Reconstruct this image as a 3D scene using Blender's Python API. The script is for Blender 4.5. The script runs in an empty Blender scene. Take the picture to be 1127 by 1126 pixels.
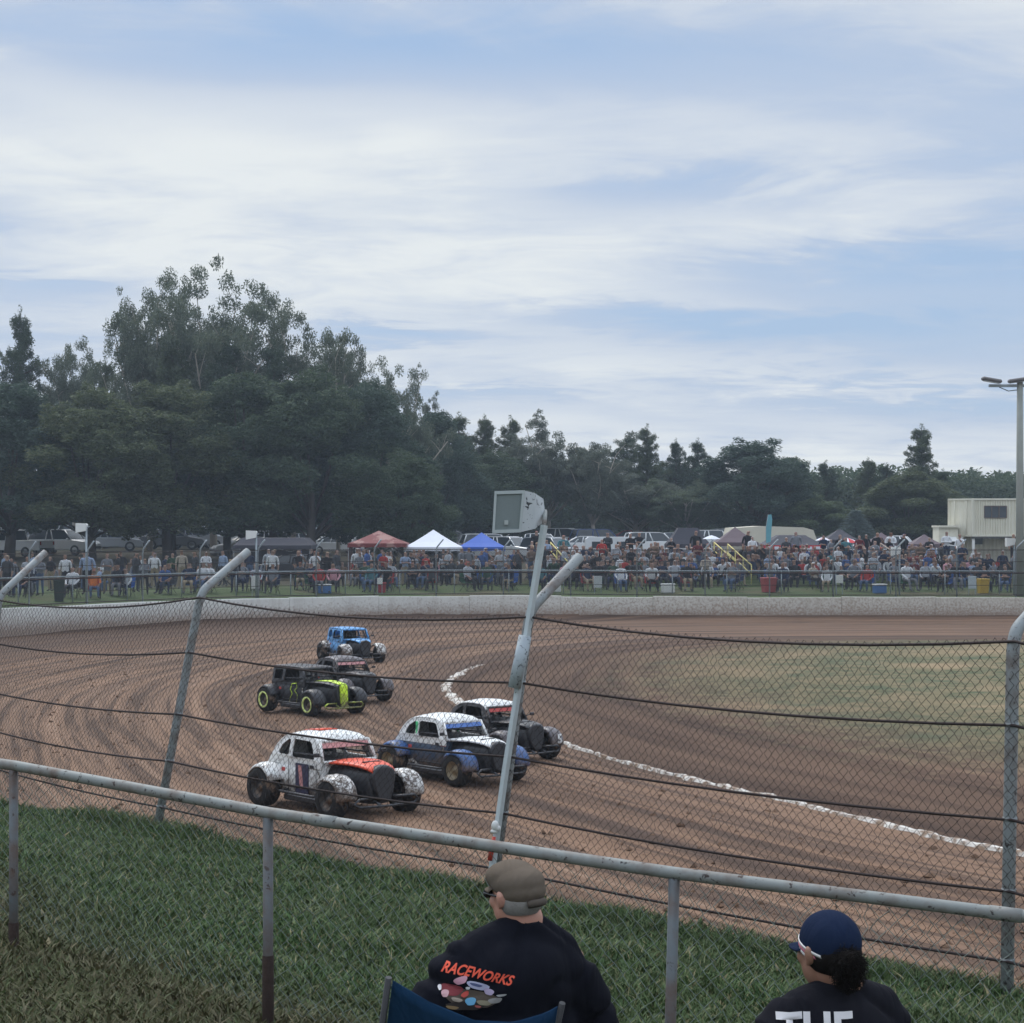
import bpy, math, random
import numpy as np
from mathutils import Vector, Matrix
from mathutils.bvhtree import BVHTree

R = math.radians
rnd = random.Random(7)
S = bpy.context.scene
COL = S.collection

# ------------------------------------------------------------------ camera
F = 2250.0            # focal length in photo pixels (photo 1127 wide)
HC = 4.1              # eye height above the track
HZ = 577.0            # horizon row in the photo
cd = bpy.data.cameras.new('camera')
cam = bpy.data.objects.new('camera', cd)
COL.objects.link(cam)
S.camera = cam
cam.location = (0, 0, HC)
cam.rotation_euler = (R(90), 0, 0)
cd.sensor_width = 36
cd.lens = 36 * F / 1127
cd.shift_y = (HZ - 563) / 1127
cd.clip_start = 0.1
cd.clip_end = 6000


def at(px, py, Z):
    return Vector(((px - 563.5) / F * Z, Z, HC - (py - HZ) / F * Z))


# ------------------------------------------------------------------ sky and sun
SUN_EL, SUN_AZ = R(52), R(-28)       # azimuth from +Y towards +X
w = bpy.data.worlds.new('World')
S.world = w
w.use_nodes = True
nt = w.node_tree
nt.nodes.clear()
N = nt.nodes.new
out = N('ShaderNodeOutputWorld')
bg = N('ShaderNodeBackground')
bg.inputs['Strength'].default_value = 0.1
sky = N('ShaderNodeTexSky')
sky.sky_type = 'NISHITA'
sky.sun_disc = False
sky.sun_elevation = SUN_EL
sky.sun_rotation = SUN_AZ
sky.air_density = 1.0
sky.dust_density = 0.6
tc = N('ShaderNodeTexCoord')
sep = N('ShaderNodeSeparateXYZ')
nt.links.new(tc.outputs['Generated'], sep.inputs[0])


def wmath(op, a, b=None):
    m = N('ShaderNodeMath')
    m.operation = op
    for i, v in enumerate((a, b)):
        if v is None:
            continue
        if isinstance(v, (int, float)):
            m.inputs[i].default_value = v
        else:
            nt.links.new(v, m.inputs[i])
    return m.outputs[0]


SKYG = [(980, 285, 260, 34, -.20), (800, 345, 250, 20, -.24), (430, 374, 110, 16, -.24), (1050, 430, 160, 14, -.13), (520, 440, 110, 10, -.12),
        (230, 70, 300, 42, -.15), (600, 45, 380, 40, -.12), (720, 215, 150, 18, -.08), (250, 190, 330, 45, .10), (900, 150, 240, 40, .06), (450, 160, 60, 25, .08),
        (880, 395, 260, 14, .10), (350, 260, 330, 40, .07), (650, 480, 500, 22, .05), (80, 325, 90, 12, -.10)]
zz = wmath('MAXIMUM', sep.outputs['Z'], 0.0)
zz = wmath('ADD', zz, 0.09)
cx = wmath('DIVIDE', sep.outputs['X'], zz)
cy = wmath('DIVIDE', sep.outputs['Y'], zz)
comb = N('ShaderNodeCombineXYZ')
nt.links.new(cx, comb.inputs[0])
nt.links.new(cy, comb.inputs[1])


def wnoise(scale, detail, rough, off, rot, sx, sy, dist=0.0):
    mp = N('ShaderNodeMapping')
    mp.inputs['Location'].default_value = off
    mp.inputs['Rotation'].default_value = (0, 0, R(rot))
    mp.inputs['Scale'].default_value = (sx, sy, 1)
    nt.links.new(comb.outputs[0], mp.inputs[0])
    n = N('ShaderNodeTexNoise')
    n.inputs['Scale'].default_value = scale
    n.inputs['Detail'].default_value = detail
    n.inputs['Roughness'].default_value = rough
    n.inputs['Distortion'].default_value = dist
    nt.links.new(mp.outputs[0], n.inputs['Vector'])
    return n.outputs['Fac']


def wramp(v, stops):
    r_ = N('ShaderNodeValToRGB')
    els = r_.color_ramp.elements
    while len(els) < len(stops):
        els.new(0.5)
    for e, (p, c) in zip(els, stops):
        e.position = p
        e.color = (c, c, c, 1) if isinstance(c, (int, float)) else (*c, 1)
    nt.links.new(v, r_.inputs[0])
    return r_.outputs[0]


big = wnoise(0.62, 3, 0.5, (3.3, 1.25, 0), 10, 1.0, 0.75, 0.4)
mid = wnoise(1.5, 7, 0.58, (7.2, 2.1, 0), -14, 0.85, 1.05, 0.7)
fine = wnoise(4.5, 7, 0.62, (1.0, 5.0, 2), 14, 0.8, 1.0, 0.8)
mask = wmath('ADD', wmath('MULTIPLY', big, 0.50), wmath('MULTIPLY', mid, 0.38))
mask = wmath('ADD', mask, wmath('MULTIPLY', fine, 0.19))
# cover thickest through the middle of the sky, thinner high up
# long clear slits and denser banks, by direction (azimuth slope, elevation slope)
U0 = wmath('DIVIDE', sep.outputs['X'], wmath('MAXIMUM', sep.outputs['Y'], 0.05))
V0 = wmath('DIVIDE', sep.outputs['Z'], wmath('MAXIMUM', sep.outputs['Y'], 0.05))
wob = wmath('SUBTRACT', mid, 0.5)
wob2 = wmath('SUBTRACT', fine, 0.5)
U1 = wmath('ADD', U0, wmath('MULTIPLY', wob, 0.10))
V1 = wmath('ADD', V0, wmath('ADD', wmath('MULTIPLY', wob, 0.045), wmath('MULTIPLY', wob2, 0.030)))
V1 = wmath('ADD', V1, wmath('MULTIPLY', U0, 0.03))
gs = None
for (gx_, gy_, sx_, sy_, am_) in SKYG:
    a_ = wmath('DIVIDE', wmath('SUBTRACT', U1, (gx_ - 563.5) / F), sx_ / F)
    b_ = wmath('DIVIDE', wmath('SUBTRACT', V1, (HZ - gy_) / F), sy_ / F)
    e_ = wmath('ADD', wmath('MULTIPLY', a_, a_), wmath('MULTIPLY', b_, b_))
    e_ = wmath('MULTIPLY', wmath('POWER', 2.718, wmath('MULTIPLY', e_, -1.0)), am_ * (1.05 if am_ < 0 else 1))
    gs = e_ if gs is None else wmath('ADD', gs, e_)
mask = wmath('ADD', mask, gs)
hi = wramp(sep.outputs['Z'], [(0.0, 0.04), (0.05, 0.0)])
mask = wmath('ADD', mask, wmath('MULTIPLY', hi, 1.0))
cov = wramp(mask, [(0.31, 0.10), (0.42, 0.46), (0.52, 0.86), (0.64, 1.0)])
ccol = N('ShaderNodeMix')
ccol.data_type = 'RGBA'
ccol.inputs[6].default_value = (5.5, 6.15, 7.3, 1)
ccol.inputs[7].default_value = (7.8, 8.2, 8.35, 1)
nt.links.new(wramp(mask, [(0.46, 0.0), (0.68, 1.0)]), ccol.inputs[0])
# clear air between the clouds: the Nishita blue, softened by thin veil
blue = N('ShaderNodeMix')
blue.data_type = 'RGBA'
blue.inputs[0].default_value = 0.8
nt.links.new(sky.outputs[0], blue.inputs[6])
blue.inputs[7].default_value = (3.3, 4.8, 7.2, 1)
mx = N('ShaderNodeMix')
mx.data_type = 'RGBA'
nt.links.new(cov, mx.inputs[0])
nt.links.new(blue.outputs[2], mx.inputs[6])
nt.links.new(ccol.outputs[2], mx.inputs[7])
# extra brightness added to the unseen sky overhead, to light the ground more
zen = wramp(sep.outputs['Z'], [(0.0, 0.5), (0.27, 0.5), (0.6, 1.0), (1.0, 1.0)])
zm = N('ShaderNodeMix')
zm.data_type = 'RGBA'
zm.blend_type = 'MULTIPLY'
zm.inputs[0].default_value = 1
nt.links.new(mx.outputs[2], zm.inputs[6])
nt.links.new(zen, zm.inputs[7])
dbl = N('ShaderNodeMix')
dbl.data_type = 'RGBA'
dbl.blend_type = 'ADD'
dbl.inputs[0].default_value = 1
nt.links.new(zm.outputs[2], dbl.inputs[6])
nt.links.new(zm.outputs[2], dbl.inputs[7])
nt.links.new(dbl.outputs[2], bg.inputs['Color'])
nt.links.new(bg.outputs[0], out.inputs[0])

sl = bpy.data.lights.new('sun', 'SUN')
sl.energy = 1.5
sl.angle = R(14)
sl.color = (1.0, 0.95, 0.87)
so = bpy.data.objects.new('sun', sl)
COL.objects.link(so)
sd = Vector((math.sin(SUN_AZ) * math.cos(SUN_EL), math.cos(SUN_AZ) * math.cos(SUN_EL), math.sin(SUN_EL)))
so.rotation_euler = sd.to_track_quat('Z', 'Y').to_euler()
so.location = (0, 0, 50)

S.view_settings.view_transform = 'Standard'
S.view_settings.look = 'None'
S.view_settings.exposure = 0.06
S.view_settings.gamma = 1.0
S.cycles.max_bounces = 6
S.cycles.diffuse_bounces = 3
S.cycles.glossy_bounces = 2
S.cycles.transparent_max_bounces = 12
S.cycles.volume_bounces = 0
S.cycles.volume_step_rate = 4.0


# ------------------------------------------------------------------ helpers
def tag(o, label=None, cat=None, group=None, kind=None):
    if label:
        o['label'] = label
    if cat:
        o['category'] = cat
    if group:
        o['group'] = group
    if kind:
        o['kind'] = kind
    return o


def empty(name, loc=(0, 0, 0), rz=0.0, parent=None):
    o = bpy.data.objects.new(name, None)
    COL.objects.link(o)
    o.location = loc
    o.rotation_euler = (0, 0, rz)
    o.empty_display_size = 0.1
    if parent:
        o.parent = parent
    return o


def copy_tree(o, parent=None):
    c = o.copy()
    COL.objects.link(c)
    c.parent = parent
    for ch in o.children:
        copy_tree(ch, c)
    return c


class MB:
    """collects geometry and links it as ONE mesh object"""

    def __init__(s):
        s.v, s.f, s.sm, s.mi = [], [], [], []
        s.cur = 0

    def add(s, vs, fs, smooth=False):
        b = len(s.v)
        s.v += [tuple(v) for v in vs]
        for f in fs:
            s.f.append(tuple(i + b for i in f))
            s.sm.append(smooth)
            s.mi.append(s.cur)
        return s

    def box(s, c, d, rot=None, bev=0.0):
        x, y, z = d[0] / 2, d[1] / 2, d[2] / 2
        if bev > 0:
            b = min(bev, x * .9, y * .9, z * .9)
            vs = []
            for sx in (-1, 1):
                for sy in (-1, 1):
                    for sz in (-1, 1):
                        vs.append(Vector((sx * x, sy * (y - b), sz * (z - b))))
                        vs.append(Vector((sx * (x - b), sy * y, sz * (z - b))))
                        vs.append(Vector((sx * (x - b), sy * (y - b), sz * z)))

            def q(sx, sy, sz, a):
                return ((sx > 0) * 4 + (sy > 0) * 2 + (sz > 0)) * 3 + a
            fs = []
            for g in (-1, 1):
                fs.append((q(g, -1, -1, 0), q(g, 1, -1, 0), q(g, 1, 1, 0), q(g, -1, 1, 0)))
                fs.append((q(-1, g, -1, 1), q(1, g, -1, 1), q(1, g, 1, 1), q(-1, g, 1, 1)))
                fs.append((q(-1, -1, g, 2), q(1, -1, g, 2), q(1, 1, g, 2), q(-1, 1, g, 2)))
                for h in (-1, 1):
                    fs.append((q(g, h, -1, 0), q(g, h, 1, 0), q(g, h, 1, 1), q(g, h, -1, 1)))
                    fs.append((q(g, -1, h, 0), q(g, 1, h, 0), q(g, 1, h, 2), q(g, -1, h, 2)))
                    fs.append((q(-1, g, h, 1), q(1, g, h, 1), q(1, g, h, 2), q(-1, g, h, 2)))
                    for k in (-1, 1):
                        fs.append((q(g, h, k, 0), q(g, h, k, 1), q(g, h, k, 2)))
        else:
            vs = [Vector((sx * x, sy * y, sz * z)) for sx in (-1, 1) for sy in (-1, 1) for sz in (-1, 1)]
            fs = [(0, 1, 3, 2), (4, 6, 7, 5), (0, 4, 5, 1), (2, 3, 7, 6), (0, 2, 6, 4), (1, 5, 7, 3)]
        if rot is not None:
            m = rot if isinstance(rot, Matrix) else Matrix.Rotation(rot, 3, 'Z')
            vs = [m @ v for v in vs]
        c = Vector(c)
        return s.add([v + c for v in vs], fs)

    def tube(s, pts, r, n=8, cap=True, smooth=True):
        pts = [Vector(p) for p in pts]
        rs = r if isinstance(r, (list, tuple)) else [r] * len(pts)
        vs, fs = [], []
        up = None
        for i, p in enumerate(pts):
            t = (pts[min(i + 1, len(pts) - 1)] - pts[max(i - 1, 0)])
            if t.length < 1e-9:
                t = Vector((0, 0, 1))
            t.normalize()
            if up is None:
                up = Vector((0, 0, 1)) if abs(t.z) < .9 else Vector((1, 0, 0))
            a = t.cross(up)
            if a.length < 1e-6:
                a = t.cross(Vector((1, 0, 0)))
            a.normalize()
            b = a.cross(t).normalized()
            up = b
            for k in range(n):
                an = 2 * math.pi * k / n
                vs.append(p + (a * math.cos(an) + b * math.sin(an)) * rs[i])
        for i in range(len(pts) - 1):
            for k in range(n):
                fs.append((i * n + k, i * n + (k + 1) % n, (i + 1) * n + (k + 1) % n, (i + 1) * n + k))
        s.add(vs, fs, smooth)
        if cap:
            b0 = len(s.v) - len(vs)
            for base in (0, (len(pts) - 1) * n):
                s.f.append(tuple(b0 + base + k for k in range(n)))
                s.sm.append(False)
                s.mi.append(s.cur)
        return s

    def loft(s, secs, closed=True, cap=True, smooth=True):
        n = len(secs[0])
        vs = [v for sec in secs for v in sec]
        fs = []
        for i in range(len(secs) - 1):
            for k in range(n if closed else n - 1):
                fs.append((i * n + k, i * n + (k + 1) % n, (i + 1) * n + (k + 1) % n, (i + 1) * n + k))
        s.add(vs, fs, smooth)
        if cap and closed:
            b0 = len(s.v) - len(vs)
            for base in (0, (len(secs) - 1) * n):
                s.f.append(tuple(b0 + base + k for k in range(n)))
                s.sm.append(False)
                s.mi.append(s.cur)
        return s

    def lathe(s, prof, c=(0, 0, 0), axis='Z', n=20, smooth=True):
        c = Vector(c)
        vs, fs = [], []
        for (r, h) in prof:
            for k in range(n):
                a = 2 * math.pi * k / n
                p = {'Z': (r * math.cos(a), r * math.sin(a), h), 'Y': (r * math.cos(a), h, r * math.sin(a)),
                     'X': (h, r * math.cos(a), r * math.sin(a))}[axis]
                vs.append(Vector(p) + c)
        for i in range(len(prof) - 1):
            for k in range(n):
                fs.append((i * n + k, i * n + (k + 1) % n, (i + 1) * n + (k + 1) % n, (i + 1) * n + k))
        return s.add(vs, fs, smooth)

    def ball(s, c, r, n=12, m=8, rot=None):
        c = Vector(c)
        r = (r, r, r) if isinstance(r, (int, float)) else r
        vs, fs = [], []
        for j in range(m + 1):
            ph = math.pi * j / m
            for k in range(n):
                a = 2 * math.pi * k / n
                p = Vector((r[0] * math.sin(ph) * math.cos(a), r[1] * math.sin(ph) * math.sin(a), r[2] * math.cos(ph)))
                if rot is not None:
                    p = rot @ p
                vs.append(c + p)
        for j in range(m):
            for k in range(n):
                fs.append((j * n + k, j * n + (k + 1) % n, (j + 1) * n + (k + 1) % n, (j + 1) * n + k))
        return s.add(vs, fs, True)

    def prism(s, poly, axis, lo, hi, smooth=False):
        """poly of 2D points extruded along axis from lo to hi"""
        def P(a, b, h):
            return {'X': (h, a, b), 'Y': (a, h, b), 'Z': (a, b, h)}[axis]
        n = len(poly)
        vs = [P(a, b, lo) for a, b in poly] + [P(a, b, hi) for a, b in poly]
        fs = [tuple(range(n)), tuple(range(n, 2 * n))] + [(k, (k + 1) % n, n + (k + 1) % n, n + k) for k in range(n)]
        return s.add(vs, fs, smooth)

    def mesh(s, name):
        me = bpy.data.meshes.new(name)
        me.from_pydata(s.v, [], s.f)
        me.polygons.foreach_set('use_smooth', s.sm)
        me.polygons.foreach_set('material_index', s.mi)
        me.validate()
        import bmesh
        bm = bmesh.new()
        bm.from_mesh(me)
        bmesh.ops.remove_doubles(bm, verts=bm.verts, dist=1e-5)
        bmesh.ops.recalc_face_normals(bm, faces=bm.faces)
        bm.to_mesh(me)
        bm.free()
        return me

    def build(s, name, mat, parent=None, loc=None, rot=None):
        me = s.mesh(name)
        for m in (mat if isinstance(mat, (list, tuple)) else [mat]):
            me.materials.append(m)
        o = bpy.data.objects.new(name, me)
        COL.objects.link(o)
        if parent:
            o.parent = parent
        if loc is not None:
            o.location = loc
        if rot is not None:
            o.rotation_euler = rot
        return o


def raw_obj(name, verts, faces, mat, parent=None, smooth=False):
    me = bpy.data.meshes.new(name)
    verts = np.asarray(verts, dtype=np.float32)
    faces = np.asarray(faces, dtype=np.int32)
    nv, nf, k = len(verts), len(faces), faces.shape[1]
    me.vertices.add(nv)
    me.vertices.foreach_set('co', verts.ravel())
    me.loops.add(nf * k)
    me.loops.foreach_set('vertex_index', faces.ravel())
    me.polygons.add(nf)
    me.polygons.foreach_set('loop_start', np.arange(nf, dtype=np.int32) * k)
    me.update(calc_edges=True)
    me.polygons.foreach_set('use_smooth', np.full(nf, smooth))
    for m in (mat if isinstance(mat, (list, tuple)) else [mat]):
        me.materials.append(m)
    o = bpy.data.objects.new(name, me)
    COL.objects.link(o)
    if parent:
        o.parent = parent
    return o


def grid_faces(nr, nc):
    i = np.arange(nr - 1)[:, None] * nc + np.arange(nc - 1)[None, :]
    return np.stack([i, i + 1, i + nc + 1, i + nc], -1).reshape(-1, 4)


def set_uv(o, u, v):
    me = o.data
    uv = me.uv_layers.new(name='UVMap')
    li = np.empty(len(me.loops), dtype=np.int32)
    me.loops.foreach_get('vertex_index', li)
    arr = np.stack([np.asarray(u)[li], np.asarray(v)[li]], -1).astype(np.float32)
    uv.data.foreach_set('uv', arr.ravel())


def vnoise(x, y, seed=0):
    """smooth value noise for numpy arrays, about -1..1"""
    rs = np.random.RandomState(seed)
    T = rs.rand(256, 256) * 2 - 1
    xi, yi = np.floor(x).astype(int), np.floor(y).astype(int)
    fx, fy = x - xi, y - yi
    fx, fy = fx * fx * (3 - 2 * fx), fy * fy * (3 - 2 * fy)
    a, b = T[xi & 255, yi & 255], T[(xi + 1) & 255, yi & 255]
    c, d = T[xi & 255, (yi + 1) & 255], T[(xi + 1) & 255, (yi + 1) & 255]
    return (a * (1 - fx) + b * fx) * (1 - fy) + (c * (1 - fx) + d * fx) * fy


# ------------------------------------------------------------------ materials
class MT:
    def __init__(s, name):
        s.m = bpy.data.materials.new(name)
        s.m.use_nodes = True
        s.t = s.m.node_tree
        s.b = s.t.nodes['Principled BSDF']
        s.tc = s.t.nodes.new('ShaderNodeTexCoord')

    def n(s, k):
        return s.t.nodes.new(k)

    def link(s, a, b):
        s.t.links.new(a, b)

    def vec(s, src='Object', scale=(1, 1, 1), loc=(0, 0, 0), rot=(0, 0, 0)):
        mp = s.n('ShaderNodeMapping')
        mp.inputs['Scale'].default_value = scale
        mp.inputs['Location'].default_value = loc
        mp.inputs['Rotation'].default_value = rot
        s.link(s.tc.outputs[src], mp.inputs[0])
        return mp.outputs[0]

    def noise(s, vec, scale, detail=4, rough=.55, dist=0):
        n = s.n('ShaderNodeTexNoise')
        n.inputs['Scale'].default_value = scale
        n.inputs['Detail'].default_value = detail
        n.inputs['Roughness'].default_value = rough
        n.inputs['Distortion'].default_value = dist
        s.link(vec, n.inputs['Vector'])
        return n.outputs['Fac']

    def ramp(s, v, stops, interp='LINEAR'):
        r_ = s.n('ShaderNodeValToRGB')
        r_.color_ramp.interpolation = interp
        els = r_.color_ramp.elements
        while len(els) < len(stops):
            els.new(0.5)
        for e, (p, c) in zip(els, stops):
            e.position = p
            e.color = (c, c, c, 1) if isinstance(c, (int, float)) else (*c, 1)
        s.link(v, r_.inputs[0])
        return r_.outputs[0]

    def mix(s, fac, a, b, mode='MIX'):
        m = s.n('ShaderNodeMix')
        m.data_type = 'RGBA'
        m.blend_type = mode
        for i, v in ((0, fac), (6, a), (7, b)):
            if isinstance(v, (int, float)):
                m.inputs[i].default_value = v
            elif isinstance(v, tuple):
                m.inputs[i].default_value = (*v, 1)
            else:
                s.link(v, m.inputs[i])
        return m.outputs[2]

    def math(s, op, a, b=0.0):
        m = s.n('ShaderNodeMath')
        m.operation = op
        for i, v in enumerate((a, b)):
            if isinstance(v, (int, float)):
                m.inputs[i].default_value = v
            else:
                s.link(v, m.inputs[i])
        return m.outputs[0]

    def bump(s, h, strength=.3, dist=.02, prev=None):
        b = s.n('ShaderNodeBump')
        b.inputs['Strength'].default_value = strength
        b.inputs['Distance'].default_value = dist
        s.link(h, b.inputs['Height'])
        if prev is not None:
            s.link(prev, b.inputs['Normal'])
        s.link(b.outputs[0], s.b.inputs['Normal'])
        return b.outputs[0]

    def col(s, c):
        if isinstance(c, tuple):
            s.b.inputs['Base Color'].default_value = (*c, 1)
        else:
            s.link(c, s.b.inputs['Base Color'])

    def set(s, rough=.6, metal=0.0, spec=.5):
        s.b.inputs['Roughness'].default_value = rough
        s.b.inputs['Metallic'].default_value = metal
        s.b.inputs['Specular IOR Level'].default_value = spec


_pm = {}


def pm(name, c, rough=.6, metal=0.0, var=.18, scale=6.0, bump=.0, spec=.5, dirt=None, dirtamt=.5, dscale=8.0):
    """plain painted / woven surface with natural variation and optional dirt of its own"""
    if name in _pm:
        return _pm[name]
    t = MT(name)
    v = t.vec('Object')
    n1 = t.noise(v, scale, 5, .6)
    lo = tuple(max(0, x * (1 - var)) for x in c)
    hi = tuple(min(1, x * (1 + var)) for x in c)
    cc = t.mix(n1, lo, hi)
    if dirt:
        n2 = t.noise(v, dscale, 6, .7, .3)
        d = t.ramp(n2, [(max(0, 1 - dirtamt - .08), 0.0), (1 - dirtamt + .04, 1.0)])
        cc = t.mix(d, cc, dirt)
    t.col(cc)
    t.set(rough, metal, spec)
    if bump:
        t.bump(t.noise(v, scale * 6, 4, .6), bump, .01)
    _pm[name] = t.m
    return t.m


DIRT = (.16, .105, .07)
# ------------------------------------------------------------------ the lie of the land
CX, CY = 38.0, 50.0


def catmull(P, n):
    P = [np.array(p, float) for p in P]
    P = [2 * P[0] - P[1]] + P + [2 * P[-1] - P[-2]]
    o = []
    for i in range(1, len(P) - 2):
        for k in range(n):
            t = k / n
            o.append(0.5 * ((2 * P[i]) + (-P[i - 1] + P[i + 1]) * t + (2 * P[i - 1] - 5 * P[i] + 4 * P[i + 1] - P[i + 2]) * t * t
                            + (-P[i - 1] + 3 * P[i] - 3 * P[i + 1] + P[i + 2]) * t ** 3))
    o.append(P[-2])
    return np.array(o)


def resample(P, step):
    d = np.r_[0, np.cumsum(np.linalg.norm(np.diff(P, axis=0), axis=1))]
    s = np.arange(0, d[-1], step)
    return np.stack([np.interp(s, d, P[:, i]) for i in range(P.shape[1])], -1), s


# inner edge of the track (the lime line), far straight -> round the bend -> near straight
INNER = [(70, 73.8), (40, 73.8), (22, 73.8), (13, 73.6), (6.5, 72.6), (1.6, 67), (-.5, 61), (-1.45, 55.5), (-1.6, 50), (-.7, 44.5),
         (.4, 40.3), (1.9, 35.2), (4.2, 29.9), (6.3, 25.4), (10.5, 19.5), (20, 11), (40, 0)]
inner, inner_s = resample(catmull(INNER, 12), 0.3)
tan = np.gradient(inner, axis=0)
tan /= np.linalg.norm(tan, axis=1)[:, None]
nor = np.stack([tan[:, 1], -tan[:, 0]], -1)
if ((inner[120] - np.array([CX, CY])) @ nor[120]) < 0:
    nor = -nor

# outer safety wall of the far bend: X, Y, in plan
WALL = [(90, 88.5), (60, 87.6), (36, 87.2), (21.8, 87.0), (7.6, 87.2), (2.0, 88.2), (-2.5, 88.6), (-8, 86.9), (-12.8, 83.7), (-18.7, 75.2),
        (-22.5, 66), (-24.8, 56), (-24.5, 47), (-21.5, 39), (-17.0, 32.5), (-12, 27.9)]
wallp, wall_s = resample(catmull(WALL, 12), 0.5)


def polar(P):
    d = P - np.array([CX, CY])
    th = np.degrees(np.arctan2(d[..., 1], d[..., 0])) % 360
    return th, np.hypot(d[..., 0], d[..., 1])


wt, wr = polar(wallp)
near_t = np.array([214.0, 218, 222, 226, 232, 240, 255, 275, 300])
near_r = np.array([50.9, 50.5, 50.3, 50.3, 50.3, 50.3, 50.3, 50.3, 50.3])
allt = np.r_[wt[wt < 211], near_t]
allr = np.r_[wr[wt < 211], near_r]
o_ = np.argsort(allt)
allt, allr = allt[o_], allr[o_]


def Rout(th):
    return np.interp(th, allt, allr)


# ---- track surface: a fine grid that follows the bend, rutted by tyres
DS = .065
D = np.arange(0, 31, DS)
sel = (inner[:, 1] > 12)
ii = np.where(sel)[0]
Pn = inner[ii][:, None, :] + nor[ii][:, None, :] * D[None, :, None]
th, rr = polar(Pn)
over = rr > Rout(th) + .12
lim = np.where(over.any(1), over.argmax(1), len(D) - 1)
Sg = np.repeat(inner_s[ii][:, None], len(D), 1)
Dg = np.repeat(D[None, :], len(ii), 0)
gap = np.maximum(0, (lim * DS)[:, None] - Dg)                       # metres to the outer edge
farb = np.clip((Pn[..., 1] - 76) / 8, 0, 1)
Zt = .27 * farb * np.clip(1 - gap / 2.6, 0, 1) ** 2
rut = vnoise(Dg * 1.5 + 1.1 * vnoise(Sg * .03, Dg * .06, 5), Sg * .014, 1) * .65 + vnoise(Dg * 3.6 + 2.0 * vnoise(Sg * .035, Dg * .10, 6), Sg * .03, 2) * .5
clod = vnoise(Sg * 2.6, Dg * 5.2, 3) * .5 + vnoise(Sg * 3.3 + 9, Dg * 11, 4) * .5
edge = np.clip(1 - gap / 5.5, 0, 1)
smooth_far = 1 - .75 * np.clip((Pn[..., 1] - 66) / 8, 0, 1) * np.clip((Pn[..., 0] + 3) / 6, 0, 1)
Zt = Zt + (rut * .050 + clod * (.014 + .030 * edge)) * smooth_far
Zt += .05 * edge * (1 - farb) * vnoise(Sg * .5, Dg * .9, 8)
idx = grid_faces(len(ii), len(D))
fi = idx[:, 0] // len(D)
fj = idx[:, 0] % len(D)
keep = fj < lim[fi] + 4
V = np.stack([Pn[..., 0], Pn[..., 1], Zt], -1).reshape(-1, 3)
used = np.unique(idx[keep])
remap = -np.ones(len(V), int)
remap[used] = np.arange(len(used))

t = MT('track_dirt')
uv = t.tc.outputs['UV']


def uvvec(sx, sy, off=(0, 0, 0)):
    mp = t.n('ShaderNodeMapping')
    mp.inputs['Scale'].default_value = (sx, sy, 1)
    mp.inputs['Location'].default_value = off
    t.link(uv, mp.inputs[0])
    return mp.outputs[0]


band = t.noise(uvvec(.014, .34), 1.0, 3, .5, .35)
streak = t.noise(uvvec(.020, 1.25, (3, 7, 0)), 1.0, 6, .66, .25)
fine_ = t.noise(uvvec(.12, 3.6, (9, 1, 0)), 1.0, 6, .72, .2)
grain = t.noise(t.vec('Object'), 9, 5, .7)
c = t.mix(t.ramp(streak, [(.40, 0), (.58, 1)]), (.060, .032, .020), (.225, .128, .076))
c = t.mix(t.ramp(band, [(.44, 0), (.60, .62)]), c, (.262, .156, .098))
sepd = t.n('ShaderNodeSeparateXYZ')
t.link(uv, sepd.inputs[0])
c = t.mix(t.ramp(fine_, [(.42, .75), (.53, 0)]), c, (.045, .025, .016))
c = t.mix(t.ramp(fine_, [(.57, 0), (.68, .55)]), c, (.36, .245, .17))
# the lane by the wall, out of the racing line, stays damp and darker; so does a strip on the lime line
damp = t.ramp(t.math('ADD', t.math('MULTIPLY', sepd.outputs[1], 1 / 26), t.math('MULTIPLY', t.math('SUBTRACT', band, .5), .5)),
              [(.0, .55), (.07, 0), (.44, 0), (.66, .78)])
c = t.mix(damp, c, (.062, .034, .022))
c = t.mix(t.ramp(grain, [(.3, .3), (.7, 0)]), c, (.10, .068, .05))
t.col(c)
t.set(.92, 0, .25)
b1 = t.bump(fine_, .7, .05)
t.bump(grain, .5, .03, b1)
TRACK = t.m
o = raw_obj('track', V[used], remap[idx[keep]], TRACK, smooth=True)
set_uv(o, Sg.ravel()[used], Dg.ravel()[used])
tag(o, 'rutted brown dirt speedway track sweeping round the bend', 'track', kind='structure')

# loose clods thrown up by the wheels, thickest in the outer lanes and by the near wall
rs = np.random.RandomState(12)
NC_ = 26000
ci_ = rs.randint(0, len(ii), NC_)
cj_ = (lim[ci_] * (1 - rs.rand(NC_) ** 1.7 * .97)).astype(int).clip(0, len(D) - 1)
okc = (Pn[ci_, cj_, 1] < 62)
ci_, cj_ = ci_[okc], cj_[okc]
ctr_ = np.stack([Pn[ci_, cj_, 0], Pn[ci_, cj_, 1], Zt[ci_, cj_]], -1) + rs.randn(len(ci_), 3) * np.array([.12, .12, 0])
sz_ = (.012 + .040 * rs.rand(len(ci_)) ** 3)[:, None]
octa = np.array([(1, 0, 0), (0, 1, 0), (-1, 0, 0), (0, -1, 0), (0, 0, .8), (0, 0, -.4)])
Vc = (ctr_[:, None, :] + octa[None] * sz_[:, :, None] * (.6 + .8 * rs.rand(len(ci_), 6, 1)) + rs.randn(len(ci_), 6, 3) * sz_[:, :, None] * .15).reshape(-1, 3)
k6 = np.arange(len(ci_))[:, None, None] * 6
Fc_ = (k6 + np.array([(0, 1, 4), (1, 2, 4), (2, 3, 4), (3, 0, 4), (1, 0, 5), (2, 1, 5), (3, 2, 5), (0, 3, 5)])[None]).reshape(-1, 3)
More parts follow.
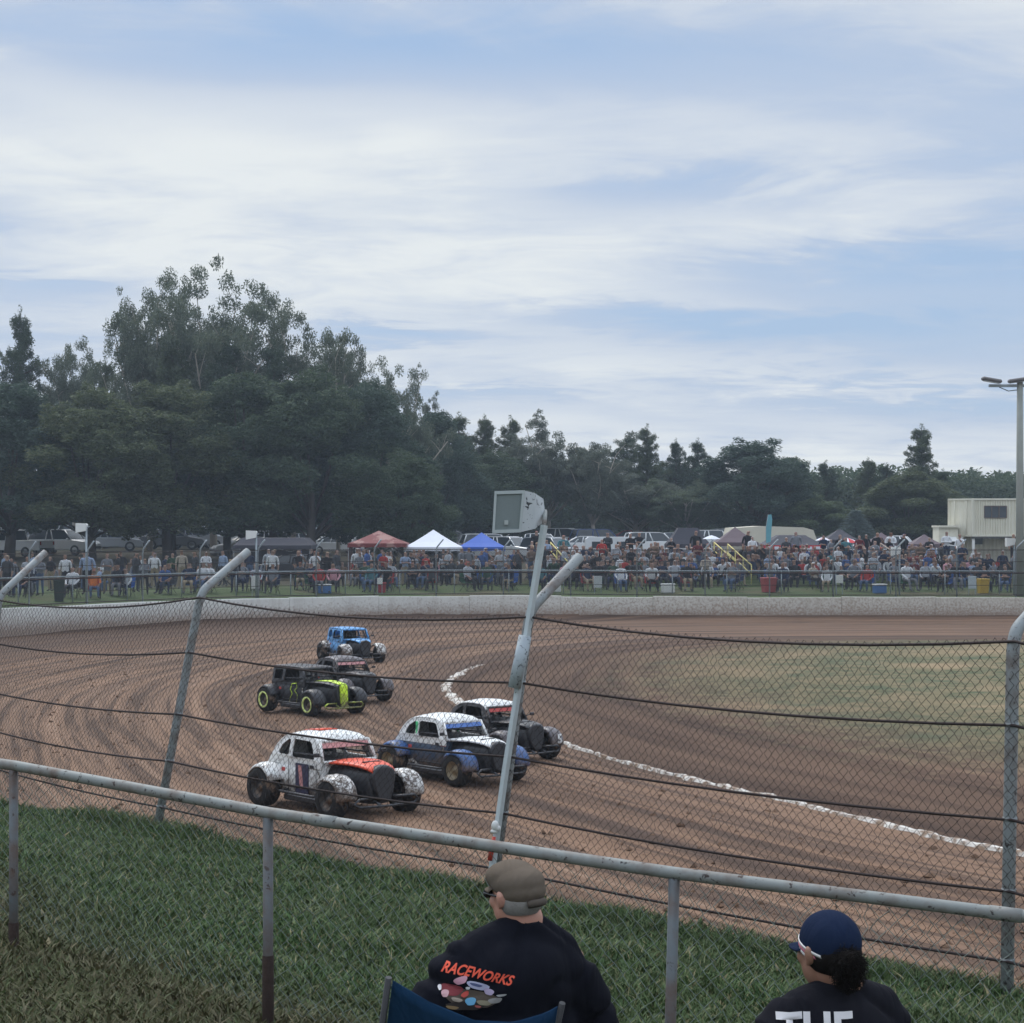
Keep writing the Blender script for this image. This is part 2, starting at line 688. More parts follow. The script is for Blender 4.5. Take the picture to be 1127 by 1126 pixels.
o = raw_obj('dirt_clods', Vc, Fc_, pm('clod_dirt', (.15, .092, .060), .95, 0, .5, 3, 0, .15))
tag(o, 'loose dirt clods scattered over the racing surface', 'dirt', kind='stuff')

# ---- lime line
mb_v, mb_f = [], []
lim_mat = MT('lime')
lv = lim_mat.vec('Object')
ln = lim_mat.noise(lv, 4.5, 6, .7)
lim_mat.col(lim_mat.mix(lim_mat.ramp(ln, [(.42, 1), (.56, 0)]), (.66, .63, .58), (.24, .17, .12)))
lim_mat.set(.95, 0, .2)
lp, ls = resample(inner, .09)
lt = np.gradient(lp, axis=0)
lt /= np.linalg.norm(lt, axis=1)[:, None]
lnr = np.stack([lt[:, 1], -lt[:, 0]], -1)
nz = vnoise(ls * 1.7, ls * 0, 21) * .5 + vnoise(ls * 6, ls * 0, 22) * .5
nz2 = vnoise(ls * 2.3, ls * 0 + 3, 23)
gapn = vnoise(ls * .55, ls * 0 + 9, 24)
dist_ = lp[:, 1]
for i in range(len(lp) - 1):
    y = dist_[i]
    if y < 12:
        continue
    if y > 61:
        continue
    thin = 1.0 if y < 33 else (.6 if y < 41 else (.95 if y < 57 else .55))
    if gapn[i] < (-2 if y < 39 else (-.25 if y < 42 else (-.6 if y < 58 else -.15))):
        continue
    wa, wb = [], []
    for k in (i, i + 1):
        w_ = (.095 + .05 * nz[k]) * thin * (1.6 if 46 < y < 56 else 1)
        off = .05 * nz2[k]
        for q, h in ((-1.0, .004), (-.5, .055), (.5, .055), (1.0, .004)):
            p = lp[k] + lnr[k] * (off + q * w_)
            wa.append((p[0], p[1], (-.03 if h < .01 else .012 + h * (.55 + .45 * nz[k]))))
    b = len(mb_v)
    mb_v += wa
    for q in range(3):
        mb_f.append((b + q, b + q + 1, b + q + 5, b + q + 4))
o = raw_obj('lime_line', mb_v, mb_f, lim_mat.m)
tag(o, 'broken white lime line along the inner edge of the dirt track', 'track line', kind='structure')

# ---- infield
T_ = np.linspace(0, 1, 90) ** 1.3
ci = np.array([46.0, 47.0])
i2 = np.arange(0, len(inner), 3)
base = inner[i2]
Pi = base[:, None, :] * (1 - T_[None, :, None]) + ci[None, None, :] * T_[None, :, None]
dd = np.linalg.norm(Pi - base[:, None, :], axis=-1)
Zi = .01 + .10 * np.clip(dd / 5, 0, 1) + .02 * vnoise(Pi[..., 0] * 1.1, Pi[..., 1] * 1.1, 31) * np.clip(dd, 0, 1)
t = MT('infield_ground')
uv = t.tc.outputs['UV']
sepd = t.n('ShaderNodeSeparateXYZ')
t.link(uv, sepd.inputs[0])
ov = t.vec('Object')
n1 = t.noise(ov, .45, 5, .6)
n2 = t.noise(t.vec('Object', (1, 1, 1), (20, 3, 0)), .16, 4, .6)
n3 = t.noise(ov, 2.2, 7, .75)
st = t.noise(uvvec(.06, 1.3, (3, 2, 0)), 1, 5, .65, .3)
dirtc = t.mix(t.ramp(st, [(.36, 0), (.66, 1)]), (.052, .029, .019), (.138, .082, .052))
grassc = t.mix(t.ramp(n3, [(.40, 0), (.58, 1)]), (.062, .080, .038), (.185, .150, .082))
grassc = t.mix(t.ramp(n2, [(.48, 0), (.62, .8)]), grassc, (.30, .215, .125))
grassc = t.mix(t.ramp(n1, [(.52, 0), (.66, .75)]), grassc, (.055, .085, .045))
m1 = t.math('ADD', t.math('MULTIPLY', sepd.outputs[1], 1 / 12), t.math('MULTIPLY', t.math('SUBTRACT', n1, .5), .35))
m1 = t.math('ADD', m1, t.math('MULTIPLY', t.math('SUBTRACT', n3, .5), .95))
c = t.mix(t.ramp(m1, [(.30, 0), (.60, .72), (1.0, .95)]), dirtc, grassc)
t.col(c)
t.set(.95, 0, .2)
bb = t.bump(n3, .6, .06)
t.bump(st, .5, .04, bb)
V = np.stack([Pi[..., 0], Pi[..., 1], Zi], -1).reshape(-1, 3)
o = raw_obj('infield', V, grid_faces(len(i2), len(T_)), t.m, smooth=True)
set_uv(o, np.repeat(inner_s[i2][:, None], len(T_), 1).ravel(), dd.ravel())
tag(o, 'infield of bare brown dirt running into patchy olive grass', 'infield', kind='structure')

# ---- near spectator mound: grass bank that drops to the wall top beside the track


def mound_z(X, Y):
    th, r = polar(np.stack([X, Y], -1))
    s = r - Rout(th)
    z = np.interp(s, [-.5, 0, 1.2, 3, 6.5, 8, 12, 20, 40, 90], [1.0, 1.0, 1.12, 1.42, 2.06, 2.12, 2.45, 2.9, 3.4, 3.5])
    z = z - np.clip(.115 * (X + 2.4), -.25, .42) * np.clip((s - 2) / 4, 0, 1)
    return z


TH = np.r_[np.arange(190, 206, 1.0), np.arange(206, 252, .12), np.arange(252, 300, 2)]
SS = np.r_[np.arange(0, 12, .09), np.arange(12, 16, .4), np.arange(16, 80, 4)]
tg, sg = np.meshgrid(TH, SS, indexing='ij')
rg = Rout(tg) + sg + .05 * vnoise(tg * 4, sg * 0, 40) * (sg < .1)
X = CX + rg * np.cos(np.radians(tg))
Y = CY + rg * np.sin(np.radians(tg))
Z = mound_z(X, Y) + .03 * vnoise(X * 1.2, Y * 1.2, 41) + .015 * vnoise(X * 5, Y * 5, 42) * (sg > 0)
# soil face under the grass edge
X = np.concatenate([X[:, :1], X[:, :1], X], 1)
Y = np.concatenate([Y[:, :1], Y[:, :1], Y], 1)
Z = np.concatenate([np.full_like(Z[:, :1], -.2), Z[:, :1] - .1, Z], 1)
t = MT('mound_soil_and_grass')
ov = t.vec('Object')
n1 = t.noise(ov, .9, 5, .65)
n2 = t.noise(ov, 9, 6, .7)
c = t.mix(t.ramp(n2, [(.35, 0), (.65, 1)]), (.030, .050, .016), (.070, .095, .034))
c = t.mix(t.ramp(n1, [(.54, 0), (.68, .7)]), c, (.075, .062, .036))
spu = t.n('ShaderNodeSeparateXYZ')
t.link(t.tc.outputs['UV'], spu.inputs[0])
worn = t.ramp(t.math('ADD', t.math('MULTIPLY', spu.outputs[1], .1), t.math('MULTIPLY', t.math('SUBTRACT', n1, .5), .30)), [(.42, 0), (.60, .5), (.74, .5), (.9, .1)])
n9 = t.noise(ov, 45, 5, .75)
c = t.mix(worn, c, t.mix(t.ramp(n9, [(.35, 0), (.65, 1)]), (.030, .028, .014), (.13, .105, .06)))
t.col(c)
t.set(.95, 0, .2)
t.bump(n2, .9, .06)
o = raw_obj('grass_mound', np.stack([X, Y, Z], -1).reshape(-1, 3), grid_faces(X.shape[0], X.shape[1]), t.m, smooth=True)
sg3 = np.concatenate([sg[:, :1], sg[:, :1], sg], 1)
set_uv(o, (sg3 * 0).ravel(), sg3.ravel())
tag(o, 'green grass bank where the near spectators sit', 'grass bank', kind='structure')

# ragged weeds and dead tufts are part of the same rough growth
# blades on the mound, in the part the eye can reach
rs = np.random.RandomState(3)
NB = 560000
zc = 4.6 + 19 * rs.rand(NB) ** 1.25
xc = (rs.rand(NB) - .5) * 2 * (.27 * zc + .8)
th, r = polar(np.stack([xc, zc], -1))
s_ = r - Rout(th)
thin = vnoise(xc * .55, zc * .55, 50)
patch = vnoise(xc * 1.6 + 5, zc * 1.6, 51)
band_ = np.exp(-((s_ - 6.7) / 1.7) ** 2)                            # worn strip along the front fence
ok = (s_ > -.06) & (rs.rand(NB) > np.clip(.05 + .22 * band_ * (1 + .9 * thin) + .18 * patch, 0, .70) * (s_ > .5))
xc, zc, s_, thin, patch, band_ = xc[ok], zc[ok], s_[ok], thin[ok], patch[ok], band_[ok]
n = len(xc)
h = (.022 + .052 * rs.rand(n)) * (1 + .5 * patch) * (1 - .30 * band_)
h *= np.where(s_ < .6, 1.7, 1.0) * np.where((s_ > 7.5), .75, 1)
a = rs.rand(n) * 2 * np.pi
wd = .003 + .0035 * rs.rand(n)
wd *= np.where(rs.rand(n) < .05, 2.6, 1)
lean = .3 + 1.3 * rs.rand(n)
la = rs.rand(n) * 2 * np.pi
z0 = mound_z(xc, zc) + .03 * vnoise(xc * 1.2, zc * 1.2, 41) + .015 * vnoise(xc * 5, zc * 5, 42) - .004
B = np.stack([xc, zc, z0], -1)
dx = np.stack([np.cos(a) * wd, np.sin(a) * wd, np.zeros(n)], -1)
ld = np.stack([np.cos(la) * lean * h, np.sin(la) * lean * h, h], -1)
v0, v1 = B - dx, B + dx
v2, v3 = B + ld * np.array([.42, .42, .62]) + dx * .8, B + ld * np.array([.42, .42, .62]) - dx * .8
v4 = B + ld
V = np.stack([v0, v1, v2, v3, v4], 1).reshape(-1, 3)
dry = np.clip(band_ * (.75 + .6 * thin), 0, 1) * (.4 + .6 * rs.rand(n))
k5 = np.arange(n) * 5
Fq = np.stack([k5, k5 + 1, k5 + 2, k5 + 3], -1)
Ft = np.stack([k5 + 3, k5 + 2, k5 + 4, k5 + 4], -1)
me = bpy.data.meshes.new('grass_blades')
me.vertices.add(len(V))
me.vertices.foreach_set('co', V.astype(np.float32).ravel())
loops = np.concatenate([Fq, Ft[:, :3]], 1)
me.loops.add(loops.size)
me.loops.foreach_set('vertex_index', loops.ravel().astype(np.int32))
st_ = np.stack([np.arange(n) * 7, np.arange(n) * 7 + 4], -1).ravel()
me.polygons.add(2 * n)
me.polygons.foreach_set('loop_start', st_.astype(np.int32))
me.update(calc_edges=True)
dl = me.attributes.new('dryness', 'FLOAT', 'POINT')
dl.data.foreach_set('value', np.repeat(dry, 5).astype(np.float32))
t = MT('grass_blade')
geo = t.n('ShaderNodeNewGeometry')
n1 = t.noise(t.vec('Object'), 1.1, 4, .6)
ri = t.ramp(geo.outputs['Random Per Island'], [(0, (.020, .050, .012)), (.5, (.046, .096, .022)), (.84, (.09, .13, .04)), (.93, (.17, .15, .07)), (1, (.28, .23, .12))])
c = t.mix(t.ramp(n1, [(.4, 0), (.65, .5)]), ri, (.075, .095, .035))
at_ = t.n('ShaderNodeAttribute')
at_.attribute_name = 'dryness'
c = t.mix(t.ramp(at_.outputs['Fac'], [(.15, 0), (.85, .8)]), c, (.105, .082, .045))
t.col(c)
t.set(.65, 0, .3)
me.materials.append(t.m)
o = bpy.data.objects.new('grass', me)
COL.objects.link(o)
tag(o, 'short rough green grass growing on the near bank', 'grass', kind='stuff')

# ---- ground beyond the far wall
wx = wallp[::-1, 0]
wy = wallp[::-1, 1]
selw = wallp[:, 1] > 62
wfx = wallp[selw][::-1]
wfx = wfx[np.argsort(wfx[:, 0])]


def wallY(X):
    return np.interp(X, wfx[:, 0], wfx[:, 1])


def far_z(X, Y):
    d = Y - wallY(X)
    g = np.interp(d, [0, .3, 1.5, 6, 9, 16, 24, 34, 78, 120, 400, 3000], [.9, .93, 1.0, 1.2, 1.2, 1.15, 1.05, 1.0, 2.25, 2.6, 4, 4])
    st = np.clip(np.floor((d - 6.0) / 1.3), 0, 8) * .11 * np.clip((17.8 - d) / .8, 0, 1)
    return g + st * np.clip((X - .5) / .6, 0, 1) * np.clip((34 - X) / .5, 0, 1)


XX = np.r_[-2500, -900, -400, -200, -100, -60, -40, np.arange(-30, 45, .6), 50, 60, 80, 120, 200, 400, 900, 2500]
DD = np.r_[.09, .3, 1, 2, 3, 4, 5, 5.9, np.arange(6, 20, .13), 21, 23, 26, 30, 34, 40, 50, 60, 70, 78, 95, 120, 200, 400, 900, 3000]
xg, dg = np.meshgrid(XX, DD, indexing='ij')
yg = wallY(xg) + dg
zg = far_z(xg, yg) + .03 * vnoise(xg * .8, yg * .8, 60) * (dg > .5)
zg[:, -1] = 4
t = MT('far_grass')
ov = t.vec('Object')
n1 = t.noise(ov, .35, 5, .6)
n2 = t.noise(ov, 3, 5, .7)
c = t.mix(n2, (.055, .090, .030), (.10, .125, .05))
c = t.mix(t.ramp(n1, [(.5, 0), (.68, .75)]), c, (.14, .115, .07))
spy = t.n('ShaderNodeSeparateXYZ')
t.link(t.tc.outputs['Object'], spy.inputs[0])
litter_shade = t.ramp(t.math('ADD', t.math('MULTIPLY', spy.outputs[1], .01), t.math('MULTIPLY', t.math('SUBTRACT', n1, .5), .25)), [(.98, 0), (1.10, 1)])
c = t.mix(litter_shade, c, t.mix(n2, (.035, .032, .020), (.10, .085, .052)))  # litter brown, its darkness also standing in for shade under the trees
t.col(c)
t.set(.95, 0, .2)
t.bump(n2, .6, .1)
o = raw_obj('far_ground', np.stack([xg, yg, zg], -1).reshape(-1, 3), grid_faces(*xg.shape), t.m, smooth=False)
tag(o, 'grass and terraced bank beyond the far safety wall', 'ground', kind='structure')
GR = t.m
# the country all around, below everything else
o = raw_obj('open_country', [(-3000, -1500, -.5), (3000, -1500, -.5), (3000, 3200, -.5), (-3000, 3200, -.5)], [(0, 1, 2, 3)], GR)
tag(o, 'grass country surrounding the speedway', 'ground', kind='structure')

# ---- far safety wall
t = MT('wall_paint')
ov = t.vec('Object')
sp = t.n('ShaderNodeSeparateXYZ')
t.link(t.tc.outputs['Object'], sp.inputs[0])
n1 = t.noise(ov, 1.1, 5, .6)
n2 = t.noise(ov, 11, 5, .75)
n3 = t.noise(t.vec('Object', (1, 1, .12)), 2.5, 4, .6)
age = t.ramp(t.math('ADD', t.math('MULTIPLY', sp.outputs[0], 1 / 40), .5), [(.30, 0), (.50, .35), (.72, .75), (1, .8)])
c = t.mix(n1, (.56, .56, .53), (.70, .69, .64))
c = t.mix(t.ramp(n3, [(.5, 0), (.75, .5)]), c, (.36, .33, .29))
spat = t.ramp(t.math('SUBTRACT', n2, t.math('MULTIPLY', age, .17)), [(.30, 1), (.41, 0)])
c = t.mix(t.math('MULTIPLY', spat, .75), c, (.25, .19, .15))
c = t.mix(t.math('MULTIPLY', age, .6), c, (.44, .39, .31))
low = t.ramp(t.math('ADD', sp.outputs[2], t.math('MULTIPLY', t.math('SUBTRACT', n2, .5), 1.2)), [(.18, .9), (.75, 0)])
c = t.mix(low, c, (.26, .185, .14))
t.col(c)
t.set(.85, 0, .3)
t.bump(n2, .35, .02)
WALLM = t.m
wall = empty('concrete_wall', (wallp[len(wallp) // 2][0], wallp[len(wallp) // 2][1], 0))
tag(wall, 'long white concrete safety wall with dirt splashes round the far bend', 'wall')
wq, ws = resample(wallp, 1.0)
wtan = np.gradient(wq, axis=0)
wtan /= np.linalg.norm(wtan, axis=1)[:, None]
wn = np.stack([wtan[:, 1], -wtan[:, 0]], -1)
if (np.array([CX, CY]) - wq[40]) @ wn[40] < 0:
    wn = -wn
PAN = 4
for i in range(0, len(wq) - PAN, PAN):
    mb = MB()
    secs = []
    for k in range(i, i + PAN + 1):
        p = wq[k].copy()
        if k == i:
            p = p + (wq[k + 1] - wq[k]) * .006
        if k == i + PAN:
            p = p - (wq[k] - wq[k - 1]) * .006
        nn = wn[k]
        top = 1.0 + .02 * math.sin(i * 2.3) + .012 * math.sin(k)
        secs.append([Vector((p[0] + nn[0] * a_, p[1] + nn[1] * a_, z_)) for a_, z_ in
                     ((.10, -.1), (.09, top - .03), (.07, top), (-.09, top), (-.11, top - .03), (-.11, -.1))])
    mb.loft(secs, smooth=False)
    o = mb.build('wall_panel', WALLM)
    o.parent = wall
    o.matrix_parent_inverse = Matrix.Translation(-wall.location)

# ------------------------------------------------------------------ metal for pipes
def galv(name, base=(.36, .40, .43), rust=0.0, flake=.0):
    t = MT(name)
    ov = t.vec('Object')
    n1 = t.noise(ov, 6, 5, .6)
    n2 = t.noise(ov, 26, 6, .7, .4)
    c = t.mix(n1, tuple(x * .72 for x in base), tuple(min(1, x * 1.2) for x in base))
    if flake:
        c = t.mix(t.ramp(n2, [(flake - .04, 1), (flake, 0)]), c, (.035, .03, .03))
    if rust:
        c = t.mix(t.ramp(n1, [(.5 - rust * .4, 0), (.8 - rust * .4, .9)]), c, (.10, .055, .035))
    t.col(c)
    t.set(.62, .15, .4)
    t.bump(n2, .25, .004)
    return t.m


GALV = galv('galvanised_pipe', (.26, .275, .262), .12, .41)
GALV_P = galv('painted_grey_pipe', (.29, .315, .32), .12, .405)
GALV_L = galv('dull_grey_pipe', (.135, .155, .165), .25, .40)
RUST = pm('rusted_pipe', (.034, .023, .019), .9, 0, .5, 30, .4, .15)
WIRE_D = pm('weathered_dark_wire', (.035, .026, .024), .7, .3, .3)
WIRE_L = pm('galvanised_wire', (.17, .21, .19), .7, .1, .3)
CABLE = pm('rusty_steel_cable', (.035, .022, .020), .75, .2, .3)


def chainlink(name, P, nx, nz, mat, parent, r=.0024, seed=0, jit=.003):
    """P(u, v) -> world point, u along the panel, v up; one zigzag wire per half cell"""
    rs = np.random.RandomState(seed)
    V, Fc = [], []
    k = np.arange(nx)[:, None]
    j = np.arange(nz + 1)[None, :]
    u = (k + ((j + k) % 2)) / nx
    v = (j / nz) + 0 * k
    pts = P(u, v)
    side = ((j + k) % 2) * 2 - 1
    pts = pts + rs.randn(*pts.shape) * jit
    a = pts[:, :-1].reshape(-1, 3)
    b = pts[:, 1:].reshape(-1, 3)
    d = b - a
    d /= np.linalg.norm(d, axis=1)[:, None] + 1e-9
    up = np.array([.3, .1, .95])
    e1 = np.cross(d, up)
    e1 /= np.linalg.norm(e1, axis=1)[:, None] + 1e-9
    e2 = np.cross(d, e1)
    vs = []
    for q in (a, b):
        for m in range(3):
            an = m * 2 * np.pi / 3
            vs.append(q + (e1 * np.cos(an) + e2 * np.sin(an)) * r)
    V = np.stack(vs, 1).reshape(-1, 3)
    n = len(a)
    b0 = np.arange(n) * 6
    Fc = np.concatenate([np.stack([b0 + m, b0 + (m + 1) % 3, b0 + 3 + (m + 1) % 3, b0 + 3 + m], -1) for m in range(3)])
    return raw_obj(name, V, Fc, mat, parent)


# ------------------------------------------------------------------ tall catch fence on the near side
# (base px, base py, bend px, bend py, arm-end px, arm-end py, k = pixels per metre)
TF = [(-330, 790, -312, 624, -268, 590, 66.0), (-190, 828, -170, 639, -124, 599, 79.5), (-22, 864, -1, 656, 50, 608, 92.5), (172, 917, 221, 652, 273, 607, 109),
      (541, 990, 583, 672, 638, 613, 133.5), (1108, 1102, 1115, 697, 1175, 628, 169), (1660, 1240, 1650, 762, 1722, 680, 214), (2650, 1480, 2630, 880, 2720, 780, 291)]
tall = empty('catch_fence', at(541, 990, F / 133.5))
tag(tall, 'tall catch fence of bent grey posts, dark cables and chain link beside the near edge', 'fence')
inv = Matrix.Translation(-tall.location)
TB, TT = [], []
for (bx, by, cx_, cy_, ax, ay, k) in TF:
    b = at(bx, by, F / k)
    c = at(cx_, cy_, F / k)
    a = at(ax, ay, F / k)
    off = Vector((a.x - c.x, .9 * (a.x - c.x), 0))
    a2 = at(ax, ay, F / k + off.y)
    TB.append(b)
    TT.append(c)
    mb = MB()
    pts = [b - (c - b).normalized() * .35, b + (c - b) * .5, b + (c - b) * .93]
    for q in range(1, 6):
        u_ = q / 5
        m_ = c + (a2 - c) * .12
        s0 = b + (c - b) * .93
        pts.append(s0 * (1 - u_) ** 2 + c * 2 * u_ * (1 - u_) + m_ * u_ * u_)
    pts.append(a2)
    mb.tube(pts, .043, 14)
    o = mb.build('post', GALV_P, tall)
    o.matrix_parent_inverse = inv
    for hh in (.27, .73, 1.20, 1.82):
        mb = MB()
        q = b + (c - b) * (hh / 2.42)
        mb.tube([q - Vector((0, 0, .012)), q + Vector((0, 0, .012))], .0475, 14)
        o2 = mb.build('cable_clamp', GALV_P, o)
for i in range(len(TB) - 1):
    b0, b1, t0, t1 = TB[i], TB[i + 1], TT[i], TT[i + 1]
    L = (b1 - b0).length

    def P(u, v, b0=b0, b1=b1, t0=t0, t1=t1):
        b = np.array(b0) * (1 - u[..., None]) + np.array(b1) * u[..., None]
        t_ = np.array(t0) * (1 - u[..., None]) + np.array(t1) * u[..., None]
        sag = np.zeros_like(b)
        vv = v[..., None] * np.ones_like(u)[..., None]
        sag[..., 2] = -.10 * (4 * u * (1 - u)) * v
        sag[..., 1] = .03 * np.sin(u * 9 + v * 4) - .055
        return b + (t_ - b) * (.0 + vv * .99) + sag
    o = chainlink('mesh_panel', P, max(4, int(L / .040)), int(2.42 / .040), WIRE_D, tall, .0019, i, .004)
    o.matrix_parent_inverse = inv
for hh, sg_ in ((.27, .03), (.73, .05), (1.20, .05), (1.82, .07), (2.37, .10)):
    mb = MB()
    pts = []
    for i in range(len(TB) - 1):
        for q in range(8):
            u_ = q / 8
            b = TB[i].lerp(TB[i + 1], u_)
            tt = TT[i].lerp(TT[i + 1], u_)
            p = b.lerp(tt, hh / 2.42)
            p.z -= sg_ * 4 * u_ * (1 - u_)
            p.y -= .056
            pts.append(p)
    mb.tube(pts, .0105, 5)
    o = mb.build('cable', CABLE, tall)
    o.matrix_parent_inverse = inv

# ------------------------------------------------------------------ low pipe fence in front of the near spectators
# post number, px, rail row, pixels per metre
LF = [(-2, -430, 789.0, 205), (-1, -215, 812.0, 214), (0, 15, 842.5, 229), (1, 295, 894.5, 254), (2, 742, 961.0, 277), (2.55, 1127, 1008.5, 291), (3, 1283, 1030.0, 298), (4, 1760, 1103, 322)]


low = empty('pipe_fence', (-1, 8, 2))
tag(low, 'low grey pipe rail fence with chain link between the seated spectators and the bank', 'fence')
inv2 = Matrix.Translation(-low.location)
rail = []
for t_, px, py, k_ in LF:
    rail.append(at(px, py, F / k_))
mb = MB()
mb.tube(rail, .0255, 16)
o = mb.build('top_rail', GALV, low)
o.matrix_parent_inverse = inv2
for ra, rb, ru in ((1, 2, .4), (3, 4, .15), (4, 5, .95)):
    q = rail[ra].lerp(rail[rb], ru)
    dq = (rail[rb] - rail[ra]).normalized() * .06
    mb = MB()
    mb.tube([q - dq, q + dq], .0272, 14)
    o = mb.build('rail_coupling', GALV, low)
    o.matrix_parent_inverse = inv2
feet = {}
for t_, px, py, k_ in LF:
    if t_ in (2.55, -2):
        continue
    tp = at(px, py, F / k_)
    leanx = {2: -.035, 0: .0, 1: .0}.get(t_, 0)
    gz = float(mound_z(np.array(tp.x), np.array(tp.y)))
    ft = Vector((tp.x + leanx, tp.y, gz - .25))
    feet[t_] = gz
    mb = MB()
    mb.tube([ft, tp - Vector((0, 0, .02))], .0225, 12)
    o = mb.build('post', GALV_L, low)
    o.matrix_parent_inverse = inv2
    mb = MB()
    hr = {0: .12, 1: .34, 2: .25}.get(t_, .2)
    bt = ft.lerp(tp, .25 / (tp.z - ft.z))
    mb.tube([ft - Vector((0, 0, .01)), ft.lerp(tp, (.25 + hr) / (tp.z - ft.z))], .0255, 12)
    o2 = mb.build('rusted_foot', RUST, o)
for i in range(0, len(LF) - 1):
    a, b = rail[i], rail[i + 1]

    def P(u, v, a=a, b=b):
        t_ = np.array(a) * (1 - u[..., None]) + np.array(b) * u[..., None]
        gz = mound_z(t_[..., 0], t_[..., 1]) + .10
        out_ = t_.copy()
        out_[..., 2] = gz + (t_[..., 2] - .008 - gz) * (v * np.ones_like(u))
        out_[..., 0] += .02
        out_[..., 1] += .034 + .01 * np.sin(u * 13)
        return out_
    L = (b - a).length
    o = chainlink('mesh_panel', P, int(L / .034), int(.95 / .034), WIRE_L, low, .0015, 50 + i, .003)
    o.matrix_parent_inverse = inv2

# ------------------------------------------------------------------ loudspeaker on its own pole, lashed to the third post
k = 133.5
Zs = F / k - .09
spk = empty('pole_loudspeaker', at(545, 950, Zs))
tag(spk, 'grey horn loudspeaker with flaking paint on a slim pole lashed to the bent fence post', 'loudspeaker')
inv3 = Matrix.Translation(-spk.location)
mb = MB()
p0, p1, p2 = at(541, 960, Zs), at(556, 850, Zs), at(599, 578, Zs)
mb.tube([p0, p1, p1.lerp(p2, .5), p2], .030, 4, smooth=False)
o = mb.build('channel_pole', galv('weathered_channel', (.50, .55, .56), 0, .34), spk)
o.matrix_parent_inverse = inv3
mb = MB()
a, b = at(566, 757, Zs - .02), at(578, 700, Zs - .02)
mb.tube([a, b], .055, 10)
o = mb.build('sleeve_bracket', galv('bracket_steel', (.42, .47, .5), 0, .43), spk)
o.matrix_parent_inverse = inv3
mb = MB()
Zf = Zs - .12


def q(px, py, z):
    return at(px, py, z)


front = [q(545, 541, Zf), q(577.5, 540, Zf + .02), q(573.5, 585.5, Zf + .02), q(542.5, 586.5, Zf)]
back = [q(556, 546, Zf + .35), q(598, 549, Zf + .33), q(601, 572, Zf + .33), q(570, 582, Zf + .35)]
mid = [q(550, 541, Zf + .18), q(588, 542.5, Zf + .10), q(589, 582, Zf + .12), q(546, 585, Zf + .16)]
mb.loft([front, mid, back], smooth=False)
PAINTF = MT('flaking_white_paint')
ov = PAINTF.vec('Object', (1, 1, 1))
n2 = PAINTF.noise(ov, 17, 4, .6, 1.2)
n1 = PAINTF.noise(ov, 5, 4, .6)
PAINTF.col(PAINTF.mix(PAINTF.ramp(n2, [(.375, 1), (.395, 0)]), PAINTF.mix(n1, (.40, .44, .46), (.56, .59, .60)), (.03, .035, .04)))
PAINTF.set(.6, 0, .4)
o = mb.build('speaker_box', PAINTF.m, spk)
o.matrix_parent_inverse = inv3
ctr = sum(front, Vector()) / 4
fr = [ctr + (p - ctr) * 1.02 for p in front]
inn = [ctr + (p - ctr) * .86 for p in front]
fwd = Vector((-.15, -1, 0)).normalized()
mb = MB()
n_ = 4
vs = [p + fwd * .004 for p in fr] + [p + fwd * .022 for p in fr] + [p + fwd * .022 for p in inn] + [p + fwd * .004 for p in inn]
mb.add(vs, [(a, (a + 1) % 4, 4 + (a + 1) % 4, 4 + a) for a in range(4)] + [(4 + a, 4 + (a + 1) % 4, 8 + (a + 1) % 4, 8 + a) for a in range(4)]
       + [(8 + a, 8 + (a + 1) % 4, 12 + (a + 1) % 4, 12 + a) for a in range(4)])
o = mb.build('box_rim', pm('pale_grey_plastic', (.42, .46, .46), .6), spk)
o.matrix_parent_inverse = inv3
mb = MB()
mb.add([p + fwd * .010 for p in inn] + [p + fwd * .005 for p in inn], [(0, 1, 2, 3), (4, 5, 6, 7), (0, 1, 5, 4), (1, 2, 6, 5), (2, 3, 7, 6), (3, 0, 4, 7)])
o = mb.build('grille', pm('speaker_mesh_grey', (.20, .235, .235), .7, 0, .1, 60, .5), spk)
o.matrix_parent_inverse = inv3
mb = MB()
bc = q(557.5, 575, Zf)
mb.box(bc + fwd * .014, (.032, .006, .036))
o = mb.build('badge', pm('badge_grey', (.40, .43, .42), .5), spk)
o.matrix_parent_inverse = inv3
mb = MB()
mb.tube([back[1].lerp(back[2], .6), p2 + Vector((0, 0, .02)), p2 - (p2 - p1).normalized() * .1], .02, 8)
o = mb.build('bracket', GALV, spk)
o.matrix_parent_inverse = inv3
mb = MB()
pp = at(545, 909, Zs - .06)
mb.ball(pp, (.032, .03, .045))
mb.ball(pp + Vector((.025, -.005, -.02)), (.022, .02, .025))
mb.ball(pp + Vector((-.01, .0, -.045)), (.03, .022, .02))
o = mb.build('tied_rag', pm('white_cloth', (.62, .62, .6), .8), spk)
o.matrix_parent_inverse = inv3
mb = MB()
pts = [at(544, 921, Zs - .05), at(541, 935, Zs - .055), at(539, 947, Zs - .05)]
mb.tube(pts, [.014, .022, .020], 7)
o = mb.build('red_tape', pm('red_tape', (.5, .05, .03), .5), spk)
o.matrix_parent_inverse = inv3
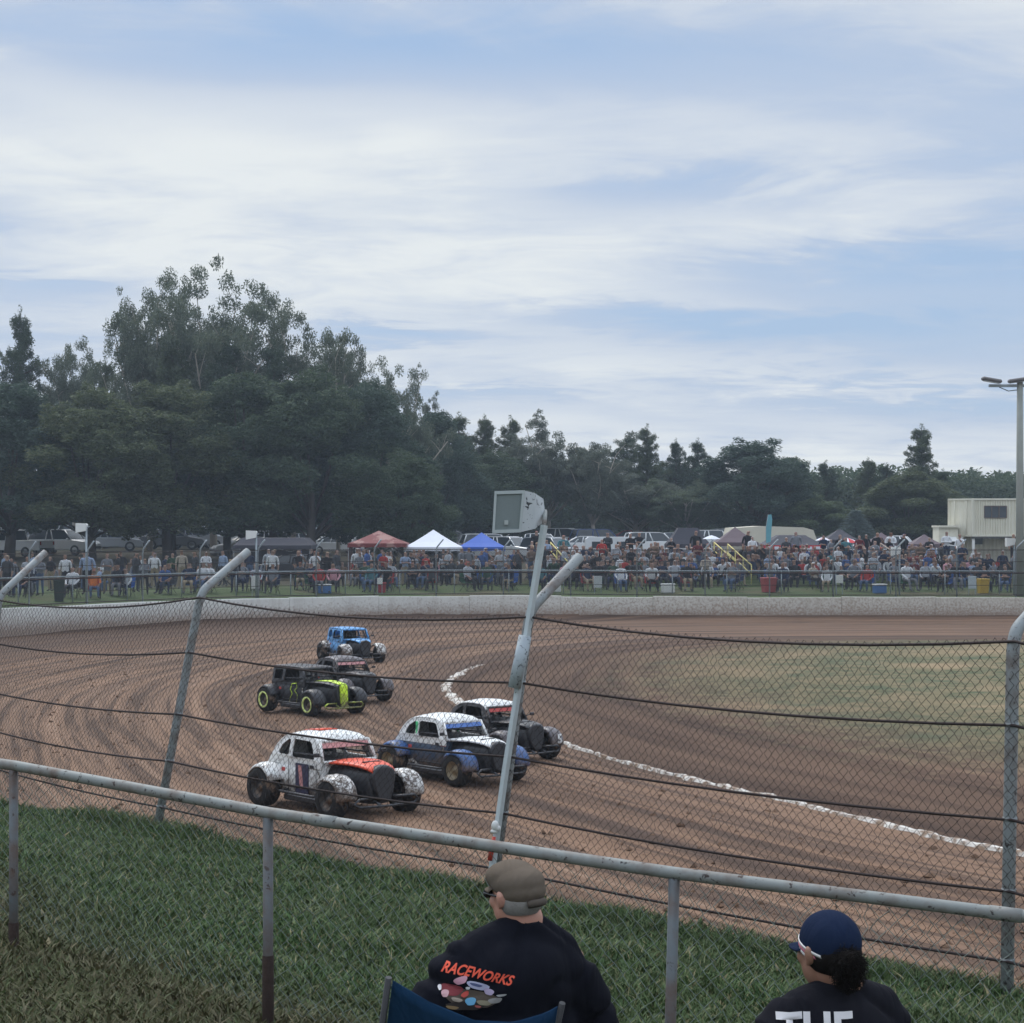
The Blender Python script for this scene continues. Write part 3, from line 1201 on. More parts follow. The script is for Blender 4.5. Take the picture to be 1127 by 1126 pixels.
# ------------------------------------------------------------------ trees
def leafmat(name, dark, lite, pale):
    t = MT(name)
    geo = t.n('ShaderNodeNewGeometry')
    n1 = t.noise(t.vec('Object'), .8, 3, .6)
    c = t.ramp(geo.outputs['Random Per Island'], [(0, dark), (.6, lite), (1, pale)])
    c = t.mix(t.ramp(n1, [(.38, 0), (.64, .6)]), c, lite)
    t.col(c)
    t.set(.6, 0, .25)
    tr = t.n('ShaderNodeBsdfTranslucent')
    t.link(c, tr.inputs['Color'])
    ms = t.n('ShaderNodeMixShader')
    ms.inputs[0].default_value = .38
    t.link(t.b.outputs[0], ms.inputs[1])
    t.link(tr.outputs[0], ms.inputs[2])
    t.link(ms.outputs[0], t.t.nodes['Material Output'].inputs['Surface'])
    return t.m


LEAF = {
    'gum': leafmat('gum_leaves', (0.077, 0.102, 0.067), (0.126, 0.152, 0.106), (0.199, 0.220, 0.159)),
    'greygum': leafmat('grey_gum_leaves', (0.076, 0.094, 0.068), (0.126, 0.146, 0.112), (0.200, 0.215, 0.169)),
    'pine': leafmat('pine_needles', (0.040, 0.066, 0.043), (0.072, 0.102, 0.064), (0.114, 0.144, 0.089)),
    'oak': leafmat('dense_leaves', (0.047, 0.074, 0.044), (0.080, 0.113, 0.064), (0.126, 0.162, 0.091)),
    'fir': leafmat('blue_fir_needles', (0.080, 0.110, 0.106), (0.131, 0.172, 0.162), (0.206, 0.247, 0.226)),
}
BARK = {'pale': pm('pale_gum_bark', (.33, .29, .24), .85, 0, .3, 3, .3), 'dark': pm('dark_bark', (.075, .06, .05), .9, 0, .3, 4, .4)}


def cards(centres, size, rs, aspect=.45, droop=0.0):
    """leaf clumps: one bent two-quad card per centre"""
    n = len(centres)
    a = rs.randn(n, 3)
    a[:, 2] = a[:, 2] * .6 - droop
    a /= np.linalg.norm(a, axis=1)[:, None]
    b = np.cross(a, rs.randn(n, 3))
    b /= np.linalg.norm(b, axis=1)[:, None]
    s = size * (.6 + .8 * rs.rand(n))[:, None]
    c = np.cross(a, b)
    p0 = centres - a * s * .5
    p1 = centres + b * s * aspect * .5 + c * s * .08
    p2 = centres + a * s * .5
    p3 = centres - b * s * aspect * .5 + c * s * .08
    V = np.stack([p0, p1, p2, p3], 1).reshape(-1, 3)
    k = np.arange(n) * 4
    return V, np.stack([k, k + 1, k + 2, k + 3], -1)


def tree_proto(kind, seed):
    """unit tree: height 1 (scaled when placed), built at about 15 m size then normalised"""
    rs = np.random.RandomState(seed)
    H = 15.0
    mb = MB()
    C = []

    def clump(c, r, n, flat=.8):
        d = rs.randn(n, 3)
        d /= np.linalg.norm(d, axis=1)[:, None]
        rad = rs.rand(n, 1) ** .45
        C.append(np.array(c) + d * rad * r * np.array([1, 1, flat]))

    if kind in ('gum', 'greygum'):
        th = H * (.42 if kind == 'gum' else .34)
        base = Vector((0, 0, 0))
        top = Vector((rs.randn() * .4, rs.randn() * .4, th))
        mb.tube([base, base.lerp(top, .5) + Vector((rs.randn() * .15, 0, 0)), top], [.34, .27, .21], 7)
        nb = 13 if kind == 'gum' else 15
        for i in range(nb):
            an = i * 2.4 + rs.rand() * .6
            st = base.lerp(top, .55 + .45 * rs.rand())
            L = H * (.30 + .26 * rs.rand())
            el = .45 + .75 * rs.rand()
            d = Vector((math.cos(an) * math.cos(el), math.sin(an) * math.cos(el), math.sin(el)))
            e1 = st + d * L * .5 + Vector((0, 0, .3))
            e2 = st + d * L + Vector((0, 0, .8))
            mb.tube([st, e1, e2], [.14, .09, .04], 5)
            for j in range(7):
                u = .22 + .78 * (j + rs.rand()) / 7
                q = st.lerp(e1, u * 2) if u < .5 else e1.lerp(e2, u * 2 - 1)
                dd = Vector((rs.randn(), rs.randn(), .5 + abs(rs.randn()) * .6)).normalized()
                e = q + dd * (1.0 + 1.3 * rs.rand())
                mb.tube([q, q.lerp(e, .5) + Vector((0, 0, .08)), e], [.045, .03, .015], 4)
                for q2 in range(5):
                    r_ = .40 + .50 * rs.rand()
                    clump(e + Vector((rs.randn() * .65, rs.randn() * .65, rs.randn() * .45)), r_, int((240 if kind == 'gum' else 380) * r_ * r_), .65)
        size, asp, droop = .235, .34, .5
    elif kind == 'pine':
        mb.tube([(0, 0, 0), (.1 * rs.randn(), 0, H * .5), (0, 0, H * .99)], [.26, .17, .04], 6)
        nl = 17
        for i in range(nl):
            f = (i + .3 * rs.rand()) / nl
            z = H * (.14 + .84 * f)
            spread = (1 - f) ** .75 * (2.3 + .8 * rs.rand()) + .25
            for j in range(5 if f < .8 else 3):
                an = j * 2 * math.pi / 5 + rs.rand() * 1.3 + i
                L = spread * (.55 + .6 * rs.rand())
                tip = Vector((math.cos(an) * L, math.sin(an) * L, z + L * .42))
                mb.tube([(0, 0, z), tip * .55 + Vector((0, 0, z * .45)) - Vector((0, 0, .12)), tip], [.06, .04, .02], 4)
                for q in range(4):
                    u = .35 + .25 * q
                    c = Vector((0, 0, z)).lerp(tip, min(u, 1.0)) + Vector((rs.randn() * .12, rs.randn() * .12, rs.rand() * .2))
                    rr_ = (.34 + .16 * rs.rand()) * (1.1 if u < .9 else .8)
                    clump(c, rr_, int(60 + 40 * rs.rand()), .9)
                clump(tip + Vector((0, 0, .25)), .22, 40, 1.8)
        clump((0, 0, H), .25, 50, 2.2)
        size, asp, droop = .23, .26, -.6
    elif kind == 'oak':
        mb.tube([(0, 0, 0), (.2, .1, 2.5), (.1, 0, 6)], [.35, .28, .16], 7)
        for i in range(60):
            # lobes over a rounded, ragged crown that nearly reaches the ground
            u = rs.rand()
            an = rs.rand() * 2 * math.pi
            zc_ = H * (.22 + .75 * u)
            prof = math.sin(math.pi * min(1, (.20 + u * .80)) ** .9) ** .6 * 4.2
            rr_ = prof * (.35 + .65 * math.sqrt(rs.rand()))
            c = (math.cos(an) * rr_, math.sin(an) * rr_, zc_)
            if i % 3 == 0:
                mb.tube([(0.1, 0, 2 + 2 * u), (c[0] * .5, c[1] * .5, (zc_ + 2.5) * .5), c], [.12, .07, .02], 4)
            s_ = .9 + .75 * rs.rand()
            clump(c, s_, int(620 * s_), .8)
            for q in range(4):
                dd = rs.randn(3)
                dd /= np.linalg.norm(dd)
                clump(np.array(c) + dd * s_ * .95, .30 + .25 * rs.rand(), 85, .9)
        size, asp, droop = .26, .40, .2
    elif kind == 'fir':
        mb.tube([(0, 0, 0), (0, 0, H)], [.3, .05], 6)
        for i in range(26):
            f = i / 26
            z = H * (.06 + .92 * f)
            L0 = (1 - f) * 5.2 + .3
            for j in range(8):
                an = j * .785 + i * .5 + rs.rand() * .3
                L = L0 * (.8 + .3 * rs.rand())
                for q in range(4):
                    u = .25 + .25 * q
                    clump((math.cos(an) * L * u, math.sin(an) * L * u, z - L * u * .12 + rs.randn() * .1), .42, 26, .45)
        size, asp, droop = .34, .3, .2
    Cc = np.concatenate(C)
    V, Fc = cards(Cc, size, rs, asp, droop)
    hmax = float(np.percentile(V[:, 2], 99.7))
    return mb, V / hmax, Fc, hmax, LEAF[kind]


PROTO = {}
for kind, seeds in (('gum', (11, 12, 13)), ('greygum', (21, 22)), ('pine', (31, 32, 33)), ('oak', (41, 42, 43)), ('fir', (51,))):
    for i, sd_ in enumerate(seeds):
        mb, V, Fc, hm, lm = tree_proto(kind, sd_)
        co = raw_obj('crown', V, Fc, lm)
        mb.v = [(x / hm, y / hm, z / hm) for x, y, z in mb.v]
        tm = mb.build('trunk', BARK['pale' if 'gum' in kind else 'dark'])
        ext = float(np.percentile(np.abs(V[:, 0]), 97)) * 2
        PROTO[(kind, i)] = [co.data, tm.data, ext]
        bpy.data.objects.remove(co)
        bpy.data.objects.remove(tm)

TINT = {'oak': [LEAF['oak'], leafmat('dense_leaves_olive', (0.063, 0.081, 0.043), (0.106, 0.131, 0.065), (0.172, 0.192, 0.101)), leafmat('dense_leaves_blue', (0.041, 0.066, 0.048), (0.067, 0.102, 0.072), (0.104, 0.144, 0.104)), leafmat('dense_leaves_light', (0.071, 0.101, 0.050), (0.120, 0.160, 0.080), (0.186, 0.226, 0.116))],
        'pine': [LEAF['pine'], leafmat('pine_needles_olive', (0.057, 0.078, 0.045), (0.095, 0.119, 0.063), (0.137, 0.167, 0.086))],
        'greygum': [LEAF['greygum'], leafmat('grey_gum_leaves_green', (0.071, 0.096, 0.060), (0.120, 0.150, 0.095), (0.187, 0.217, 0.136))]}
NAMES = {'gum': 'gum_tree', 'greygum': 'gum_tree', 'pine': 'pine_tree', 'oak': 'broadleaf_tree', 'fir': 'fir_tree'}
CATS = {'gum': 'gum tree', 'greygum': 'gum tree', 'pine': 'pine tree', 'oak': 'tree', 'fir': 'fir tree'}


def tree(px, top, width, Z, kind, var, label, rot=None, group='trees beyond the crowd'):
    b = at(px, 600, Z)
    gz = float(far_z(np.array(b.x), np.array(b.y)))
    zt = HC - (top - HZ) / F * Z
    Ht = zt - gz
    cm, tm, ext = PROTO[(kind, var)]
    wd = width / F * Z
    root = empty(NAMES[kind], (b.x, b.y, gz - .15), rnd.random() * 6.28 if rot is None else rot)
    sx = wd / ext
    root.scale = (sx, sx, Ht + .15)
    for nm, me in (('crown', cm), ('trunk', tm)):
        o = bpy.data.objects.new(nm, me)
        COL.objects.link(o)
        o.parent = root
        if nm == 'crown' and kind in TINT:
            tl = TINT[kind]
            o.material_slots[0].link = 'OBJECT'
            o.material_slots[0].material = tl[int(abs(px) * 7 + var) % len(tl)]
    tag(root, label, CATS[kind], group)
    return root


TREES = [
    # px, top, width, Z, kind, variant, label
    (235, 288, 150, 140, 'gum', 0, 'tallest gum tree, open airy crown with bare limbs reaching right, above the left trees'),
    (165, 308, 120, 141, 'gum', 1, 'tall gum tree just left of the tallest one, dense rounded head of leaves'),
    (322, 324, 90, 142, 'gum', 2, 'gum tree with leaning open crown right of the tallest gum'),
    (372, 372, 90, 140, 'gum', 1, 'gum tree stepping down right of the leaning open-crowned gum'),
    (410, 396, 84, 143, 'gum', 0, 'gum tree with small bright gaps, fourth down the slope of the left skyline'),
    (440, 408, 70, 146, 'gum', 2, 'slender gum at the right-hand end of the tall left skyline'),
    (466, 442, 60, 158, 'greygum', 0, 'pale leaved low gum just right of the tall left skyline'),
    (22, 350, 62, 150, 'pine', 0, 'upright thin pine at the far left edge standing above the dark trees'),
    (-22, 372, 80, 150, 'gum', 2, 'gum tree cut by the left edge of the view'),
    (82, 377, 84, 151, 'gum', 1, 'see-through gum between the far left pine and the tall gums'),
    (116, 402, 52, 150, 'pine', 1, 'dark pine at the left foot of the tall gums'),
    (250, 380, 70, 136, 'pine', 2, 'dark pine with upright tips standing under the tallest gum'),
    (300, 385, 80, 137, 'pine', 0, 'dark pine in front of the leaning open-crowned gum'),
    (190, 372, 70, 137, 'pine', 1, 'dark pine under the dense rounded gum on the left'),
    (10, 425, 150, 128, 'oak', 0, 'broad dark green tree filling the lower left edge'),
    (100, 432, 150, 126, 'oak', 1, 'broad dark tree left of the white box lamp by the left parked cars'),
    (185, 425, 150, 129, 'oak', 2, 'widest soft green tree in the left mass, before the tall gums'),
    (268, 415, 140, 131, 'oak', 0, 'dark tree hanging over the black car and dark awning'),
    (345, 412, 140, 130, 'oak', 1, 'very dark tree left of the red marquee'),
    (408, 425, 120, 133, 'oak', 2, 'dark tree rising directly behind the red marquee'),
    (445, 500, 96, 128, 'oak', 1, 'low yellowish green tree behind the white marquee'),
    (478, 456, 100, 152, 'oak', 0, 'dark rounded tree above the white marquee'),
    (505, 461, 56, 165, 'pine', 2, 'dark pine in the row left of the loudspeaker, nearest the white marquee'),
    (533, 463, 56, 166, 'pine', 0, 'dark pine second in the row left of the loudspeaker'),
    (562, 464, 50, 165, 'pine', 1, 'dark pine directly above the loudspeaker'),
    (545, 500, 100, 158, 'oak', 1, 'dark low tree filling behind the blue marquee'),
    (604, 460, 92, 160, 'greygum', 0, 'grey rounded gum with white limbs right of the loudspeaker'),
    (655, 482, 86, 158, 'greygum', 1, 'grey spreading gum right of the rounded grey gum'),
    (690, 482, 52, 172, 'pine', 2, 'dark pine rising behind the grey spreading gum'),
    (712, 473, 46, 170, 'pine', 1, 'tall pointed pine in the middle of the far tree line'),
    (744, 488, 42, 172, 'pine', 0, 'thin pine right of the tall pointed pine'),
    (768, 488, 42, 173, 'pine', 2, 'thin pine against the broad dome tree'),
    (700, 520, 110, 162, 'greygum', 0, 'pale mottled tree behind the grandstand crowd and dark marquee'),
    (752, 524, 90, 160, 'greygum', 1, 'pale mottled tree above the dark marquee'),
    (828, 486, 124, 160, 'oak', 2, 'broad dome shaped tree above the cream tent roof'),
    (868, 505, 70, 164, 'oak', 0, 'darker tree at the right shoulder of the dome shaped tree'),
    (909, 511, 44, 168, 'pine', 1, 'small pointed pine right of the dome shaped tree'),
    (890, 545, 80, 158, 'oak', 1, 'low dark tree behind the black topped marquee'),
    (955, 508, 46, 166, 'pine', 0, 'ragged pine left of the tall lone pine'),
    (976, 514, 42, 165, 'pine', 2, 'ragged pine standing close to the tall lone pine'),
    (1014, 473, 54, 164, 'pine', 1, 'tall lone pine standing clear above the right-hand trees'),
    (1000, 520, 104, 156, 'oak', 1, 'wide dark tree beneath the tall lone pine'),
    (1038, 520, 50, 160, 'pine', 0, 'dark pine just left of the cream container building'),
    (1072, 522, 44, 210, 'pine', 2, 'far pine showing above the left end of the cream container'),
    (1100, 521, 44, 212, 'pine', 0, 'far pine above the cream container window'),
    (1130, 524, 50, 211, 'pine', 1, 'far pine cut by the right edge behind the light pole'),
    (942, 562, 56, 150, 'fir', 0, 'small blue-grey fir behind the umbrellas'),
    (970, 545, 66, 160, 'oak', 2, 'mid green tree behind the blue-grey fir'),
    (520, 500, 120, 190, 'oak', 2, 'farthest dark tree behind the loudspeaker row of pines'),
    (640, 505, 130, 192, 'oak', 0, 'farthest dark tree behind the two grey gums'),
    (735, 512, 120, 194, 'oak', 1, 'farthest dark tree behind the thin pines'),
    (930, 530, 120, 195, 'oak', 0, 'farthest dark tree between the small pointed pine and ragged pines'),
    (60, 440, 150, 160, 'oak', 2, 'farthest dark tree behind the left mass, under the see-through gum'),
    (215, 430, 170, 162, 'oak', 1, 'farthest dark tree behind the tall gums'),
    (390, 440, 150, 163, 'oak', 0, 'farthest dark tree behind the trees above the red marquee'),
]
for T in TREES:
    tree(*T)

# low dark wood closing the view under and behind the crowns
rs = np.random.RandomState(77)
n = 170000
xw = -58 + 150 * rs.rand(n)
yw = 186 + 12 * rs.rand(n) + .03 * xw
hw = (6.0 + 1.6 * vnoise(xw * .16, xw * 0 + 2, 88) + .8 * vnoise(xw * .7, yw * .3, 89)) * np.clip((62 - xw) / 14, .35, 1)
zw = far_z(xw, yw) + hw * rs.rand(n) ** .8
V, Fc = cards(np.stack([xw, yw, zw], -1), .42, rs, .5, .1)
o = raw_obj('woodland', V, Fc, LEAF['oak'])
tag(o, 'dark far wood closing the view behind the trees', 'woodland', kind='stuff')
# ------------------------------------------------------------------ people (far crowd)
def skin_body(joints, edges, sub=1):
    """joints: name -> (x, y, z, radius x, radius y); returns evaluated mesh"""
    names = list(joints)
    ix = {n: i for i, n in enumerate(names)}
    me = bpy.data.meshes.new('skinbase')
    me.from_pydata([joints[n][:3] for n in names], [(ix[a], ix[b]) for a, b in edges], [])
    o = bpy.data.objects.new('skinbase', me)
    COL.objects.link(o)
    m = o.modifiers.new('s', 'SKIN')
    m.use_smooth_shade = True
    for n in names:
        sv = me.skin_vertices[0].data[ix[n]]
        sv.radius = joints[n][3:5]
        sv.use_root = (n == 'pelvis')
    m2 = o.modifiers.new('d', 'SUBSURF')
    m2.levels = sub
    m2.render_levels = sub
    dg = bpy.context.evaluated_depsgraph_get()
    res = bpy.data.meshes.new_from_object(o.evaluated_get(dg))
    bpy.data.objects.remove(o)
    return res


def pose_mesh(pose, seed, long_sleeve=False, hat=False, long_hair=False):
    r = random.Random(seed)
    J = {}
    if pose.startswith('stand'):
        J['pelvis'] = (0, 0, .93, .15, .12)
        J['belly'] = (0, .0, 1.08, .145, .115)
        J['chest'] = (0, .0, 1.29, .175, .115)
        hips, knee, ank = .95, .50, .09
        for s, n in ((-1, 'l'), (1, 'r')):
            st = .03 if pose == 'stand_walk' else 0
            J['hip' + n] = (s * .095, 0, .86, .085, .085)
            J['knee' + n] = (s * .11, -.02 - st * s * 4, .49, .06, .06)
            J['ank' + n] = (s * .12, .03 + st * s * 4, .09, .042, .042)
            J['toe' + n] = (s * .14, -.11 + st * s * 4, .04, .042, .03)
        top = 1.40
        lean = 0
    else:
        lean = {'sit': .03, 'sit_hunch': -.16, 'sit_back': .13}.get(pose, 0)
        hz = .46
        J['pelvis'] = (0, 0, hz + .06, .16, .13)
        J['belly'] = (0, lean * .35, hz + .22, .155, .125)
        J['chest'] = (0, lean * .8, hz + .42, .175, .12)
        for s, n in ((-1, 'l'), (1, 'r')):
            wd = r.uniform(.1, .17)
            J['hip' + n] = (s * .1, -.06, hz + .02, .09, .085)
            J['knee' + n] = (s * wd, -.45, hz + .04, .065, .062)
            fy = r.uniform(-.6, -.40)
            J['ank' + n] = (s * wd, fy, .09, .042, .042)
            J['toe' + n] = (s * (wd + .02), fy - .14, .045, .042, .03)
        top = hz + .54
    cy = J['chest'][1]
    J['neck'] = (0, cy + lean * .2, top + .08, .06, .06)
    J['head'] = (r.uniform(-.02, .02), cy + lean * .2 - .015, top + .17, .08, .09)
    J['crown'] = (J['head'][0], cy + lean * .2 - .01, top + .275, .078, .088)
    E = [('pelvis', 'belly'), ('belly', 'chest'), ('chest', 'neck'), ('neck', 'head'), ('head', 'crown')]
    arm = {'stand': 'down', 'stand_walk': 'down', 'stand_arms': 'fold', 'stand_phone': 'phone', 'sit': 'lap', 'sit_hunch': 'lap', 'sit_back': 'fold', 'sit_phone': 'phone'}[pose]
    for s, n in ((-1, 'l'), (1, 'r')):
        sx = s * .185
        J['sho' + n] = (sx, cy, top - .01, .062, .062)
        if arm == 'down':
            J['elb' + n] = (s * .25, cy + .03, top - .29, .046, .046)
            J['wri' + n] = (s * .255, cy - .05, top - .53, .032, .032)
            J['han' + n] = (s * .25, cy - .07, top - .62, .036, .022)
        elif arm == 'fold':
            J['elb' + n] = (s * .25, cy - .06, top - .27, .048, .048)
            J['wri' + n] = (s * .04, cy - .24, top - .24, .034, .034)
            J['han' + n] = (-s * .05, cy - .25, top - .22, .034, .024)
        elif arm == 'phone' and s == 1:
            J['elb' + n] = (s * .26, cy - .12, top - .25, .046, .046)
            J['wri' + n] = (s * .14, cy - .33, top - .02, .032, .032)
            J['han' + n] = (s * .11, cy - .36, top + .06, .032, .024)
        else:
            J['elb' + n] = (s * .25, cy - .06, top - .28, .046, .046)
            J['wri' + n] = (s * .17, -.30 if pose.startswith('sit') else -.12, top - .43, .034, .034)
            J['han' + n] = (s * .14, -.38 if pose.startswith('sit') else -.2, top - .45, .036, .022)
        E += [('pelvis', 'hip' + n), ('hip' + n, 'knee' + n), ('knee' + n, 'ank' + n), ('ank' + n, 'toe' + n),
              ('chest', 'sho' + n), ('sho' + n, 'elb' + n), ('elb' + n, 'wri' + n), ('wri' + n, 'han' + n)]
    me = skin_body(J, E, 1)
    reg = {}
    for a, b in E:
        k = 1
        if a == 'head' or b in ('head', 'neck'):
            k = 0
        if a in ('hipl', 'hipr', 'kneel', 'kneer') or b in ('hipl', 'hipr'):
            k = 2
        if a.startswith('ank'):
            k = 4
        if a.startswith('elb') and not long_sleeve or a.startswith('wri'):
            k = 0
        reg[(a, b)] = k
    hd = Vector(J['head'][:3])
    cr = Vector(J['crown'][:3])
    segs = [(Vector(J[a][:3]), Vector(J[b][:3]), k) for (a, b), k in reg.items()]
    mi = []
    for p in me.polygons:
        c = p.center
        best, bk = 1e9, 1
        for a, b, k in segs:
            ab = b - a
            u = max(0, min(1, (c - a).dot(ab) / ab.length_squared))
            d = (a + ab * u - c).length - (.05 if k == 1 else 0)
            if d < best:
                best, bk = d, k
        if bk == 0 and c.z > hd.z - .08:
            hairline = cr.z - .035 if c.y < hd.y - .02 else (hd.z - (.05 if not long_hair else .2))
            if c.z > hairline:
                bk = 3
        if bk == 0 and long_hair and c.y > hd.y + .02 and c.z > hd.z - .22:
            bk = 3
        if c.z < J['pelvis'][2] + .02 and bk == 1:
            bk = 2
        mi.append(bk)
    me.polygons.foreach_set('material_index', mi)
    if hat:
        # brim moulded on by pulling the front of the crown forward
        for v in me.vertices:
            if cr.z - .06 < v.co.z < cr.z + .0 and v.co.y < cr.y - .03:
                v.co.y -= .06
    me.name = 'person'
    return me


def cloth(nm, c):
    return pm('cloth_' + nm, c, .85, 0, .22, 14, .2, .2)


SKIN = [pm('skin_fair', (.31, .20, .155), .6, 0, .1, 10, 0, .3), pm('skin_tan', (.28, .165, .12), .6, 0, .1, 10, 0, .3), pm('skin_brown', (.22, .12, .08), .6, 0, .1, 10, 0, .3)]
_S = {'black': (.018, .018, .022), 'charcoal': (.05, .052, .058), 'navy': (.018, .028, .06), 'grey': (.17, .18, .20), 'white': (.60, .61, .63), 'pale grey': (.36, .38, .41), 'pale blue': (.26, .33, .46), 'blue': (.05, .10, .26),
      'red': (.34, .04, .035), 'orange': (.48, .16, .06), 'pink': (.50, .26, .29), 'maroon': (.12, .03, .035), 'dark green': (.03, .065, .04), 'teal': (.06, .16, .18), 'beige': (.38, .33, .27), 'faded brown': (.16, .11, .08)}
SHIRT = [(k_, _S[k_]) for k_, n_ in (('black', 9), ('charcoal', 6), ('navy', 4), ('grey', 5), ('white', 4), ('pale grey', 3), ('pale blue', 1), ('blue', 1), ('red', 1), ('pink', 1), ('maroon', 1), ('dark green', 1), ('beige', 2), ('faded brown', 2), ('teal', 1)) for _ in range(n_)]
PANTS = [('black', (.018, .018, .022)), ('black', (.018, .018, .022)), ('navy', (.02, .028, .06)), ('denim', (.07, .11, .19)), ('grey', (.16, .165, .18)), ('khaki', (.27, .22, .15)), ('charcoal', (.05, .052, .058))]
HAIR = [('dark hair', (.02, .015, .012)), ('dark hair', (.02, .015, .012)), ('brown hair', (.08, .045, .025)), ('fair hair', (.36, .26, .14)), ('grey hair', (.33, .33, .33)), ('black cap', (.015, .015, .018)), ('white cap', (.66, .66, .66)), ('red cap', (.42, .03, .03)), ('blue cap', (.04, .08, .25)), ('straw hat', (.50, .40, .24))]
SHOE = pm('shoe_dark', (.03, .03, .03), .7)

BODY = {}
seed = 0
for pose in ('stand', 'stand_walk', 'stand_arms', 'stand_phone', 'sit', 'sit_hunch', 'sit_back', 'sit_phone'):
    for cap in (False, True):
        seed += 1
        BODY[(pose, cap)] = pose_mesh(pose, seed, long_sleeve=(seed % 3 == 0), hat=cap, long_hair=(seed % 4 == 1 and not cap))
        for k in range(5):
            BODY[(pose, cap)].materials.append(SHOE)

PLACE = [(-40, 62, 'far left'), (62, 130, 'by left box lamp'), (130, 205, 'under left trees'), (205, 262, 'left of small sign'),
         (262, 330, 'below black car'), (330, 392, 'left of red marquee'), (392, 448, 'below red marquee'), (448, 508, 'below white marquee'), (508, 560, 'below blue marquee'),
         (560, 606, 'behind loudspeaker pole'), (606, 650, 'by first yellow handrail'), (650, 700, 'below white caravan'), (700, 735, 'left of slate marquee'), (735, 782, 'below slate marquee'),
         (782, 830, 'by paired yellow handrails'), (830, 868, 'below teal flag'), (868, 910, 'below red-valance marquee'), (910, 955, 'below striped umbrella'),
         (955, 1002, 'by brown handrail'), (1002, 1040, 'below cream kiosk'), (1040, 1075, 'before raised container'), (1075, 1110, 'by yellow bin'), (1110, 1200, 'by light pole')]


def place_of(px):
    for a, b, s in PLACE:
        if a <= px < b:
            return s
    return 'in the crowd'


people = []      # (label stem, object, X)
prnd = random.Random(99)


def person(px, Z, pose, row, face=None, colour=None, hair=None, zoff=None, scale=None):
    X = (px - 563.5) / F * Z
    gz = float(far_z(np.array(X), np.array(Z)))
    h = hair or prnd.choice(HAIR)
    cap = 'cap' in h[0] or 'hat' in h[0]
    o = bpy.data.objects.new('person', BODY[(pose, cap)])
    COL.objects.link(o)
    sc = scale or prnd.uniform(.9, 1.07)
    sc *= 1.0
    o.scale = (sc * prnd.uniform(.95, 1.18), sc * prnd.uniform(.95, 1.15), sc)
    o.location = (X, Z, gz + (zoff or 0))
    o.rotation_euler = (0, 0, face if face is not None else prnd.gauss(.0, .45))
    s = colour or prnd.choice(SHIRT)
    p = prnd.choice(PANTS)
    sk = prnd.choice(SKIN[:2] * 3 + SKIN[2:])
    for i, m in enumerate((sk, cloth(s[0], s[1]), cloth(p[0] + ' trousers', p[1]), cloth(h[0], h[1]), SHOE)):
        o.material_slots[i].link = 'OBJECT'
        o.material_slots[i].material = m
    verb = 'standing' if pose.startswith('stand') else 'seated'
    people.append([f'{verb} person, {s[0]} top, {h[0]}, {row}, {place_of(px)}', o, px])
    return o


def camp_chair_mesh():
    mb = MB()
    mb.cur = 0
    for s in (-1, 1):
        mb.tube([(s * .25, .24, .0), (s * .24, -.22, .42)], .012, 4)
        mb.tube([(s * .25, -.24, .0), (s * .24, .22, .42), (s * .26, .30, .88)], .012, 4)
        mb.tube([(s * .27, .26, .62), (s * .27, -.24, .60), (s * .25, -.24, .0)], .016, 4)
    mb.cur = 1
    mb.loft([[(-.24, -.24, .42), (.24, -.24, .42), (.24, -.24, .41), (-.24, -.24, .41)], [(-.2, 0, .36), (.2, 0, .36), (.2, 0, .35), (-.2, 0, .35)],
             [(-.24, .2, .42), (.24, .2, .42), (.24, .2, .41), (-.24, .2, .41)]], smooth=False)
    mb.loft([[(-.24, .2, .42), (.24, .2, .42), (.24, .212, .42), (-.24, .212, .42)], [(-.26, .28, .88), (.26, .28, .88), (.26, .292, .88), (-.26, .292, .88)]], smooth=False)
    return mb.mesh('camp_chair')


CH = camp_chair_mesh()
CH.materials.append(pm('chair_tube', (.05, .05, .055), .5, .5))
CH.materials.append(SHOE)
CHC = [('navy', (.02, .035, .10)), ('black', (.02, .02, .024)), ('blue', (.04, .12, .38)), ('green', (.02, .10, .05)), ('red', (.36, .03, .03)), ('grey', (.16, .17, .18))]
chairs = []


def chair_under(o, px):
    c = bpy.data.objects.new('camp_chair', CH)
    COL.objects.link(c)
    c.location = o.location
    c.rotation_euler = o.rotation_euler
    cc = prnd.choice(CHC)
    c.material_slots[1].link = 'OBJECT'
    c.material_slots[1].material = pm('canvas_' + cc[0], cc[1], .8, 0, .15, 10, .1)
    chairs.append([f'{cc[0]} folding camp chair under a spectator {place_of(px)}', c, px])


def dWall(px, d):
    """depth of a spot d metres behind the wall seen at column px"""
    Z = 90.0
    for _ in range(6):
        Z = float(wallY((px - 563.5) / F * Z)) + d
    return Z


# right-hand terrace: eight steps of people, packed
for k in range(8):
    d = 6.4 + 1.3 * k + .9
    px = 585 + prnd.uniform(0, 10)
    row = ['lowest step', 'second step', 'third step', 'fourth step', 'fifth step', 'sixth step', 'seventh step', 'top step'][k]
    while px < 1120:
        if not (785 + (8 - k) * 3.5 < px < 797 + (8 - k) * 3.5 + 6):
            st = prnd.random()
            if k == 7:
                pose = prnd.choice(['stand', 'stand_arms', 'sit', 'stand_phone', 'sit_back'])
            else:
                pose = prnd.choice(['sit', 'sit_hunch', 'sit_back', 'sit_phone', 'sit', 'sit_hunch', 'stand_arms' if st < .25 else 'sit'])
            if px > 1040 and k > 3 and prnd.random() < .6:
                px += 15
                continue
            Z = dWall(px, d)
            person(px, Z + prnd.uniform(-.15, .15), pose, row, zoff=(-.10 if pose.startswith('sit') else 0))
        px += abs(prnd.gauss(0, 11)) + 9 + (26 if prnd.random() < .10 else 0)
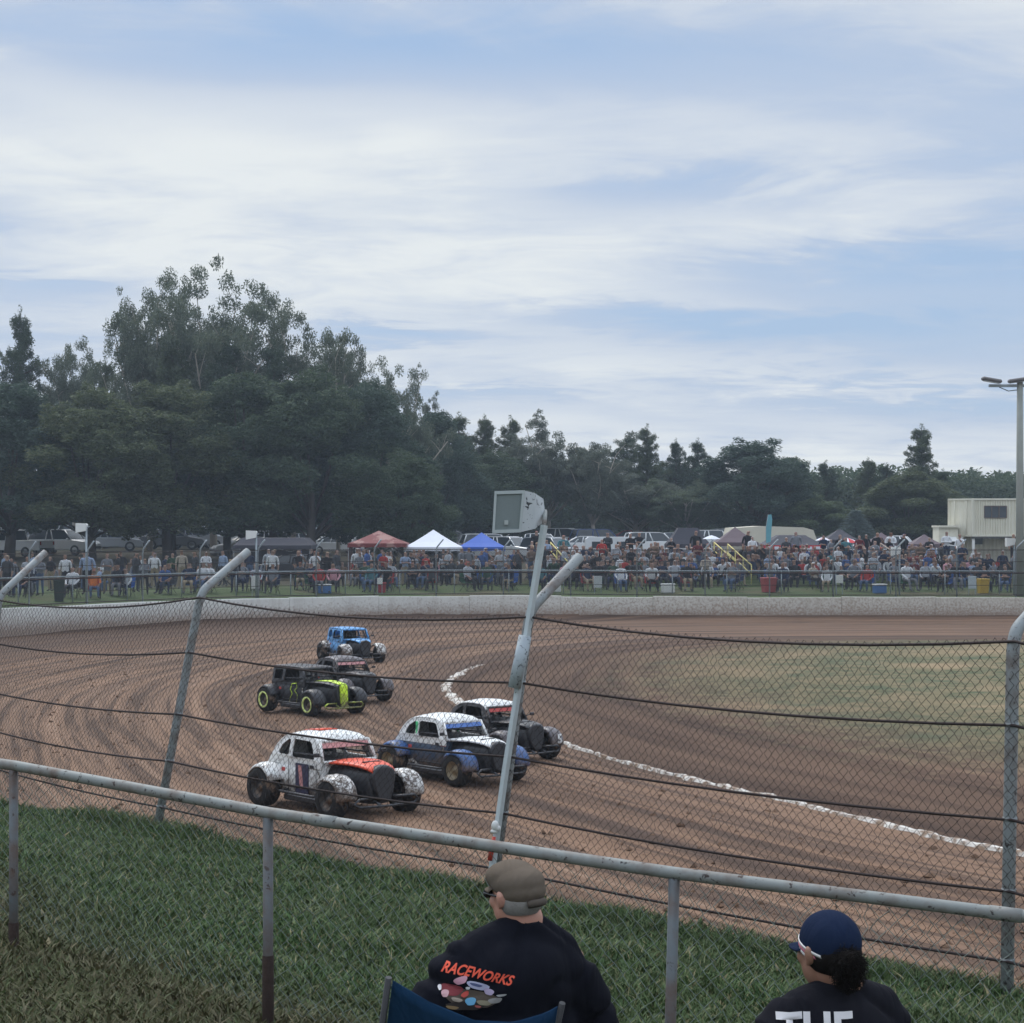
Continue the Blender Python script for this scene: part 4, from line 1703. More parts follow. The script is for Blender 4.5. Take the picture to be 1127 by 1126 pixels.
# front of the crowd on camp chairs, all along the low pipe fence
for d0, x0, x1, a, b, row in ((3.6, 300, 1120, 16, 62, 'front row'), (5.0, 130, 1120, 14, 54, 'second row')):
    px = x0
    while px < x1:
        Z = dWall(px, d0 + prnd.uniform(-.3, .4))
        pose = prnd.choice(['sit', 'sit_hunch', 'sit_back', 'sit_phone', 'sit', 'stand_arms' if prnd.random() < .3 else 'sit_back'])
        o = person(px, Z, pose, row, face=prnd.gauss(0, .35))
        if pose.startswith('sit'):
            chair_under(o, px)
        px += prnd.uniform(a, b)
# flat ground at the left: people behind the fence, standing and sitting, under the tents
for d0, x0, x1, a, b, row in ((7.5, 300, 590, 18, 44, 'third row'), (10.5, 330, 590, 20, 40, 'fourth row'), (14, 130, 590, 22, 60, 'fifth row'), (19, -4, 580, 30, 80, 'rearmost row')):
    px = x0
    while px < x1:
        Z = dWall(px, d0 + prnd.uniform(-.8, .8))
        pose = prnd.choice(['stand', 'stand_walk', 'stand_arms', 'sit', 'sit_back', 'stand_phone', 'sit_hunch'])
        o = person(px, Z, pose, row, face=prnd.gauss(0, .9))
        if pose.startswith('sit'):
            chair_under(o, px)
        px += prnd.uniform(a, b)
for px, d0, pose, col, hr in ((103, 4.0, 'sit', ('orange', (.60, .17, .04)), ('red cap', (.42, .03, .03))), (96, 6.5, 'stand', ('pale blue', (.30, .40, .58)), ('dark hair', (.02, .015, .012))),
                              (118, 6.2, 'stand_arms', ('grey', (.2, .21, .23)), None), (140, 4.4, 'sit_hunch', ('white', (.62, .63, .65)), None), (200, 10, 'stand', ('beige', (.42, .34, .25)), ('fair hair', (.36, .26, .14))),
                              (208, 4.6, 'sit_back', ('navy', (.018, .028, .07)), None), (258, 4.2, 'stand', ('black', (.018, .018, .022)), None), (170, 14, 'stand', ('white', (.62, .63, .65)), None),
                              (25, 7, 'sit', ('black', (.018, .018, .022)), None), (8, 9, 'stand', ('charcoal', (.05, .052, .058)), None), (44, 8, 'stand_arms', ('grey', (.2, .21, .23)), ('white cap', (.66, .66, .66))),
                              (72, 9, 'stand', ('white', (.62, .63, .65)), None), (80, 5, 'sit', ('white', (.62, .63, .65)), None), (182, 5, 'sit_hunch', ('blue', (.05, .13, .36)), None), (230, 5, 'sit', ('white', (.62, .63, .65)), None),
                              (367, 3.3, 'sit', ('pink', (.62, .25, .32)), ('fair hair', (.36, .26, .14))), (351, 3.2, 'sit', ('red', (.42, .035, .03)), ('brown hair', (.08, .045, .025))), (300, 7, 'stand', ('white', (.62, .63, .65)), ('white cap', (.66, .66, .66))),
                              (446, 7, 'stand_arms', ('pale blue', (.30, .40, .58)), None), (393, 8, 'stand', ('white', (.62, .63, .65)), ('white cap', (.66, .66, .66)))):
    Z = dWall(px, d0)
    o = person(px, Z, pose, 'near fence', face=prnd.gauss(0, .3), colour=col, hair=hr)
    if pose.startswith('sit'):
        chair_under(o, px)


print('PEOPLE', len(people), 'CHAIRS', len(chairs))
# the rest of the crowd, more than three hundred faces, as one mass
CV, CFc, CM = [], [], []
cmats = [SKIN[0], SKIN[1]] + [cloth(k_, v_) for k_, v_ in _S.items()] + [cloth('denim trousers', (.07, .11, .19)), cloth('dark hair', (.02, .015, .012)), cloth('brown hair', (.08, .045, .025)), SHOE]
base_n = 0
dat = {}
for key, me_ in BODY.items():
    co_ = np.empty(len(me_.vertices) * 3, np.float32)
    me_.vertices.foreach_get('co', co_)
    dat[key] = (co_.reshape(-1, 3), [tuple(p.vertices) for p in me_.polygons], [p.material_index for p in me_.polygons])
spots = []
for k in range(8):
    px = 600 + prnd.uniform(0, 12)
    while px < (1118 if k < 4 else 1045):
        if not (785 + (8 - k) * 3.5 < px < 797 + (8 - k) * 3.5 + 6):
            spots.append((px, 6.4 + 1.3 * k + prnd.uniform(.35, 1.15), 'sit' if prnd.random() < .85 else 'stand_arms'))
        px += abs(prnd.gauss(0, 14)) + 9
for _ in range(70):
    spots.append((prnd.uniform(390, 600), prnd.uniform(6, 16), prnd.choice(['stand', 'sit', 'stand_arms', 'sit_back'])))
for _ in range(34):
    spots.append((prnd.uniform(-5, 390), prnd.uniform(7, 24), prnd.choice(['stand', 'sit', 'stand_arms', 'sit_back', 'stand_walk'])))
for _ in range(30):
    spots.append((prnd.uniform(620, 1040), prnd.uniform(17.3, 20), prnd.choice(['stand', 'stand_arms', 'stand_walk'])))
for px, d, ps in spots:
    if ps == 'sit':
        ps = prnd.choice(['sit', 'sit_hunch', 'sit_back', 'sit_phone'])
    V_, F_, M_ = dat[(ps, prnd.random() < .4)]
    Zp_ = dWall(px, d)
    Xp = (px - 563.5) / F * Zp_
    a_ = prnd.gauss(0, .5)
    sc_ = prnd.uniform(.82, 1.06)
    ca, sa = math.cos(a_) * sc_, math.sin(a_) * sc_
    P_ = np.stack([V_[:, 0] * ca - V_[:, 1] * sa + Xp, V_[:, 0] * sa + V_[:, 1] * ca + Zp_, V_[:, 2] * sc_ + float(far_z(np.array(Xp), np.array(Zp_))) - (.1 if ps.startswith('sit') and Xp > .5 else 0)], -1)
    slots = [prnd.randint(0, 1), 2 + prnd.choice([0, 0, 0, 0, 1, 1, 1, 2, 2, 3, 3, 4, 5, 6, 7, 8, 11, 15]), prnd.choice([2, 3, 4, len(cmats) - 4, 5]), prnd.choice([len(cmats) - 3, len(cmats) - 2, 2, 6]), len(cmats) - 1]
    CV.append(P_)
    CFc += [tuple(i + base_n for i in f) for f in F_]
    CM += [slots[m] for m in M_]
    base_n += len(V_)
me = bpy.data.meshes.new('crowd')
me.from_pydata(np.concatenate(CV).tolist(), [], CFc)
me.polygons.foreach_set('material_index', CM)
me.polygons.foreach_set('use_smooth', [True] * len(CM))
for m in cmats:
    me.materials.append(m)
o = bpy.data.objects.new('crowd', me)
COL.objects.link(o)
tag(o, 'packed mass of spectators filling the gaps on the terrace', 'crowd', kind='stuff')


def uniq(lst, noun_group, cat):
    from collections import defaultdict
    g = defaultdict(list)
    for l, o, px in lst:
        g[l].append((px, o))
    side = {1: [''], 2: ['left ', 'right '], 3: ['leftmost ', 'middle ', 'rightmost ']}
    for l, m in g.items():
        m.sort(key=lambda q: q[0])
        for i, (px, o) in enumerate(m):
            if len(m) <= 3:
                pre = side[len(m)][i]
            else:
                pre = ('leftmost ', 'second ', 'third ', 'fourth ', 'fifth ', 'sixth ', 'seventh ', 'eighth ')[min(i, 7)]
            tag(o, (pre + l), cat, noun_group)


uniq(people, 'spectators beyond the far wall', 'person')
uniq(chairs, 'camp chairs beyond the far wall', 'camp chair')

# ------------------------------------------------------------------ far catch fence and low rail
FW = pm('far_fence_pipe', (.30, .34, .36), .55, .3, .2)
far = empty('far_catch_fence', (0, 88.8, 1))
tag(far, 'far catch fence of thin bent grey posts standing on the safety wall', 'fence')
inv4 = Matrix.Translation(-far.location)
FP = [-36, 32, 96, 157, 220, 284, 348, 412, 480, 554, 628, 701, 776, 847, 917, 986, 1053, 1118, 1185]
tops = []
for px in FP:
    Z = dWall(px, .22)
    b = at(px, 600, Z)
    b.z = .6
    c = Vector((b.x, b.y, 3.05))
    e = Vector((b.x + .32, b.y - .30, 3.45))
    mb = MB()
    mb.tube([b, c - Vector((0, 0, .12)), c + Vector((.04, -.04, .06)), e], .033, 6)
    o = mb.build('post', FW, far)
    o.matrix_parent_inverse = inv4
    tops.append((b, c))
for hh, rr_, nm in ((1.08, .02, 'cable'), (2.02, .034, 'cable'), (1.5, .012, 'cable'), (2.5, .012, 'cable'), (3.0, .014, 'cable')):
    mb = MB()
    mb.tube([Vector((b.x, b.y - .03, hh)) for b, c in tops], rr_, 5)
    o = mb.build(nm, CABLE, far)
    o.matrix_parent_inverse = inv4
# diamond mesh is finer than a pixel here: woven wire with its real, see-through coverage
t = MT('far_woven_wire')
tr = t.n('ShaderNodeBsdfTransparent')
ms = t.n('ShaderNodeMixShader')
t.col((.04, .042, .045))
t.set(.7, .2)


def wires(rotz):
    mp = t.n('ShaderNodeMapping')
    t.link(t.tc.outputs['UV'], mp.inputs[0])
    mp.inputs['Rotation'].default_value = (0, 0, rotz)
    wv = t.n('ShaderNodeTexWave')
    wv.wave_type = 'BANDS'
    wv.bands_direction = 'X'
    wv.inputs['Scale'].default_value = 3.2
    t.link(mp.outputs[0], wv.inputs[0])
    return t.ramp(wv.outputs['Fac'], [(.90, 0), (.96, 1)])


mxw = t.math('MAXIMUM', wires(R(45)), wires(R(-45)))
t.link(mxw, ms.inputs[0])
t.link(tr.outputs[0], ms.inputs[1])
t.link(t.b.outputs[0], ms.inputs[2])
t.link(ms.outputs[0], t.t.nodes['Material Output'].inputs['Surface'])
V, Fc, U, Vv = [], [], [], []
run = 0
for i, (b, c) in enumerate(tops):
    if i:
        run += (tops[i][0] - tops[i - 1][0]).length
    for z_ in (1.0, 3.05):
        V.append((b.x, b.y - .04, z_))
        U.append(run * 2)
        Vv.append(z_ * 2)
Fc = [(2 * i, 2 * i + 2, 2 * i + 3, 2 * i + 1) for i in range(len(tops) - 1)]
o = raw_obj('mesh_panel', V, Fc, t.m, far)
set_uv(o, U, Vv)
o.matrix_parent_inverse = inv4

lowf = empty('far_pipe_fence', (0, 91, 1))
tag(lowf, 'low grey pipe rail fence before the far crowd', 'fence')
inv5 = Matrix.Translation(-lowf.location)
pts = []
for px in range(-60, 1220, 20):
    Z = dWall(px, 2.6)
    p = at(px, 600, Z)
    pts.append(Vector((p.x, p.y, float(far_z(np.array(p.x), np.array(p.y))) + 1.0)))
mb = MB()
mb.tube(pts, .03, 6)
o = mb.build('top_rail', FW, lowf)
o.matrix_parent_inverse = inv5
for i in range(1, len(pts), 3):
    mb = MB()
    p = pts[i]
    mb.tube([p - Vector((0, 0, 1.1)), p], .027, 6)
    o = mb.build('post', FW, lowf)
    o.matrix_parent_inverse = inv5

# ------------------------------------------------------------------ tents
def base_at(px, Z):
    X = (px - 563.5) / F * Z
    return Vector((X, Z, float(far_z(np.array(X), np.array(Z)))))


def gazebo(name, px0, px1, peak, eave, Z, mat, label, cat='marquee', flat=0.0, rot=0.0, valance=.22, legmat=None, walls=()):
    b = base_at((px0 + px1) / 2, Z)
    w_ = (px1 - px0) / F * Z
    zt = HC - (peak - HZ) / F * Z - b.z
    ze = HC - (eave - HZ) / F * Z - b.z
    root = empty(name, b, rot)
    mb = MB()
    h_ = w_ / 2
    secs = []
    for u in (0, .35, .7, 1):
        hh = h_ * (1 - u) + h_ * flat * u
        zc_ = ze + (zt - ze) * (u ** 1.12)
        secs.append([(-hh, -hh, zc_), (0, -hh, zc_ - .05 * (1 - u)), (hh, -hh, zc_), (hh, 0, zc_ - .05 * (1 - u)), (hh, hh, zc_), (0, hh, zc_ - .05 * (1 - u)), (-hh, hh, zc_), (-hh, 0, zc_ - .05 * (1 - u))])
    mb.loft(secs, smooth=False)
    mb.build('canopy', mat, root)
    mb = MB()
    vv = valance
    n_ = 12
    for s, ax in ((-1, 0), (1, 0), (-1, 1), (1, 1)):
        a_, b_ = [], []
        for i in range(n_ + 1):
            u = -h_ + 2 * h_ * i / n_
            p = (u, s * (h_ + .005)) if ax == 0 else (s * (h_ + .005), u)
            a_.append((p[0], p[1], ze + .01))
            b_.append((p[0], p[1], ze - vv * (.85 if i % 2 else 1)))
        k = len(a_)
        mb.add(a_ + b_, [(i, i + 1, k + i + 1, k + i) for i in range(k - 1)])
    mb.build('valance', mat, root)
    lm_ = legmat or pm('tent_leg', (.35, .36, .37), .5, .5)
    for sx in (-1, 1):
        for sy in (-1, 1):
            mb = MB()
            mb.box((sx * (h_ - .05), sy * (h_ - .05), ze / 2 - .1), (.045, .045, ze + .2))
            mb.build('leg', lm_, root)
    mb = MB()
    for sx in (-1, 1):
        mb.tube([(sx * h_ * .97, -h_ * .97, ze - .1), (sx * h_ * .48, -h_ * .97, ze - .35), (0, -h_ * .97, ze - .1)], .014, 4)
    mb.build('truss', lm_, root)
    for wd in walls:
        mb = MB()
        if wd == 'back':
            mb.box((0, h_ - .02, ze / 2), (w_ * .98, .02, ze))
        if wd == 'left':
            mb.box((-h_ + .02, 0, ze / 2), (.02, w_ * .98, ze))
        mb.build('side_wall', mat, root)
    tag(root, label, cat, 'marquees behind the crowd')
    return root, h_, ze


TW = pm('tent_white', (.66, .68, .74), .7, 0, .06, 3)
TBl = pm('tent_blue', (.03, .10, .42), .65, 0, .1, 3)
TR = MT('tent_red_dye')
ov = TR.vec('Object')
TR.col(TR.mix(TR.ramp(TR.noise(ov, 1.4, 4, .6), [(.50, 0), (.58, 1)]), (.15, .022, .022), (.28, .14, .12)))
TR.set(.7)
TD = pm('tent_dark', (.035, .033, .045), .7, 0, .15, 3)
TM = pm('tent_maroon', (.11, .075, .085), .7, 0, .15, 3)
gazebo('marquee', 385, 449, 584, 598, 113, TR.m, 'red patterned marquee with dark side panels, left of the white one', walls=('left',))
gazebo('marquee', 446, 508, 583, 602, 114, TW, 'white pop-up marquee between the red and blue ones')
gazebo('marquee', 504, 556, 586, 602, 117, TBl, 'blue pop-up marquee right of the white one')
gazebo('marquee', 733, 780, 581, 599, 118, TD, 'dark slate marquee in the middle of the stand skyline', flat=.45)
gazebo('marquee', 786, 832, 580, 597, 117, TM, 'grey maroon peaked marquee right of the yellow handrails')
r_, h_, ze = gazebo('marquee', 836, 904, 589, 600, 115, TD, 'black topped marquee with red valance and white lettering', flat=.42, valance=.02)
TRV = pm('tent_red', (.48, .03, .04), .7, 0, .1, 3)
mb = MB()
mb.box((0, -h_ - .02, ze - .14), (h_ * 2 + .02, .03, .30))
v_ = mb.build('red_band', TRV, r_)
mb = MB()
for i in range(9):
    mb.box((-h_ + .35 + i * .38, -h_ - .045, ze - .14), (.24 if i % 3 else .13, .012, .16), bev=.003)
mb.build('white_lettering', TW, v_)
gazebo('marquee', 906, 942, 583, 594, 122, TD, 'dark green peaked marquee half hidden left of the blue-grey fir', flat=.1)
# black awning beside the black car, in the left trees
gazebo('awning', 262, 346, 592, 600, 118, TD, 'black flat awning under the dark left trees', cat='awning', flat=.8, walls=('back',))
gazebo('marquee', 955, 985, 586, 597, 124, TM, 'small grey maroon marquee right of the blue-grey fir')
gazebo('marquee', 1000, 1034, 588, 599, 123, TM, 'grey maroon marquee directly left of the cream kiosk')
# long cream tent
b = base_at(846, 128)
root = empty('cream_tent', b)
Zq = 128
w_ = 96 / F * Zq
ze = HC - (598 - HZ) / F * Zq - b.z
zt = HC - (579 - HZ) / F * Zq - b.z
mb = MB()
mb.prism([(-w_ / 2, ze), (-w_ / 2 + .25, zt - .12), (-w_ / 2 + 2.0, zt), (w_ / 2 - .9, zt - .08), (w_ / 2 - .3, zt - .25), (w_ / 2, ze)], 'Y', -2.5, 2.5)
CRM = pm('cream_canvas', (.58, .54, .44), .8, 0, .1, 2)
mb.build('roof', CRM, root)
mb = MB()
mb.box((0, 0, ze / 2 - .05), (w_ - .3, 4.6, ze + .1))
mb.build('wall', pm('cream_canvas_wall', (.45, .42, .36), .8, 0, .1, 2), root)
tag(root, 'long cream tent roof behind the black topped marquee', 'tent')


def umbrella(px, top, wpx, Z, m1, m2, label):
    b = base_at(px, Z)
    zt = HC - (top - HZ) / F * Z - b.z
    rad = wpx / 2 / F * Z
    root = empty('umbrella', b)
    mb = MB()
    vs = [Vector((0, 0, zt))]
    n_ = 8
    for ring, f in enumerate((.5, 1.0)):
        for i in range(n_):
            a = i * 2 * math.pi / n_
            vs.append(Vector((rad * f * math.cos(a), rad * f * math.sin(a), zt - rad * .42 * f ** 1.3)))
    mb.v = [tuple(v) for v in vs]
    for i in range(n_):
        j = (i + 1) % n_
        mb.f += [(0, 1 + i, 1 + j), (1 + i, 1 + n_ + i, 1 + n_ + j, 1 + j)]
        mb.sm += [False, False]
        mb.mi += [i % 2, i % 2]
    mb.build('canopy', [m1, m2], root)
    mb = MB()
    mb.tube([(0, 0, -.1), (0, 0, zt)], .02, 6)
    mb.build('pole', FW, root)
    tag(root, label, 'umbrella', 'sun umbrellas above the crowd')


umbrella(933, 592, 26, 112, TRV, TW, 'red and white striped umbrella above the right-hand crowd')
umbrella(783, 589, 20, 114, TW, TW, 'white umbrella left of the grey maroon peaked marquee')
umbrella(906, 591, 18, 111, TW, pm('umbrella_pink', (.5, .3, .3), .7), 'white and pink umbrella right of the red valance marquee')

# feather flag
b = base_at(843, 112)
root = empty('feather_flag', b)
zt = HC - (566 - HZ) / F * 112 - b.z
mb = MB()
mb.tube([(0, 0, -.1), (0, 0, zt * .8), (.12, 0, zt)], .015, 6)
mb.build('pole', FW, root)
mb = MB()
mb.prism([(.0, zt * .56), (.0, zt * .82), (.13, zt * .99), (.30, zt), (.34, zt * .93), (.26, zt * .58)], 'Y', -.006, .006)
mb.build('sail', pm('flag_teal', (.12, .34, .40), .7, 0, .15, 5), root)
tag(root, 'teal feather flag rising between the marquees', 'flag')


# terrace stair handrails
def handrail(name, pA, pB, dA, dB, mat, label, n_=4):
    root = empty(name, base_at(pA[0], dWall(pA[0], dA)))
    invh = Matrix.Translation(-root.location)
    A = at(pA[0], pA[1], dWall(pA[0], dA))
    B = at(pB[0], pB[1], dWall(pB[0], dB))
    for hh, nm in ((0, 'top_rail'), (.42, 'mid_rail')):
        mb = MB()
        mb.tube([A - Vector((0, 0, hh)), B - Vector((0, 0, hh))], .032, 6)
        o = mb.build(nm, mat, root)
        o.matrix_parent_inverse = invh
    for i in range(n_):
        p = A.lerp(B, i / (n_ - 1))
        g = float(far_z(np.array(p.x), np.array(p.y)))
        mb = MB()
        mb.tube([Vector((p.x, p.y, g - .1)), p], .028, 6)
        o = mb.build('post', mat, root)
        o.matrix_parent_inverse = invh
    tag(root, label, 'handrail', 'handrails on the terrace stairs')


YEL = pm('yellow_rail_paint', (.60, .52, .17), .6)
handrail('handrail', (606, 597), (628, 622), 15, 6, YEL, 'yellow stair handrail beside the loudspeaker pole')
handrail('handrail', (786, 597), (812, 620), 15.5, 8, YEL, 'left yellow stair handrail in the middle of the stand')
handrail('handrail', (801, 599), (827, 622), 15.5, 8, YEL, 'right yellow stair handrail in the middle of the stand')
handrail('handrail', (969, 598), (1000, 619), 15.5, 8, pm('brown_rail_paint', (.25, .19, .14), .6), 'brown stair handrail in the right-hand stand')

# ------------------------------------------------------------------ signs, lamps, bins, eskies
WHT = pm('white_enamel', (.72, .72, .70), .5, 0, .06)


def boxlamp(px, top, Z, label, wpx=11, side=-1):
    b = base_at(px, Z)
    zt = HC - (top - HZ) / F * Z - b.z
    root = empty('box_lamp', b)
    mb = MB()
    mb.tube([(0, 0, -.2), (0, 0, zt)], .04, 8)
    mb.build('pole', FW, root)
    mb = MB()
    w_ = wpx / F * Z
    mb.prism([(-w_, zt - .30), (0, zt - .22), (.04, zt + .02), (0, zt + .06), (-w_, zt + .08)], 'Y', -.16, .16)
    mb.build('lamp_housing', WHT, root)
    mb = MB()
    mb.tube([(0, 0, zt - .12), (.12, 0, zt - .05)], .025, 6)
    mb.build('bracket', FW, root)
    tag(root, label, 'lamp', 'white box lamps on poles by the far fence')


boxlamp(95, 578, dWall(95, 1.2), 'white box lamp on a pole by the left end of the far fence')
boxlamp(282, 586, dWall(282, 1.0), 'white box lamp on a pole above a small white sign')
boxlamp(990, 604, dWall(990, 2.0), 'small white box lamp on a short pole near the brown handrail', 9)
boxlamp(1116, 594, dWall(1116, 2.2), 'white box lamp beside the tall light pole', 9)


def sign(px, y0, y1, wpx, Z, mat, label, nm='sign', cat='sign'):
    c = at(px, (y0 + y1) / 2, Z)
    h = (y1 - y0) / F * Z
    g = float(far_z(np.array(c.x), np.array(c.y)))
    root = empty(nm, (c.x, c.y, g))
    mb = MB()
    mb.box((0, 0, c.z - g), (wpx / F * Z, .03, h), bev=.01)
    mb.build('board', mat, root)
    for s in (-1, 1):
        mb = MB()
        mb.box((s * wpx / F * Z * .4, .035, (c.z - g) / 2 - .05), (.03, .03, c.z - g + .1))
        mb.build('stake', FW, root)
    tag(root, label, cat)


sign(281, 634, 648, 9, dWall(281, 1.6), WHT, 'blank white upright notice board on the far fence below a box lamp')
sign(418, 636, 643, 6, dWall(418, 2.4), WHT, 'small white square notice above the red drum')
sign(658, 634, 647, 9, dWall(658, 2.4), pm('pale_grey_board', (.5, .52, .53), .6), 'pale grey board leaning at the front of the stand')
sign(1070, 634, 648, 9, dWall(1071, 2.4), pm('pale_blue_board', (.5, .56, .60), .6), 'pale board standing left of the yellow bin')
sign(924, 633, 642, 8, dWall(924, 2.4), WHT, 'white notice board on the fence below the red umbrella')


def bin_(px, base, top, wpx, Z, mat, label, nm='wheelie_bin', cat='bin'):
    b = base_at(px, Z)
    h = (base - top) / F * Z
    w_ = wpx / F * Z / 2
    root = empty(nm, b, .2)
    mb = MB()
    mb.loft([[(-w_ * .8, -w_ * .7, 0), (w_ * .8, -w_ * .7, 0), (w_ * .8, w_ * .8, 0), (-w_ * .8, w_ * .8, 0)], [(-w_, -w_ * .9, h * .9), (w_, -w_ * .9, h * .9), (w_, w_, h * .9), (-w_, w_, h * .9)]], smooth=False)
    mb.build('tub', mat, root)
    mb = MB()
    mb.box((0, 0, h * .95), (w_ * 2.1, w_ * 2.1, h * .09), bev=.02)
    mb.build('lid', mat, root)
    tag(root, label, cat)


bin_(1082, 648, 632, 11, dWall(1082, 3.0), pm('yellow_plastic', (.55, .36, .04), .5), 'yellow wheelie bin on the grass before the cream building')
bin_(65, 650, 626, 12, dWall(64, 3.4), pm('dark_green_plastic', (.02, .035, .03), .5), 'dark wheelie bin with pale lid near the far left end of the fence')
bin_(420, 654, 643, 9, dWall(420, 3.0), pm('red_plastic', (.35, .02, .03), .5), 'red drum bin under the small white notice', 'drum_bin')
bin_(846, 643, 627, 15, dWall(846, 3.6), pm('faded_red_plastic', (.40, .07, .07), .6), 'big faded red tub in the front row below the black topped marquee', 'tub', 'tub')


def esky(px, Z, mat, label, w_=.55):
    b = base_at(px, Z)
    root = empty('cool_box', b, .3)
    mb = MB()
    mb.box((0, 0, .17), (w_, .34, .34), bev=.03)
    mb.build('box', mat, root)
    mb = MB()
    mb.box((0, 0, .38), (w_ + .03, .37, .07), bev=.02)
    mb.build('lid', WHT, root)
    tag(root, label, 'cool box', 'cool boxes among the spectators')


esky(357, dWall(357, 2.9), pm('blue_plastic', (.06, .16, .38), .5), 'blue cool box before the spectator in red left of the red marquee')
esky(610, dWall(612, 3.1), WHT, 'white cool box at the foot of the first yellow handrail')
esky(735, dWall(737, 3.0), WHT, 'white cool box in the front row below the dark marquee')
esky(968, dWall(968, 2.9), pm('blue_plastic', (.06, .16, .38), .5), 'blue cool box in the front row beside the brown handrail')

# ------------------------------------------------------------------ tall light pole
Z = dWall(1122, 1.6)
b = base_at(1122.5, Z)
root = empty('light_pole', b)
zt = HC - (419 - HZ) / F * Z - b.z
LP = pm('weathered_timber_pole', (.27, .28, .25), .8, 0, .2, 2, .3)
mb = MB()
mb.tube([(0, 0, -.3), (0, 0, zt * .5), (0, 0, zt)], [.19, .165, .13], 12)
mb.build('pole', LP, root)
mb = MB()
mb.box((-.1, 0, zt - .22), (2.5, .12, .12), bev=.01)
mb.build('crossarm', FW, root)
for dx_ in (-1.15, .0, 1.0):
    mb = MB()
    m_ = Matrix.Rotation(R(10 if dx_ < 0 else -8), 3, 'Y')
    mb.box((dx_ - .1, -.1, zt + .02), (.85, .42, .16), rot=m_, bev=.05)
    o = mb.build('floodlight', pm('floodlight_housing', (.13, .12, .12), .5, .3), root)
    mb = MB()
    mb.box((dx_ - .1, -.13, zt - .075), (.7, .32, .015), rot=m_)
    mb.build('glass', pm('floodlight_glass', (.35, .36, .37), .15), o)
mb = MB()
mb.tube([(-.9, 0, zt - .28), (-.5, 0, zt - .45), (-.1, 0, zt - .40)], .02, 5)
mb.build('cable', SHOE, root)
tag(root, 'tall weathered light pole with dark floodlights at the right edge', 'light pole')

# ------------------------------------------------------------------ container building
Zc = 138.0
kk = F / Zc
cream = MT('cream_painted_steel')
ov = cream.vec('Object')
n1 = cream.noise(ov, 1.2, 4, .6)
n3 = cream.noise(cream.vec('Object', (1, 1, .15)), 4, 4, .6)
c = cream.mix(n1, (.64, .61, .49), (.74, .71, .60))
c = cream.mix(cream.ramp(n3, [(.55, 0), (.8, .5)]), c, (.32, .27, .18))
cream.col(c)
cream.set(.6)
CR = cream.m
x0 = (1051 - 563.5) / kk
yb = HC - (590.5 - HZ) / kk
ytop = HC - (548.5 - HZ) / kk
g = float(far_z(np.array(x0), np.array(Zc)))
root = empty('container_office', (x0, Zc, g))
H = ytop - yb
zb = yb - g
wend = 20 / kk


def corrugated(mb, p0, p1, z0, z1, n_, depth):
    p0, p1 = Vector(p0), Vector(p1)
    d = (p1 - p0) / n_
    nn = Vector((d.y, -d.x, 0)).normalized()
    lo, hi = [], []
    for i in range(n_):
        for f, o_ in ((0, 0), (.18, 1), (.5, 1), (.68, 0)):
            p = p0 + d * (i + f) - nn * (depth * o_)
            lo.append(Vector((p.x, p.y, z0)))
            hi.append(Vector((p.x, p.y, z1)))
    lo.append(Vector((p1.x, p1.y, z0)))
    hi.append(Vector((p1.x, p1.y, z1)))
    k = len(lo)
    mb.add(lo + hi, [(i, i + 1, k + i + 1, k + i) for i in range(k - 1)])


# corner seen at px 1070; end doors run back-left to 1051, long side runs right
c0 = Vector((19.5 / kk, 0, 0))
cL = Vector((.0, 1.9, 0))
cR = c0 + Vector((6.0, .35, 0))
cB = cL + (cR - c0)
mb = MB()
wx0, wx1 = 13 / kk, 38 / kk
wz0, wz1 = zb + (590.5 - 570) / kk, zb + (590.5 - 557) / kk
dirR = (cR - c0).normalized()
for a_, b_, z0, z1, n_ in ((0, wx0, zb + .12, zb + H - .12, 5), (wx0, wx1, zb + .12, wz0, 9), (wx0, wx1, wz1, zb + H - .12, 9), (wx1, 6.0, zb + .12, zb + H - .12, 16)):
    corrugated(mb, c0 + dirR * a_, c0 + dirR * b_, z0, z1, n_, .07)
mb.build('side_wall', CR, root)
mb = MB()
corrugated(mb, cL, c0, zb + .12, zb + H - .12, 4, .05)
for f in (.25, .75):
    p = cL.lerp(c0, f) + Vector((-.04, -.06, 0))
    mb.tube([p + Vector((0, 0, zb + .15)), p + Vector((0, 0, zb + H - .15))], .025, 5)
mb.build('end_door', CR, root)
mb = MB()
for p in (c0, cL, cR, cB):
    mb.box(p + Vector((0, 0, zb + H / 2)), (.14, .14, H), bev=.01)
for a_, b_ in ((c0, cR), (cL, c0), (cL, cB), (cB, cR)):
    for z_ in (zb + .06, zb + H - .06):
        m_ = (a_ + b_) / 2
        L_ = (b_ - a_).length
        an = math.atan2((b_ - a_).y, (b_ - a_).x)
        mb.box(m_ + Vector((0, 0, z_)), (L_, .11, .12), rot=an)
mb.build('frame', CR, root)
mb = MB()
mb.add([p + Vector((0, 0, zb + H + .0)) for p in (c0, cR, cB, cL)] + [p + Vector((0, 0, zb + H - .03)) for p in (c0, cR, cB, cL)], [(0, 1, 2, 3), (4, 5, 6, 7)])
mb.add([p + Vector((0, 0, zb + .02)) for p in (c0, cR, cB, cL)] + [p + Vector((0, 0, zb + .06)) for p in (c0, cR, cB, cL)], [(0, 1, 2, 3), (4, 5, 6, 7)])
mb.build('roof', CR, root)
mb = MB()
mb.box(c0 + dirR * ((wx0 + wx1) / 2) + Vector((0, .06, (wz0 + wz1) / 2)), (wx1 - wx0 - .04, .05, wz1 - wz0 - .04), rot=math.atan2(dirR.y, dirR.x))
o = mb.build('window', pm('office_window_glass', (.06, .07, .085), .15, 0, .4, 1.2), root)
mb = MB()
